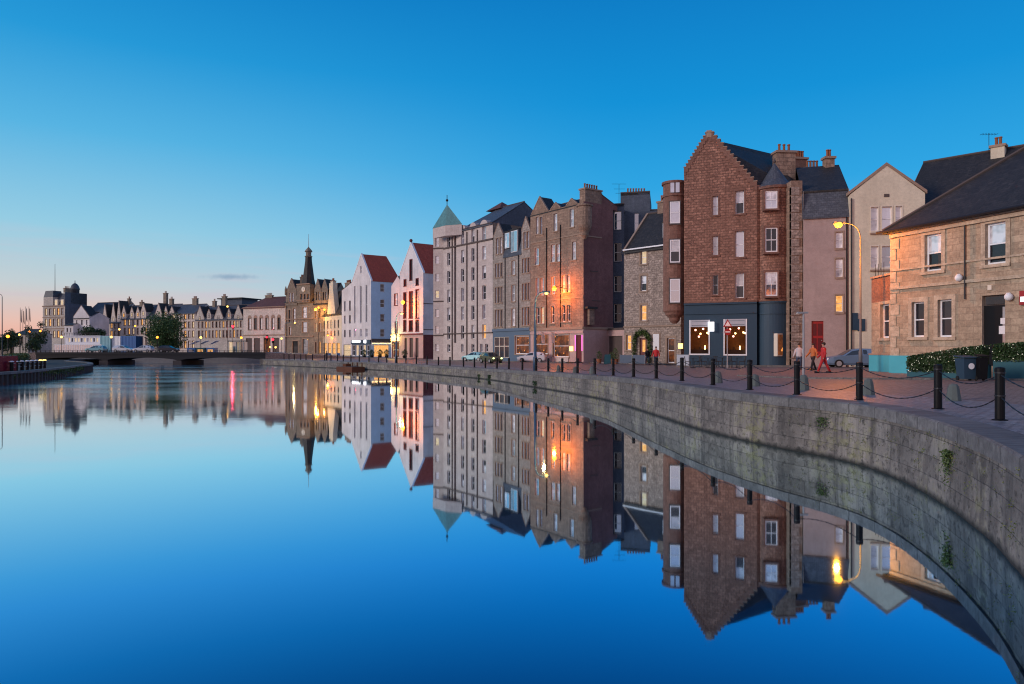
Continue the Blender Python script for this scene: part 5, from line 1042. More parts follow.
b.wall(pl, ze, ops, 'far_grey_stone', margin='stone_trim', mw=.2, frame='dark_trim'); b.band(pl, ze - .2, .4, 'stone_trim', .3); b.band(pl, pl.z(54, 317.5), .25, 'stone_trim', .2); b.band(pl, pl.z(54, 329), .25, 'stone_trim', .2)
S1 = side_pt(pl, 87); ps = Plane(pl.B, S1); zs2 = ps.z(76, 293); b.wall(ps, zs2, [], 'lead_render'); b.blank(pl.A, pl.P(0, -ps.len), ze, 'far_grey_stone'); b.blank(pl.P(0, -ps.len), S1, zs2, 'far_grey_stone')
zm = pl.z(54, 293); b.r.mesh([(*pl.P(pl.len * .52, .2), ze), (*pl.P(pl.len, .2), ze), (*pl.P(pl.len, -2.4), zm), (*pl.P(pl.len * .52, -2.4), zm)], [(0, 1, 2, 3)], 'blue_slate'); b.r.prism([pl.P(0, -2.2), pl.P(pl.len, -2.2), S1, pl.P(0, -ps.len)], zm - 4, zm, 'blue_slate')
pv = [pl.P(.9, .3), pl.P(pl.len * .5, .3), pl.P(pl.len * .5, -3.5), pl.P(.9, -3.5)]; b.w.prism(pv, ze, pl.z(54, 297), 'far_grey_stone'); cen = sum(pv, Vector((0, 0))) / 4
pv2 = [cen + (q - cen) * .8 for q in pv]; vs = [(q.x, q.y, pl.z(54, 297)) for q in pv] + [(q.x, q.y, pl.z(54, 290.5)) for q in pv2]; b.r.mesh(vs, [(0, 1, 5, 4), (1, 2, 6, 5), (2, 3, 7, 6), (3, 0, 4, 7), (4, 5, 6, 7)], 'blue_slate')
b.chimney(ps.P(1.5, -1), (2.2, 1), zm, zat(288.5, 258), 'soot_stone', 4, ps.ang); b.finish()
for x in (56.8, 62.8):
    m = MB(); u = pl.u(x); m.obox(pl.A, pl.d, u - .8, u + .8, -2.5, .25, ze + .2, pl.z(x, 299.5), 'cream_paint'); m.obox(pl.A, pl.d, u - .55, u + .55, .25, .3, ze + .4, pl.z(x, 300.5), 'glass_soft'); m.build('dormer', b.roof)
q = at(75, 268); m = MB(); z = zat(292.5, 268); m.lathe((q.x, q.y, 0), [(1.5, z - 1), (1.5, z + 1.0), (1.65, z + 1.1), (1.6, z + 1.6), (1.3, z + 2.5), (.7, z + 3.3), (.15, z + 3.6), (.1, z + 4.6)], 'blue_slate', 16); m.build('dome', b.root, smooth=True)
q = at(55, 260); m = MB(); m.tube([(q.x, q.y, zat(293, 260)), (q.x, q.y, zat(264, 260))], [.13, .06], 'dark_metal', 6); m.build('flagpole', b.root)
far_block('white_gabled_cottage', 'small white gabled house with lean-to in front of the grand grey block', 73.5, 232, 89.5, 229, 318, 312, [(76 + k * 5, 77.6 + k * 5) for k in range(3)], [(320, 325)], [(81.5, 7.8, 316.5, 305.5, None)], 'white_render', 'slate', 'sds', depth=7)
far_block('white_lean_to', 'low white building left of the small white gabled house', 64.5, 230, 73.3, 229, 325, 322.5, [(66.5, 68), (70, 71.5)], [(328, 332)], [], 'white_render', 'slate', 'ds', depth=6)
b = Bld('flat_roofed_block', 'distant dark flat-roofed block showing above the gabled terrace', at(221, 262), at(242, 258), 1.3); pl = b.pl; b.wall(pl, pl.z(230, 299), [], 'lead_render'); C_, D_ = b.back(8); b.blank(pl.A, D_, pl.z(230, 299), 'lead_render'); b.blank(pl.B, C_, pl.z(230, 299), 'lead_render'); b.r.prism([pl.P(-1, 1), pl.P(pl.len + 1, 1), pl.P(pl.len + 1, -9), pl.P(-1, -9)], pl.z(230, 299), pl.z(230, 298), 'slate'); b.finish()
far_block('brick_house', 'low dim house with two small windows at the far left edge', 14, 200, 28, 198, 334, 329, [(17, 18.5), (21, 22.5)], [(337, 343)], [], 'far_grey_stone', 'slate', 'ls', depth=7)
far_block('shed', 'dark low shed beside the trees at the far left edge', -8, 205, 11, 202, 342, 336, [(0, 2)], [(344, 348)], [], 'soot_stone', 'slate', 'd', depth=7)
# ================================================================== pavements and kerbs
def apron(A, B, wd, name='pavement', h=.1):
    pl = Plane(A, B); m = MB(); n = max(2, int(pl.len / 3)); vs = []
    for k in range(n + 1):
        u = pl.len * k / n
        for w_ in (-.6, wd - .16, wd, wd):
            q = pl.P(u, w_); vs.append((q.x, q.y, G(q.x, q.y) + (h if len(vs) % 4 != 3 else -.05)))
    m.mesh(vs, [(i * 4 + k, i * 4 + k + 1, i * 4 + k + 5, i * 4 + k + 4) for i in range(n) for k in (0,)], 'flagstone')
    m.mesh(vs, [(i * 4 + k, i * 4 + k + 1, i * 4 + k + 5, i * 4 + k + 4) for i in range(n) for k in (1, 2)], 'coping_stone')
    struct(m, name)
apron(at(684, 63), at(797, 59.6), 2.6); apron(at(606, 94.4), at(681, 72.6), 2.8); apron(at(493, 109.6), at(583.5, 92), 3.0); apron(at(433, 121), at(492.8, 109.8), 3.0)
apron(at(372, 158), at(424, 141), 3.0); apron(at(285, 206), at(345, 188), 3.0)
m = MB(); ks = [ground_hit(x, y) for x, y in ((738, 376.2), (800, 378.6), (860, 379.3), (930, 379.8), (1010, 380.2), (1090, 381))]
for a, c in zip(ks, ks[1:]): m.prism([(a.x, a.y), (c.x, c.y), (c.x, c.y + .22), (a.x, a.y + .22)], [a.z - .1, c.z - .1, c.z - .1, a.z - .1], [a.z + .07, c.z + .07, c.z + .07, a.z + .07], 'coping_stone')
struct(m, 'kerb')
m = MB(); 
for i in range(len(ks) - 2): a, c = ks[i], ks[i + 1]; m.poly([(a.x, a.y + .3, a.z + .012), (c.x, c.y + .3, c.z + .012), (c.x, c.y + .42, c.z + .012), (a.x, a.y + .42, a.z + .012)], 'sign_line')  if False else None
# ================================================================== quay furniture
OC = [off(i, 1.45 if ES[i].y < 50 else 1.0) for i in range(nE)]
def on_quay(x):
    for i in range(len(OC) - 1, 0, -1):
        a, b = OC[i], OC[i - 1]; xa, xb = CX + F * a.x / a.y, CX + F * b.x / b.y
        if b.y > 8 and (xa - x) * (xb - x) <= 0:
            t = (x - xa) / (xb - xa); return a + (b - a) * t
    return None
bx = [1086, 1000, 938, 859.5, 797, 749.8, 713, 682, 656.3, 633.6, 613.3, 594.8, 577.6, 562.3, 548.3, 536, 522.5, 509, 497, 485.5, 474.5, 463.5, 450, 438.5, 427, 416.5, 406, 396.5, 386.8, 378.6, 369, 359.3, 351, 343.3, 337.5, 331, 324.6, 312.6, 306, 300.8, 294.3, 289, 284]
mb_ = MB(); mb_.lathe((0, 0, 0), [(.15, -.05), (.15, .015), (.095, .03), (.092, 1.0), (.10, 1.02), (.10, 1.1), (.09, 1.125), (.03, 1.14)], 'black_metal', 14); me_b = mb_.data('post')
mr_ = MB(); mr_.lathe((0, 0, 0), [(.09, 0), (.105, .01), (.105, .035), (.09, .045)], 'dark_metal', 12)
me_r = mr_.data('chain_collar'); BP = []
for i, x in enumerate(bx):
    q = on_quay(x)
    if q is None: continue
    z = G(q.x, q.y); BP.append(Vector((q.x, q.y, z)))
    r = thing('bollard', '%s black iron bollard along the quay edge counted from the right' % (ordn(i - 1) if i else 'unseen nearest'), 'bollard', (q.x, q.y, z), 'black bollards along the quay')
    if not i: r['label'] = 'black iron bollard just outside the right edge holding the end of the chain'
    for me, nm, zz_ in ((me_b, 'post', 0), (me_r, 'collar', .5), (me_r, 'collar', .99)): o = bpy.data.objects.new(nm, me); COL.objects.link(o); o.parent = r; o.location = (0, 0, zz_)
R_ = random.Random(5)
for i in range(min(15, len(BP) - 1)):
    a, c = BP[i], BP[i + 1]; m = MB(); near = i < 6; n_ = 26 if near else 12
    for h, sag in ((.99, .24), (.52, .30)):
        s2 = sag * R_.uniform(.85, 1.2)
        pts = [a + (c - a) * (k / n_) + Vector((0, 0, h - s2 * 4 * (k / n_) * (1 - k / n_))) for k in range(n_ + 1)]
        if near:
            m.tube([pts[0] + (p - pts[0]) for p in pts for p in [p]], [.017 if k % 2 else .010 for k in range(n_ + 1)], 'dark_metal', 6)
        else: m.tube(pts, .018, 'dark_metal', 5)
    lab = 'pair of sagging chains between the %s and %s black bollards from the right' % (ordn(i - 1), ordn(i)) if i else 'pair of sagging chains running off the right edge of the photo'
    tag(m.build('chain'), lab, 'chain', 'chains between the quay bollards')
sb = MB(); sb.lathe((0, 0, 0), [(.20, -.05), (.21, 0), (.20, .06), (.165, .3), (.14, .42), (.10, .48), (.02, .5)], 'bollard_stone', 8); me_s = sb.data('stone_bollard')
for i, (x, y) in enumerate([(953.5, 400.5), (868.5, 394.8), (803.7, 390.2), (755, 386.2), (718, 383), (592, 374.8), (575, 373), (558.5, 371.8)]):
    q = ground_hit(x, y); o = bpy.data.objects.new('stone_bollard', me_s); COL.objects.link(o); o.location = q; o.rotation_euler = (0, 0, i * .7); o.scale = (1, 1, 1 + .08 * (i % 3))
    tag(o, '%s squat tapered grey stone bollard from the right, behind the chained row' % ordn(i), 'stone bollard', 'old stone bollards')
# plants growing out of the wall
def wall_plant(x, y, hgt, wid, n, label, mat='leaf_mid', s=.05):
    # on the quay wall face: find edge point seen at column x
    best = None
    for a, c in zip(ES, ES[1:]):
        if a.y < 7: continue
        xa, xc = CX + F * a.x / a.y, CX + F * c.x / c.y
        if (xa - x) * (xc - x) <= 0: t = (x - xa) / (xc - xa); best = a + (c - a) * t; dr_ = (c - a).normalized(); break
    if best is None: return
    z = zat(y, best.y); nrm = Vector((-dr_.y, dr_.x)); R = random.Random(int(x)); m = MB()
    def fn():
        u = R.gauss(0, wid / 2.6); return (best.x + dr_.x * u + nrm.x * R.uniform(-.03, .16), best.y + dr_.y * u + nrm.y * R.uniform(-.03, .16), z - abs(R.gauss(0, hgt / 2)) + hgt * .3)
    leaves(m, fn, n, s, mat, R); m.tube([(best.x, best.y, z), (best.x + nrm.x * .1, best.y + nrm.y * .1, z - hgt * .3)], .015, 'bark', 5)
    tag(m.build('wall_plant'), label, 'plant', 'plants growing on the quay wall')
wall_plant(951.5, 458, .5, .3, 500, 'trailing green plant hanging down the quay wall below the chained bollards near the right edge', s=.028)
wall_plant(824, 421, .35, .32, 220, 'small green tuft on the pale quay wall under the tall galvanised street lamp', s=.03)
wall_plant(490, 377, .7, .6, 240, 'larger dark bush on the quay wall below the car with lit headlights', 'leaf_dark', .07)
wall_plant(479.5, 376, .5, .5, 160, 'smaller dark bush on the quay wall left of its larger neighbour', 'leaf_dark', .07)
wall_plant(536, 383, .5, .7, 200, 'dark clump low on the quay wall below the blue lamp post', 'leaf_dark', .06)
R_ = random.Random(11); m = MB()   # moss tufts in the joints
for _ in range(70):
    y_ = R_.uniform(9.5, 22); x_ = interp(XE, y_); z_ = R_.uniform(.35, 1.45); k_ = R_.randint(6, 22); c_ = Vector((x_ - .04, y_, z_)); sp_ = R_.uniform(.03, .10)
    leaves(m, lambda: c_ + Vector((R_.uniform(-.06, .01), R_.gauss(0, sp_), R_.gauss(0, sp_ * 1.3))), k_, .016, 'leaf_moss', R_)
tag(m.build('wall_moss'), 'moss and small weeds in the quay wall joints', 'moss', kind='stuff')
# ================================================================== lamps
def add_light(par, loc, e, col=(1, .5, .14), r=.12):
    ld = bpy.data.lights.new('lamp_light', 'POINT'); ld.energy = e; ld.color = col; ld.shadow_soft_size = r
    o = bpy.data.objects.new('lamp_light', ld); COL.objects.link(o); o.parent = par; o.location = Vector(loc) - parent_world(par)
def street_lamp(label, base, head, mat, r0, glow, e, r1=None, headr=.14, col=(1, .5, .14), curve=1.0, group=None):
    root = thing('street_lamp', label, 'street lamp', base, group); b_ = Vector(base); h = Vector(head); top = Vector((b_.x, b_.y, h.z - curve * .7)); r1 = r1 or r0 * .6
    m = MB(); m.tube([b_, b_ + Vector((0, 0, 1.2)), b_ + Vector((0, 0, 1.3)), top], [r0 * 1.5, r0 * 1.5, r0, r1], mat, 10); m.build('pole', root, smooth=True)
    m = MB(); pts = []
    for k in range(9): t = k / 8; pts.append(top * (1 - t) ** 2 + Vector((top.x, top.y, h.z + .15)) * 2 * t * (1 - t) + (h + Vector((0, 0, .12))) * t * t)
    m.tube(pts, r1 * .8, mat, 8); m.build('arm', root, smooth=True)
    d = (h - top); d.z = 0; a = math.atan2(d.y, d.x); m = MB(); m.box((h.x, h.y, h.z + .03), (.62, .24, .12), mat, a); hd = m.build('lamp_head', root)
    m = MB(); m.ball((h.x, h.y, h.z - .02), headr, glow, 12, sz=.8); m.build('bulb', hd, smooth=True)
    if e: add_light(root, h - Vector((.25, .3, .8)), e, col)
    return root
gz = G(*at(860.5, 41.6)); q = at(860.5, 41.6); h = at(838.5, 41.6)
street_lamp('tall galvanised street lamp with curved arm and bright orange lamp by the parked blue car', (q.x, q.y, gz), (h.x, h.y, zat(224.5, 41.6)), 'lamp_steel', .07, 'lamp_orange', 1700, col=(1, .28, .02), headr=.22, curve=1.2)
q = on_quay(531) + Vector((.4, .4)); gz = G(q.x, q.y); h = at(546.5, q.y); street_lamp('blue street lamp post at the quay edge left of the brown corner tenement', (q.x, q.y, gz), (h.x, h.y, zat(293, q.y)), 'blue_pole_paint', .13, 'lamp_yellow', 150, col=(1, .7, .3), headr=.16, curve=1.4)
q = on_quay(393.3) + Vector((.4, .4)); gz = G(q.x, q.y); h = at(402, q.y); street_lamp('dark street lamp post at the quay edge left of the white gabled warehouse', (q.x, q.y, gz), (h.x, h.y, zat(313.5, q.y)), 'blue_pole_paint', .14, 'lamp_yellow', 250, col=(1, .72, .3), headr=.2, curve=1.2)
q = at(285, 178); h = at(295, 178); street_lamp('street lamp in front of the spired building', (q.x, q.y, G(q.x, q.y)), (h.x, h.y, zat(322.5, 178)), 'blue_pole_paint', .12, 'lamp_yellow', 300, headr=.22, col=(1, .72, .3))
def wall_lamp(label, P0, P1, e, r=.2, mat='lamp_orange', col=(1, .21, .01)):
    P0, P1 = Vector(P0), Vector(P1); root = thing('wall_lamp', label, 'wall lamp', P0); m = MB(); m.tube([P0, P0 + Vector((0, 0, .3)), P1 + Vector((0, 0, .28)), P1 + Vector((0, 0, .1))], .04, 'black_metal', 6); m.build('bracket', root)
    m = MB(); m.lathe(P1, [(.08, .26), (.28, .1), (.30, .04)], 'black_metal', 12); m.build('shade', root)
    m = MB(); m.ball((P1.x, P1.y, P1.z - .05), r, mat, 12); m.build('bulb', root, smooth=True); add_light(root, P1 - Vector((0, 0, r * 1.1 + .3)), e, col, .2)
pl = WL; u = pl.u(566); z = pl.z(566, 291); wall_lamp('glaring orange lamp bracketed on the brown corner tenement', (*pl.P(u + .2, .05), z), (*pl.P(u - .1, 2.0), z + .3), 1500, .3)
pl = Plane(at(399.8, 150), at(423.2, 142)); u = pl.u(414); z = pl.z(414, 304.5); wall_lamp('orange lamp bracketed on the white gabled warehouse', (*pl.P(u, .05), z), (*pl.P(u, 2.6), z + .4), 1700, .38)
pl = Plane(at(391.3, 151.5), at(399.7, 150.1)); u = pl.u(395.5); z = pl.z(395, 335); wall_lamp('yellow-green lamp over the pub front beside the white warehouse', (*pl.P(u, .05), z), (*pl.P(u, 1.2), z), 350, .2, 'lamp_yellow', (1, .8, .15))
pl = Plane(at(322, 199), at(341.7, 187.2)); u = pl.u(325.5); z = pl.z(325, 309.5); wall_lamp('amber lamp bracketed on the cream house with the tall chimney gable', (*pl.P(u, .05), z), (*pl.P(u, 2.8), z), 1500, .38, col=(1, .42, .04))
pl = Plane(at(322, 199), at(341.7, 187.2)); u = pl.u(332); z = pl.z(332, 335); wall_lamp('low orange lamp over the shop of the cream house', (*pl.P(u, .05), z), (*pl.P(u, 1.2), z), 250, .25)
# small twin lamp post and sign post
q = ground_hit(803.5, 378.5); root = thing('lamp_post', 'thin grey post with short crosspiece on top near the pedestrians', 'post', q); m = MB(); zt = zat(313.5, q.y)
m.tube([(q.x, q.y, q.z), (q.x, q.y, zt)], [.06, .045], 'galvanised', 8); m.build('pole', root); m = MB(); m.box((q.x - .05, q.y, zt), (.52, .14, .08), 'galvanised'); m.box((q.x - .25, q.y, zt - .03), (.2, .1, .03), 'lamp_off' if False else 'cream_paint'); m.build('lamp_head', root)
q = ground_hit(727.3, 368.3); root = thing('road_sign', 'grey post with red and white triangular road sign outside the navy bar', 'road sign', q); zt = zat(321, q.y); m = MB(); m.tube([q, (q.x, q.y, zt)], .04, 'galvanised', 8); m.build('pole', root)
def tri_sign(c, r, y, mat, m, s=1): m.mesh([(c[0] + r * math.sin(a), y + d_, c[1] + r * math.cos(a)) for d_ in (0, .03) for a in (0, 2.094, 4.189)], [(0, 1, 2), (5, 4, 3), (0, 3, 4, 1), (1, 4, 5, 2), (2, 5, 3, 0)], mat)
m = MB(); tri_sign((q.x, zt - .25), .38, q.y - .1, 'red_paint', m); tri_sign((q.x, zt - .25), .24, q.y - .125, 'white_paint', m); m.lathe((q.x, q.y - .1, zt - .78), [(.01, -.001)], 'red_paint', 3) if False else None; m.build('triangle_plate', root)
m = MB(); vs = [(q.x + .24 * math.cos(a), q.y - .1 + d_, zt - .78 + .24 * math.sin(a)) for d_ in (0, .03) for a in [2 * math.pi * k / 16 for k in range(16)]]; m.mesh(vs, [tuple(range(16)), tuple(range(16, 32))] + [(k, (k + 1) % 16, 16 + (k + 1) % 16, 16 + k) for k in range(16)], 'red_paint'); m.box((q.x, q.y - .12, zt - .82), (.34, .02, .08), 'white_paint'); m.build('round_plate', root)
# ================================================================== cars
def car(label, loc, rz, paint, L_=4.0, lights=False, group='parked cars', van=False):
    root = thing('parked_car', label, 'car', loc, group); hw = .84
    st = [(-.5, .38, .56, .56, .72), (-.485, .24, .66, .66, .90), (-.40, .2, .80, .81, .98), (-.235, .2, .90, .92, 1.0), (-.05, .2, .94, 1.38, 1.0), (.1, .2, .95, 1.46, 1.0), (.3, .2, .97, 1.43, 1.0), (.42, .2, .97, 1.30, .99), (.475, .26, .92, 1.0, .95), (.5, .4, .75, .77, .82)]
    if van: st = [(a, b2, c * 1.1, (d if d < 1 else 1.9), e) for a, b2, c, d, e in st]
    ring = []; m = MB()
    for (x, zl, zb, zr, k) in st:
        x *= L_; h = hw * k; rw = h * (.74 if zr > zb + .1 else .96)
        ring.append([(x, -h * .9, zl), (x, -h, zl + .15), (x, -h * .985, zb), (x, -rw, zr - .04 if zr > zb + .1 else zr), (x, -rw * .85, zr), (x, rw * .85, zr), (x, rw, zr - .04 if zr > zb + .1 else zr), (x, h * .985, zb), (x, h, zl + .15), (x, h * .9, zl)])
    vs = [p for r in ring for p in r]; n = 10; fs = [(i * n + k, i * n + (k + 1) % n, (i + 1) * n + (k + 1) % n, (i + 1) * n + k) for i in range(len(ring) - 1) for k in range(n)] + [tuple(range(n))[::-1], tuple(range((len(ring) - 1) * n, len(ring) * n))]
    m.mesh(vs, fs, paint); o = bpy.data.objects.new('body', m.data('body')); COL.objects.link(o); o.parent = root
    def child(m, nm, par=root, sm=False): o = bpy.data.objects.new(nm, m.data(nm, smooth=sm)); COL.objects.link(o); o.parent = par; return o
    def I(i, k, s=0): a = Vector(ring[i][k]); return a
    gl = MB(); e = .012
    for sgn, (kb, kr) in ((-1, (2, 3)), (1, (7, 6))):
        for (i0, i1, a, b2) in ((3, 5, .12, .94), (5, 7, .06, .9)):
            q = []
            for (t, v) in ((a, .12), (b2, .12), (b2, .88), (max(a, .45) if i0 == 3 else a, .88 if i0 != 3 else .86)):
                pb = I(i0, kb).lerp(I(i1, kb), t); pr = I(i0, kr).lerp(I(i1, kr), t) if i0 != 3 else (I(3, kr).lerp(I(4, kr), t * 2) if t < .5 else I(4, kr).lerp(I(5, kr), t * 2 - 1))
                p = pb.lerp(pr, v); q.append(p + Vector((0, sgn * e, .0)))
            gl.poly(q, 'car_glass')
    child(gl, 'side_window')
    ws = MB(); q = [I(3, 4), I(3, 5), I(4, 5), I(4, 4)]; c = sum(q, Vector((0, 0, 0))) / 4; nrm = Vector((-.7, 0, .7)); ws.poly([c + (p - c) * .9 + nrm * .02 for p in q], 'car_glass'); child(ws, 'windscreen')
    rw_ = MB(); q = [I(7, 4), I(7, 5), I(8, 5), I(8, 4)]; c = sum(q, Vector((0, 0, 0))) / 4; rw_.poly([c + (p - c) * .86 + Vector((.03, 0, .015)) for p in q], 'car_glass'); child(rw_, 'rear_window')
    for x in (-.31, .31):
        for s_ in (-1, 1):
            vs = []
            for d_ in (-.1, .1): vs += [(x * L_ + .31 * math.cos(a), s_ * (hw - .06) + d_, .31 + .31 * math.sin(a)) for a in [2 * math.pi * k / 18 for k in range(18)]]
            t_ = MB(); t_.mesh(vs, [tuple(range(18)), tuple(range(18, 36))] + [(k, (k + 1) % 18, 18 + (k + 1) % 18, 18 + k) for k in range(18)], 'tyre'); w_ = child(t_, 'wheel')
            r_ = MB(); y_ = s_ * (hw + .045); r_.mesh([(x * L_ + (.19 if k % 2 else .2) * math.cos(a), y_, .31 + .2 * math.sin(a)) for k, a in enumerate([2 * math.pi * k / 14 for k in range(14)])], [tuple(range(14))], 'galvanised'); child(r_, 'rim', w_)
    for s_ in (-1, 1):
        h_ = MB(); h_.ball((-.485 * L_, s_ * .58, .62), .13, 'headlight_on' if lights else 'white_paint', 8, sx=.5); child(h_, 'headlight')
        h_ = MB(); h_.box((.485 * L_, s_ * .62, .72), (.08, .18, .22), 'red_paint'); child(h_, 'tail_light')
    root.rotation_euler = (0, 0, rz); return root
q = at(853, 53.6); q = Vector((q.x, q.y, G(q.x, q.y))); car('silver-blue hatchback parked beside the tall street lamp', q, math.radians(-8), 'car_blue', 4.1)
q = ground_hit(532, 362.3); car('white car parked outside the lit shop behind the blue lamp post', q, math.radians(-14), 'car_white')
q = ground_hit(491, 363); car('dark green car with glowing yellow headlights facing the water', q, math.radians(118), 'car_green', lights=True)
q = ground_hit(474.5, 361.2); car('pale blue car parked left of the car with headlights on', q, math.radians(-30), 'car_teal')
# ================================================================== people
def person(label, loc, rz, top, legs, walk=0, H=1.72, arms=.1, group=None):
    root = thing('person', label, 'person', loc, group); root.rotation_euler = (0, 0, rz); s = H / 1.75; st = .22 * walk
    V = [(0, 0, .95), (0, 0, 1.15), (0, 0, 1.38), (0, 0, 1.5), (0, .01, 1.56), (0, .02, 1.65), (0, .0, 1.74)]; Rr = [.15, .13, .16, .06, .065, .10, .07]; E = [(0, 1), (1, 2), (2, 3), (3, 4), (4, 5), (5, 6)]
    for sg, f in ((-1, 1), (1, -1)):
        i = len(V); V += [(sg * .1, 0, .9), (sg * .11, f * st, .5), (sg * .11, f * st * 1.9 - (.05 if f < 0 else 0), .09), (sg * .11, f * st * 1.9 + .14, .04)]; Rr += [.1, .065, .045, .035]; E += [(0, i), (i, i + 1), (i + 1, i + 2), (i + 2, i + 3)]
        i = len(V); V += [(sg * .19, 0, 1.38), (sg * (.23 + arms * .3), -f * st * .6, 1.12), (sg * (.23 + arms), -f * st + .06 + arms, .87), (sg * (.23 + arms), -f * st + .08 + arms, .80)]; Rr += [.06, .045, .034, .04]; E += [(2, i), (i, i + 1), (i + 1, i + 2), (i + 2, i + 3)]
    me = bpy.data.meshes.new('body'); me.from_pydata([Vector(v) * s for v in V], E, []); me.materials.append(MATS['skin'])
    o = bpy.data.objects.new('body', me); COL.objects.link(o); o.parent = root
    md = o.modifiers.new('skin', 'SKIN')
    if not me.skin_vertices: bpy.context.view_layer.objects.active = o
    sk = me.skin_vertices[0].data if me.skin_vertices else None
    if sk is None: me.attributes
    else:
        for k, r in enumerate(Rr): sk[k].radius = (r * s, r * s * .85)
        sk[0].use_root = True
    sd = o.modifiers.new('sub', 'SUBSURF'); sd.levels = sd.render_levels = 1
    def child(m, nm): c = bpy.data.objects.new(nm, m.data(nm, smooth=True)); COL.objects.link(c); c.parent = root
    W_ = lambda i: Vector(V[i]) * s
    m = MB(); m.lathe((0, 0, 0), [(.17 * s, .82 * s), (.175 * s, .95 * s), (.16 * s, 1.15 * s), (.2 * s, 1.36 * s), (.17 * s, 1.44 * s), (.08 * s, 1.49 * s)], top, 14, 1.1, .78)
    for k in (11, 19): m.tube([W_(k), W_(k + 1), W_(k + 2)], [.082 * s, .066 * s, .052 * s], top, 8)
    child(m, 'jacket'); m = MB(); m.lathe((0, 0, 0), [(.12 * s, .74 * s), (.17 * s, .84 * s), (.165 * s, .95 * s)], legs, 12, 1.1, .8)
    for k in (7, 15): m.tube([W_(k), W_(k + 1), W_(k + 2)], [.105 * s, .075 * s, .062 * s], legs, 8)
    child(m, 'trousers'); m = MB()
    for k in (9, 17): p = W_(k); m.box((p.x, p.y + .06, 0), (.1, .27, .09), 'black_metal')
    child(m, 'shoes'); m = MB(); m.ball((0, -.015 * s, 1.685 * s), .108 * s, 'hair', 12, .85, 1.0, .95); child(m, 'hair')
    m = MB()
    for sg in (-1, 1): m.ball((sg * .035 * s, .098 * s, 1.655 * s), .011 * s, 'black_metal', 6)
    m.ball((0, .112 * s, 1.63 * s), .018 * s, 'skin', 6); m.box((0, .095 * s, 1.58 * s), (.05 * s, .012, .01), 'red_cloth'); child(m, 'face')
    return root
def per(x, y, *a, **k): q = ground_hit(x, y); return person(a[0], q, *a[1:], **k)
per(823.5, 372.8, 'person in bright red coat walking in front of the blue hatchback', 1.2, 'red_cloth', 'red_cloth', walk=.7)
per(813, 369.8, 'person in orange-brown jacket and dark trousers beside the red-coated walker', 1.9, 'orange_cloth', 'dark_cloth', walk=.6)
per(799, 369.5, 'person in pale top and blue jeans by the thin grey post', 2.6, 'pale_cloth', 'denim')
per(656, 366, 'person in red jacket outside the wreathed doorway', 2.8, 'red_cloth', 'denim', walk=.5)
per(647.5, 364.5, 'person in dark clothes left of the red jacket near the wreathed doorway', 3.4, 'dark_cloth', 'denim', walk=.5)
q = on_quay(318.6) + Vector((1.2, 1)); person('person in dark clothes standing at the quay edge in front of the cream house', (q.x, q.y, G(q.x, q.y)), 2.5, 'dark_cloth', 'dark_cloth')
# ================================================================== café furniture outside the navy bar
def chair(label, x, y, rz):
    q = ground_hit(x, y); r = thing('cafe_chair', label, 'chair', (q.x, q.y, q.z + .0), 'chairs outside the navy bar'); r.rotation_euler = (0, 0, rz)
    def child(m, nm): c = bpy.data.objects.new(nm, m.data(nm)); COL.objects.link(c); c.parent = r
    m = MB(); m.box((0, 0, .45), (.44, .44, .04), 'chair_dark'); child(m, 'seat')
    m = MB(); m.tube([(-.21, .2, .45), (-.21, .26, .86), (.21, .26, .86), (.21, .2, .45)], .018, 'chair_dark', 6)
    for k in range(4): m.box((0, .235 + k * .007, .52 + k * .09), (.4, .015, .05), 'chair_dark')
    child(m, 'backrest')
    for sx_ in (-.19, .19):
        for sy_ in (-.19, .19): m = MB(); m.tube([(sx_, sy_, .45), (sx_ * 1.15, sy_ * 1.15, 0)], .016, 'chair_dark', 6); child(m, 'leg')
def table(label, x, y):
    q = ground_hit(x, y); r = thing('cafe_table', label, 'table', q, 'tables outside the navy bar')
    def child(m, nm): c = bpy.data.objects.new(nm, m.data(nm)); COL.objects.link(c); c.parent = r
    m = MB(); m.lathe((0, 0, .72), [(.34, 0), (.35, .015), (.34, .03)], 'chair_dark', 16); child(m, 'table_top'); m = MB(); m.tube([(0, 0, 0), (0, 0, .72)], .03, 'chair_dark', 8); child(m, 'column'); m = MB(); m.lathe((0, 0, 0), [(.24, 0), (.22, .03), (.04, .05)], 'chair_dark', 12); child(m, 'base')
for i, x in enumerate((693, 708, 722.5, 737)):
    w_ = ('left end', 'second from the left', 'second from the right', 'right end')[i]
    table('round dark café table at the %s of the row by the bar' % w_, x, 367.6)
    chair('dark chair left of the bar table at the %s' % w_, x - 5, 367.8, 1.4 + i * .2); chair('dark chair right of the bar table at the %s' % w_, x + 5, 367.4, -1.3 - i * .15)
def panel(label, x0, y0, x1, y1, h=1.0, cat='barrier', name='windbreak_panel', mat='grey_panel', group='windbreak panels'):
    a, c = ground_hit(x0, y0), ground_hit(x1, y1); r = thing(name, label, cat, (a + c) / 2, group); d = (c - a).to_2d(); L_ = d.length; d /= L_
    m = MB(); m.obox(a.to_2d(), d, .03, L_ - .03, -.02, .02, a.z + .15, a.z + h, mat); m.build('cloth', r)
    for u in (0, L_): m = MB(); q = a.to_2d() + d * u; m.tube([(q.x, q.y, a.z), (q.x, q.y, a.z + h + .08)], .025, 'galvanised', 6); m.build('upright', r)
panel('grey-blue café windbreak, left one in front of the wreathed doorway', 620, 364.3, 632, 364.8); panel('grey-blue café windbreak, right one in front of the wreathed doorway', 633, 364.8, 645, 365.4)
panel('pale grey windbreak panel at the left end of the navy bar front', 677, 367, 689, 367.3, mat='pale_cloth')
q = ground_hit(607.5, 364); r = thing('a_board', 'teal folding advertising board beside the potted plants', 'sign board', q); 
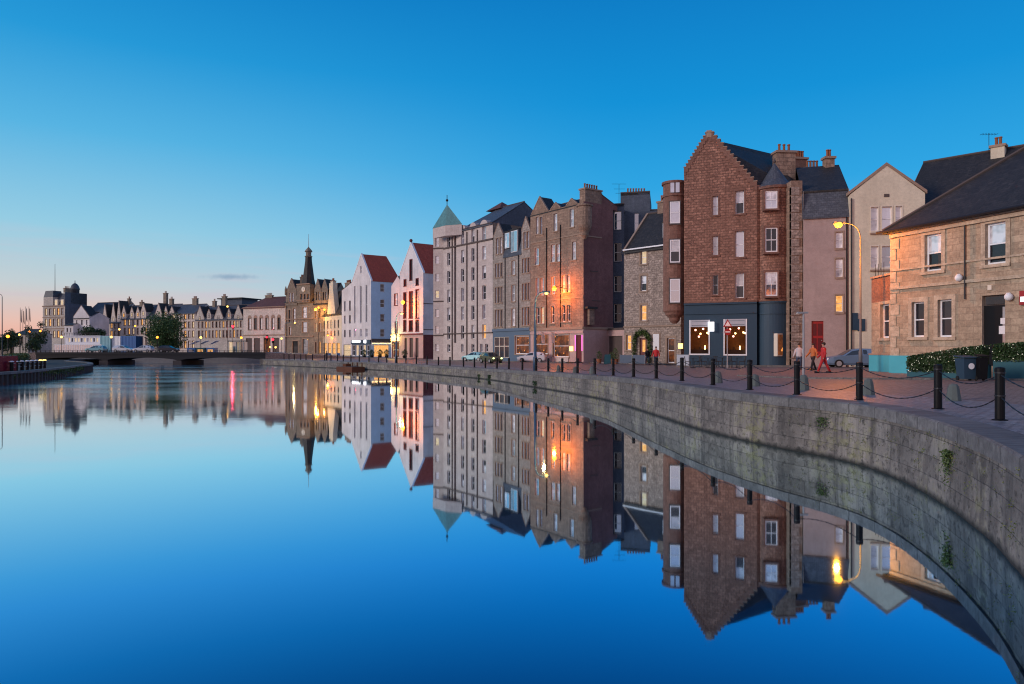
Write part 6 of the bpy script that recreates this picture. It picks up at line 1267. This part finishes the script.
for sg, nm in ((-1, 'front_board'), (1, 'back_board')): m = MB(); m.slab([(q.x - .35, q.y + sg * .28, q.z + .02), (q.x + .35, q.y + sg * .28, q.z + .02), (q.x + .32, q.y + sg * .03, q.z + 1.05), (q.x - .32, q.y + sg * .03, q.z + 1.05)], .04, 'teal_dark_paint'); m.build(nm, r)
def potted(label, loc, rp, hp, rf, hf, n=260, mat='leaf_mid', group='potted plants', s=.06, pot='clay_pot'):
    q = Vector(loc); r = thing('potted_plant', label, 'potted plant', q, group); m = MB(); m.lathe(q, [(rp * .75, 0), (rp, hp * .9), (rp * 1.08, hp * .92), (rp * 1.08, hp), (rp * .9, hp)], pot, 14); m.build('pot', r)
    R = random.Random(int(q.x * 10)); m = MB()
    def fn():
        a = R.uniform(0, 6.28); t = R.random(); rr = rf * (math.sin(math.pi * (.12 + .85 * t))) * math.sqrt(R.random()); return (q.x + rr * math.cos(a), q.y + rr * math.sin(a), q.z + hp + hf * t)
    leaves(m, fn, n, s, mat, R); m.tube([(q.x, q.y, q.z + hp * .8), (q.x, q.y, q.z + hp + hf * .6)], .03, 'bark', 5); m.build('foliage', r)
for i, (x, y, hf, lb_) in enumerate([(599, 363.6, .9, 'leafy shrub in a pot left of the teal folding board'), (615.5, 364.2, 1.2, 'tall loose shrub in a terracotta pot beside the windbreaks'), (612, 363.8, .8, 'small shrub in a pot just right of the teal folding board')]): potted(lb_, ground_hit(x, y), .3, .55, .42, hf)
for i, x in enumerate((367, 374.5, 382.5, 389, 409)):
    q = at(x, 150 if x > 400 else 162); q.y -= 6 if x > 400 else 3; potted('%s round dark clipped bush in a pot from the left, outside the white gabled buildings' % ordn(i), (q.x, q.y, G(q.x, q.y)), .45, .6, .7, 1.3, 260, 'leaf_dark', 'clipped bushes in pots', .12, 'black_metal')
def bin_(label, x, y, mat, h=1.1, w_=.6):
    q = ground_hit(x, y); r = thing('wheelie_bin', label, 'bin', q, 'bins'); m = MB(); m.mesh([(q.x + sx_ * w_ * k, q.y + sy_ * w_ * k, q.z + z) for z, k in ((.08, .40), (h * .9, .5)) for sx_, sy_ in ((-1, -1), (1, -1), (1, 1), (-1, 1))], [(3, 2, 1, 0), (4, 5, 6, 7), (0, 1, 5, 4), (1, 2, 6, 5), (2, 3, 7, 6), (3, 0, 4, 7)], mat); m.build('body', r)
    m = MB(); m.slab([(q.x - w_ * .55, q.y - w_ * .58, q.z + h * .96), (q.x + w_ * .55, q.y - w_ * .58, q.z + h * .96), (q.x + w_ * .55, q.y + w_ * .55, q.z + h * 1.02), (q.x - w_ * .55, q.y + w_ * .55, q.z + h * 1.02)], .05, mat); m.build('lid', r)
    for s_ in (-1, 1): m = MB(); m.tube([(q.x + s_ * w_ * .38, q.y + w_ * .3, q.z + .1), (q.x + s_ * w_ * .46, q.y + w_ * .3, q.z + .1)], .1, 'tyre', 10); m.build('wheel', r)
    return r, q
r, q = bin_('wide dark litter bin with pale round sticker in front of the hedge planter', 966.5, 380.6, 'navy_paint', 1.05, .62); m = MB(); vs = [(q.x + .13 * math.cos(a), q.y - .325, q.z + .62 + .13 * math.sin(a)) for a in [2 * math.pi * k / 16 for k in range(16)]]; m.mesh(vs, [tuple(range(16))], 'white_paint'); m.build('sticker', r)
bin_('narrow dark bin right of the wide litter bin', 981.5, 381.0, 'black_metal', 1.1, .36)
bin_('blue wheeled bin outside the cream house, left one', 329.5, 357.3, 'blue_container'); bin_('blue wheeled bin outside the cream house, right one', 338.5, 357.5, 'blue_container')
# hedge planters with tiny lights
def hedge_planter(label, P0, P1, hb, h0, h1, n):
    P0, P1 = Vector(P0), Vector(P1); r = thing('hedge_planter', label, 'planter', P0, 'hedge planters'); d = (P1 - P0).to_2d(); L_ = d.length; d /= L_; R = random.Random(int(P0.x * 9)); pl = Plane(P0.to_2d(), P1.to_2d())
    m = MB(); m.obox(pl.A, pl.d, 0, L_, -.6, 0, P0.z - .05, P0.z + hb, 'teal_dark_paint'); m.obox(pl.A, pl.d, -.02, L_ + .02, -.62, .02, P0.z + hb, P0.z + hb + .05, 'navy_paint'); m.build('planter_box', r)
    m = MB()
    def fn():
        u = R.uniform(0, L_); f = u / L_; hh = h0 + (h1 - h0) * f; w_ = R.choice([R.uniform(-.62, .05), R.uniform(-.02, .07)]); z = P0.z + hb + R.uniform(0, hh) * 1.0 if w_ > -.05 else P0.z + hb + hh * R.uniform(.6, 1.04)
        return (*pl.P(u, w_), z)
    leaves(m, fn, n, .055, 'leaf_dark', R); m.obox(pl.A, pl.d, .05, L_ - .05, -.52, -.08, P0.z + hb, P0.z + hb + min(h0, h1) * .9, 'leaf_dark'); m.build('hedge', r)
    m = MB()
    for _ in range(int(L_ * 75)):
        p = fn(); m.mesh([(p[0] + x * .013, p[1] - .02 + y * .013, p[2] + z * .013) for x, y, z in ((-1, 0, 0), (1, 0, 0), (0, -1, 0), (0, 1, 0), (0, 0, -1), (0, 0, 1))], [(0, 2, 5), (2, 1, 5), (1, 3, 5), (3, 0, 5), (0, 4, 2), (2, 4, 1), (1, 4, 3), (3, 4, 0)], 'fairy_light' if R.random() < .45 else 'cream_paint')
    m.build('fairy_lights', r)['kind'] = 'stuff'
a = ground_hit(907, 376.5); c = ground_hit(961, 378.5); hedge_planter('hedge planter with tiny lights sloping up from the turquoise plinth', a, c, .25, .72, 1.15, 4200)
a = ground_hit(993, 379.0); c = ground_hit(1075, 382); hedge_planter('hedge planter with tiny lights right of the dark door', a, c, .8, .75, .95, 4600)
a = ground_hit(962, 378.2); c = ground_hit(982, 379.0); hedge_planter('short middle piece of hedge planter behind the litter bins', a, c, .6, .8, .9, 1500)
# ================================================================== trees
def tree(label, base, H, Wd, n, leaf_s, mat='leaf_dark', seed=1, trunk_h=.25, group=None, blobs=14):
    R = random.Random(seed); b_ = Vector(base); r = thing('broadleaf_tree', label, 'tree', b_, group); m = MB(); hc = H * (trunk_h + (1 - trunk_h) * .5)
    m.tube([b_, b_ + Vector((0, 0, H * .3)), b_ + Vector((.1 * H * .1, 0, H * .6))], [H * .035, H * .025, H * .012], 'bark', 8)
    BL = []
    for k in range(blobs):
        a = R.uniform(0, 6.28); rr = Wd / 2 * .68 * math.sqrt(R.random()); z = H * trunk_h + (H * (1 - trunk_h)) * R.uniform(.18, .84) * (1 - .35 * (rr / (Wd / 2)) ** 2); br_ = Wd * R.uniform(.13, .21)
        c = b_ + Vector((rr * math.cos(a), rr * math.sin(a), z)); BL.append((c, br_)); m.tube([b_ + Vector((0, 0, H * .28)), b_.lerp(c, .55) + Vector((0, 0, H * .1)), c], [H * .014, H * .008, H * .003], 'bark', 5)
    m.build('trunk', r); m = MB()
    def fn():
        c, br_ = R.choice(BL); v = Vector((R.gauss(0, 1), R.gauss(0, 1), R.gauss(0, .8))).normalized() * br_ * (R.random() ** .4) * 1.05; return c + v
    leaves(m, fn, n, leaf_s, mat, R); m.build('crown', r)
def bz(x, Y): q = at(x, Y); return (q.x, q.y, 1.28)
tree('large round leafy tree beyond the bridge in front of the dormered terrace', bz(162.5, 172), 11.3, 13.0, 13000, .21, 'leaf_tree', seed=4, trunk_h=.10, blobs=34)
tree('dark tree in front of the small white gabled house', bz(92, 222), 10.3, 8.5, 3600, .28, seed=6, blobs=16); tree('small low tree behind the blue container', bz(131, 205), 6.5, 6, 1800, .25, seed=7)
tree('bare-looking round tree behind the flagpoles at far left', bz(36, 190), 10.2, 6.5, 1500, .22, seed=8); tree('dark tree at the extreme left edge', bz(2, 175), 6.5, 9, 2600, .25, seed=9); tree('dark thin tree left of the flagpoles', bz(11, 195), 9, 6, 1200, .22, seed=12); tree('small tree right of the low brick house', bz(33, 170), 5.2, 4.5, 1300, .2, seed=13)
# ================================================================== bridge and far bank
DZ = 2.62; Lb = Vector((-100, 147)); Rb = Vector((-51.6, 146.5)); pb = Plane(Lb, Rb); br = thing('road_bridge', 'low dark road bridge with shallow arches crossing the far end of the water', 'bridge', (-75, 148, 0)); m = MB()
npt = 60; vs = []
piers = [0, .30, .62, 1.0]
def soff(t):
    for a, c in zip(piers, piers[1:]):
        if a <= t <= c: s = (t - a) / (c - a); return .75 + .75 * (1 - (2 * s - 1) ** 2) ** .5 if 0 < s < 1 else .75
for w_ in (0, -9.5):
    for k in range(npt + 1): t = k / npt; q = pb.P(pb.len * t, w_); vs += [(q.x, q.y, soff(t)), (q.x, q.y, DZ)]
N_ = (npt + 1) * 2; fs = []
for k in range(npt): i = 2 * k; fs += [(i, i + 2, i + 3, i + 1), (N_ + i, N_ + i + 1, N_ + i + 3, N_ + i + 2), (i, N_ + i, N_ + i + 2, i + 2), (i + 1, i + 3, N_ + i + 3, N_ + i + 1)]
m.mesh(vs, fs, 'bridge_iron'); m.build('deck', br)
for t in piers[1:-1]: m = MB(); m.obox(pb.A, pb.d, pb.len * t - .9, pb.len * t + .9, -10, .4, -1, .9, 'sheet_pile'); m.build('pier', br)
m = MB(); m.obox(pb.A, pb.d, 0, pb.len, -.05, .14, DZ - .5, DZ + .02, 'bridge_iron')
for k in range(50): u = pb.len * k / 50; m.obox(pb.A, pb.d, u, u + .08, -.1, 0, DZ, DZ + .38, 'dark_metal')
m.obox(pb.A, pb.d, 0, pb.len, -.1, .0, DZ + .36, DZ + .42, 'dark_metal'); m.obox(pb.A, pb.d, 0, pb.len, -.08, -.02, DZ + .18, DZ + .21, 'dark_metal'); m.build('railing', br)
rp = MB(); rp.prism([(-51.6, 146.5), (-30, 152), (-30, 160), (-51.6, 156)], 0, [DZ, 1.3, 1.3, DZ], 'red_setts'); rp.prism([(-100, 147), (-100, 156.5), (-125, 158), (-125, 147)], 0, [DZ, DZ, 1.2, 1.2], 'red_setts'); struct(rp, 'bridge_approach')
def glamp(label, x, y, D, zb, r=.24, mat='lamp_far', e=0, g='globe lamps around the bridge'):
    q = at(x, D); z = zat(y, D); rt = thing('globe_lamp', label, 'street lamp', (q.x, q.y, zb), g); m = MB(); m.tube([(q.x, q.y, zb), (q.x, q.y, z - r)], .06, 'dark_metal', 6); m.build('pole', rt); m = MB(); m.ball((q.x, q.y, z), r, mat, 10); m.build('globe', rt, smooth=True)
    if e: add_light(rt, (q.x, q.y - .5, z - .4), e)
for i, (x, y) in enumerate([(61.3, 337), (111.2, 337), (157.3, 337.3), (200.8, 337.5), (241.3, 337.7)]): glamp('%s glowing globe lamp from the left on the bridge railing' % ordn(i), x, y, 147.6, DZ, mat=('lamp_yellow', 'lamp_yellow', 'lamp_far', 'lamp_yellow', 'lamp_far')[i])
for (x, y, D, lb_) in ((7.8, 336.4, 120, 'orange globe lamp at the far left by the low shed'), (19.6, 334.7, 170, 'small yellow lamp left of the flagpoles'), (29.5, 331.5, 190, 'small orange lamp behind the flagpoles'), (40.3, 331, 190, 'orange lamp just left of the grand grey block'), (119.3, 329.4, 200, 'yellow lamp in front of the peaked terrace'), (135.2, 326, 215, 'orange lamp in front of the dormered terrace'), (227.5, 306.5, 205, 'high yellow lamp above the gabled terrace'), (318.5, 307.5, 190, 'pinkish lamp before the dark dormered wing'), (324.5, 309.5, 188, 'orange lamp left of the cream house'), (281.5, 338.5, 200, 'yellow lamp at the right of the arched hall'), (270, 347, 196, 'warm light low in front of the arched hall'), (275.6, 347.3, 196, 'warm light right of the other low light before the hall')):
    glamp(lb_, x, y, D, 1.3, .26 if D > 150 else .26, 'lamp_yellow' if 'yellow' in lb_ or 'warm' in lb_ else 'lamp_far', 60 if D > 180 and x > 300 else 0, 'distant lamps')
for (x, y, D, lb_, r_) in ((266.8, 337.2, 175, 'left red traffic signal at the bridge end', .22), (272.8, 339.6, 172, 'right red traffic signal at the bridge end', .3), (232.8, 326.3, 205, 'glowing red light before the gabled terrace', .34)):
    q = at(x, D); z = zat(y, D); rt = thing('traffic_signal', lb_, 'traffic light', (q.x, q.y, 1.3), 'red signals'); m = MB(); m.tube([(q.x, q.y, 1.3), (q.x, q.y, z)], .07, 'dark_metal', 6); m.build('pole', rt); m = MB(); m.box((q.x, q.y + .2, z - .9), (.5, .3, 1.4), 'black_metal'); m.build('housing', rt); m = MB(); m.ball((q.x, q.y, z), r_, 'signal_red', 10); m.build('red_lens', rt)
    if y < 330: add_light(rt, (q.x, q.y - .2, z - .2), 900, (1, .05, .1), .3)
for i, (x, p, v, lb_) in enumerate([(143.5, 'car_white', 0, 'white car crossing the bridge left of the dark car'), (169, 'car_dark', 0, 'dark car on the bridge in front of the large tree'), (96, 'car_teal', 0, 'pale teal car on the bridge before the white waterside building'), (123.5, 'car_white', 0, 'white car on the bridge before the blue container')]):
    q = at(x, 151); car(lb_, (q.x, q.y, DZ), math.radians(180 if i % 2 else 0), p, 4.1, group='cars on the bridge')
# waterside building, containers, kiosks, shelter
D = 172; b = Bld('waterside_building', 'long low white two-deck building with a row of windows beyond the bridge', at(65.5, D), at(100, D - 1), 1.3); pl = b.pl
b.wall(pl, pl.z(80, 336.5), b.grid(pl, [(68 + k * 3.1, 70.2 + k * 3.1) for k in range(10)], [(338, 342)], 82, 'wdwwdwbwdw'), 'white_paint', margin=None, frame='white_paint'); C_, D_ = b.back(6); b.blank(pl.A, D_, pl.z(80, 336.5), 'white_paint'); b.blank(pl.B, C_, pl.z(80, 336.5), 'white_paint'); b.r.prism([pl.P(-.4, .4), pl.P(pl.len + .4, .4), C_, D_], pl.z(80, 336.5), pl.z(80, 335.7), 'white_paint'); b.finish()
m = MB()
for k in range(22): u = pl.len * k / 21; m.obox(pl.A, pl.d, u, u + .06, .3, .36, pl.z(80, 335.7), pl.z(80, 333), 'dark_metal')
m.obox(pl.A, pl.d, 0, pl.len, .3, .36, pl.z(80, 333.2), pl.z(80, 332.8), 'dark_metal'); m.build('roof_railing', b.root)
pl2 = Plane(at(54, D - 4), at(101, D - 5)); tr_ = thing('terrace_deck', 'white glazed terrace railing below the long white building', 'terrace', (*pl2.A, 1.3)); m = MB(); m.obox(pl2.A, pl2.d, 0, pl2.len, -4, 0, 1.25, 2.3, 'white_paint'); m.build('platform', tr_)
m = MB()
for k in range(28): u = pl2.len * k / 27; m.obox(pl2.A, pl2.d, u, u + .08, -.1, 0, 2.3, pl2.z(80, 344.6), 'white_paint')
m.obox(pl2.A, pl2.d, 0, pl2.len, -.1, 0, pl2.z(80, 345), pl2.z(80, 344.4), 'white_paint'); m.obox(pl2.A, pl2.d, 0, pl2.len, -.07, -.04, 2.4, pl2.z(80, 345), 'glass_sky'); m.build('railing', tr_)
def container(label, x0, x1, D, y0, mat, name='container', cat='container', zb=1.3, dep=2.5, y1=None):
    pl = Plane(at(x0, D), at(x1, D - .5)); r = thing(name, label, cat, (*pl.A, zb), 'containers'); z1 = pl.z((x0 + x1) / 2, y0); m = MB(); m.obox(pl.A, pl.d, 0, pl.len, -dep, 0, zb, z1, mat)
    n = int(pl.len / .35)
    for k in range(n): u = pl.len * (k + .2) / n; m.obox(pl.A, pl.d, u, u + .16, 0, .04, zb + .2, z1 - .15, mat)
    for u in (0, pl.len - .15): m.obox(pl.A, pl.d, u, u + .15, .04, .08, zb, z1 + .02, mat)
    m.build('body', r); m = MB(); m.obox(pl.A, pl.d, pl.len * .4, pl.len * .4 + .9, .05, .09, zb + .1, zb + 2.1, 'dark_metal'); m.build('door', r)
container('pale blue container next to the long white building', 100.5, 110.5, 170, 336, 'car_teal'); container('white container between two blue ones', 111, 120.5, 170, 336.3, 'white_paint'); container('large bright blue container left of the big tree', 121.5, 136, 169, 336, 'blue_container')
container('dark crimson container on the left bank at the frame edge', -45, -3, 66, 356, 'crimson_container', zb=1.08, dep=2.4)
for i, x in enumerate((193, 202, 212)):
    q = at(x, 160); r = thing('market_kiosk', '%s small blue kiosk from the left with white sloping awning' % ordn(i), 'kiosk', (q.x, q.y, 1.3), 'kiosks beyond the bridge'); m = MB(); m.box((q.x, q.y, 1.3), (1.9, 1.8, 2.3), 'blue_container' if i != 1 else 'teal_dark_paint'); m.build('cabin', r)
    m = MB(); m.slab([(q.x - .2, q.y - 1.2, zat(344, 160)), (q.x + 1.2, q.y - 1.2, zat(340.8, 160)), (q.x + 1.4, q.y + .8, zat(340.5, 160)), (q.x - .2, q.y + .8, zat(343.6, 160))], .1, 'white_flag'); m.build('awning', r)
    m = MB(); m.box((q.x, q.y - .92, 2.7), (1.2, .04, .5), 'glass_lit' if i else 'glass_blue'); m.build('hatch', r)
pl = Plane(at(228.5, 158), at(243.5, 157)); r = thing('bus_shelter', 'glass bus shelter with green lit panel near the bridge end', 'bus shelter', (*pl.A, 1.3)); m = MB(); m.obox(pl.A, pl.d, -.1, pl.len + .1, -1.6, .2, pl.z(236, 341.4), pl.z(236, 340.6), 'dark_metal'); m.build('roof', r)
for k in range(5): m = MB(); u = pl.len * k / 4; m.obox(pl.A, pl.d, u - .05, u + .05, -.05, .05, 1.3, pl.z(236, 341.4), 'galvanised'); m.build('post', r)
m = MB(); m.obox(pl.A, pl.d, 0, pl.len, -1.5, -1.45, 1.5, pl.z(236, 342), 'glass_blue'); m.obox(pl.A, pl.d, .2, 1.1, -.1, -.06, 1.6, pl.z(236, 342), 'glass_soft'); m.build('glazing', r)
# flagpoles
for i, (x, y) in enumerate([(20.2, 307.5), (22.9, 309), (25.7, 306.5), (28.9, 306.5)]):
    q = at(x, 130); r = thing('flagpole', '%s flagpole from the left in the group of four with dark drooping flags' % ordn(i), 'flagpole', (q.x, q.y, 1.2), 'flagpoles'); z = zat(y, 130); m = MB(); m.tube([(q.x, q.y, 1.2), (q.x, q.y, z)], [.07, .03], 'dark_metal', 6); m.build('pole', r)
    m = MB(); pts = [(q.x + .05 + .09 * (k % 2) + .16 * (k / 6), q.y + .1 * (-1) ** k, 0) for k in range(5)]
    for a, c in zip(pts, pts[1:]): m.poly([(a[0], a[1], z - .3), (c[0], c[1], z - .5), (c[0] + .1, c[1], z - 2.9), (a[0], a[1], z - 2.4)], 'crimson_container' if i % 2 else 'blue_pole_paint')
    m.build('flag', r)
q = at(2.2, 100); street_lamp('tall thin unlit lamp post at the left frame edge', (q.x, q.y, 1.15), (q.x - .9, q.y, zat(294.5, 100)), 'dark_metal', .07, 'cream_paint', 0, headr=.1, curve=.5)
# left bank posts with lit caps and railing
LC = [Vector((p.x - 1.0, p.y)) for p in LS]
def on_left(x):
    for a, c in zip(LC, LC[1:]):
        if a.y < 40: continue
        xa, xc = CX + F * a.x / a.y, CX + F * c.x / c.y
        if (xa - x) * (xc - x) <= 0: return a + (c - a) * ((x - xa) / (xc - xa))
LP = []
for i, x in enumerate((11.5, 16, 22, 27.2, 32, 36.4, 40.4, 44.3)):
    q = on_left(x)
    if not q: continue
    LP.append(q); r = thing('bank_post', '%s short dark post with pale cap from the left on the left bank' % ordn(i), 'post', (q.x, q.y, 1.05), 'posts along the left bank'); m = MB(); m.tube([(q.x, q.y, 1.05), (q.x, q.y, 1.95)], .16, 'black_metal', 10); m.build('stem', r); m = MB(); m.lathe((q.x, q.y, 1.95), [(.2, 0), (.2, .05), (.1, .12)], 'sign_yellow' if i > 5 else 'white_paint', 10); m.build('cap', r)
m = MB()
for h in (1.45, 1.8):
    for a, c in zip(LP, LP[1:]): m.tube([(a.x, a.y, h), (c.x, c.y, h)], .025, 'galvanised', 5)
tag(m.build('bank_railing'), 'low metal rails joining the short posts of the left bank', 'railing')
R = random.Random(2); m = MB(); a0, a1 = at(7, 95), at(27, 110); leaves(m, lambda: (lambda t: (a0.x + (a1.x - a0.x) * t + R.gauss(0, .2), a0.y + (a1.y - a0.y) * t + R.gauss(0, .4), 1.1 + R.uniform(0, 1.5)))(R.random()), 2500, .14, 'leaf_mid', R); m.prism([(a0.x - .1, a0.y - .3), (a1.x + .1, a1.y - .3), (a1.x, a1.y + .3), (a0.x, a0.y + .3)], 1.05, 2.0, 'leaf_dark'); tag(m.build('hedge'), 'low yellow-green clipped hedge on the left bank', 'hedge')
m = MB()
def fn():
    t = R.random(); y = 64 + 30 * t; x = interp([(p[1], p[0]) for p in LE], y) + .25; return (x + R.uniform(-.2, .2), y, .95 - abs(R.gauss(0, .3)))
leaves(m, fn, 3000, .1, 'leaf_mid', R); tag(m.build('bank_plants'), 'weeds trailing over the left bank wall', 'plants', kind='stuff')
for i, x in enumerate((-4, 3)):
    pass
# rusty pontoon by the quay wall
ia = min(range(nE), key=lambda i: abs(CX + F * ES[i].x / max(1, ES[i].y) - 363) if ES[i].y > 60 else 1e9); a = ES[ia]; d = (ES[ia + 2] - ES[ia - 2]).normalized(); nl = Vector((-d.y, d.x)); rz = math.atan2(d.y, d.x)
c = a + nl * 1.5; r = thing('pontoon', 'rusty low pontoon moored against the far quay wall', 'pontoon', (c.x, c.y, 0)); m = MB(); m.box((c.x, c.y, -.2), (5.5, 2.2, .6), 'rust', rz); m.box((c.x, c.y, .4), (5.2, 2.0, .06), 'wood', rz); m.build('hull', r)
for k in range(4): m = MB(); q = c + d * (-2.4 + k * 1.6) - nl * .8; m.tube([(q.x, q.y, .4), (q.x, q.y, 1.1)], .09, 'rust', 6); m.build('post', r)
m = MB(); m.box((c.x + d.x * 1.2, c.y + d.y * 1.2, .46), (1.2, .9, .4), 'rust', rz); m.build('locker', r)
# chimney-top aerials on the roofs of the red tenement and brown tenement
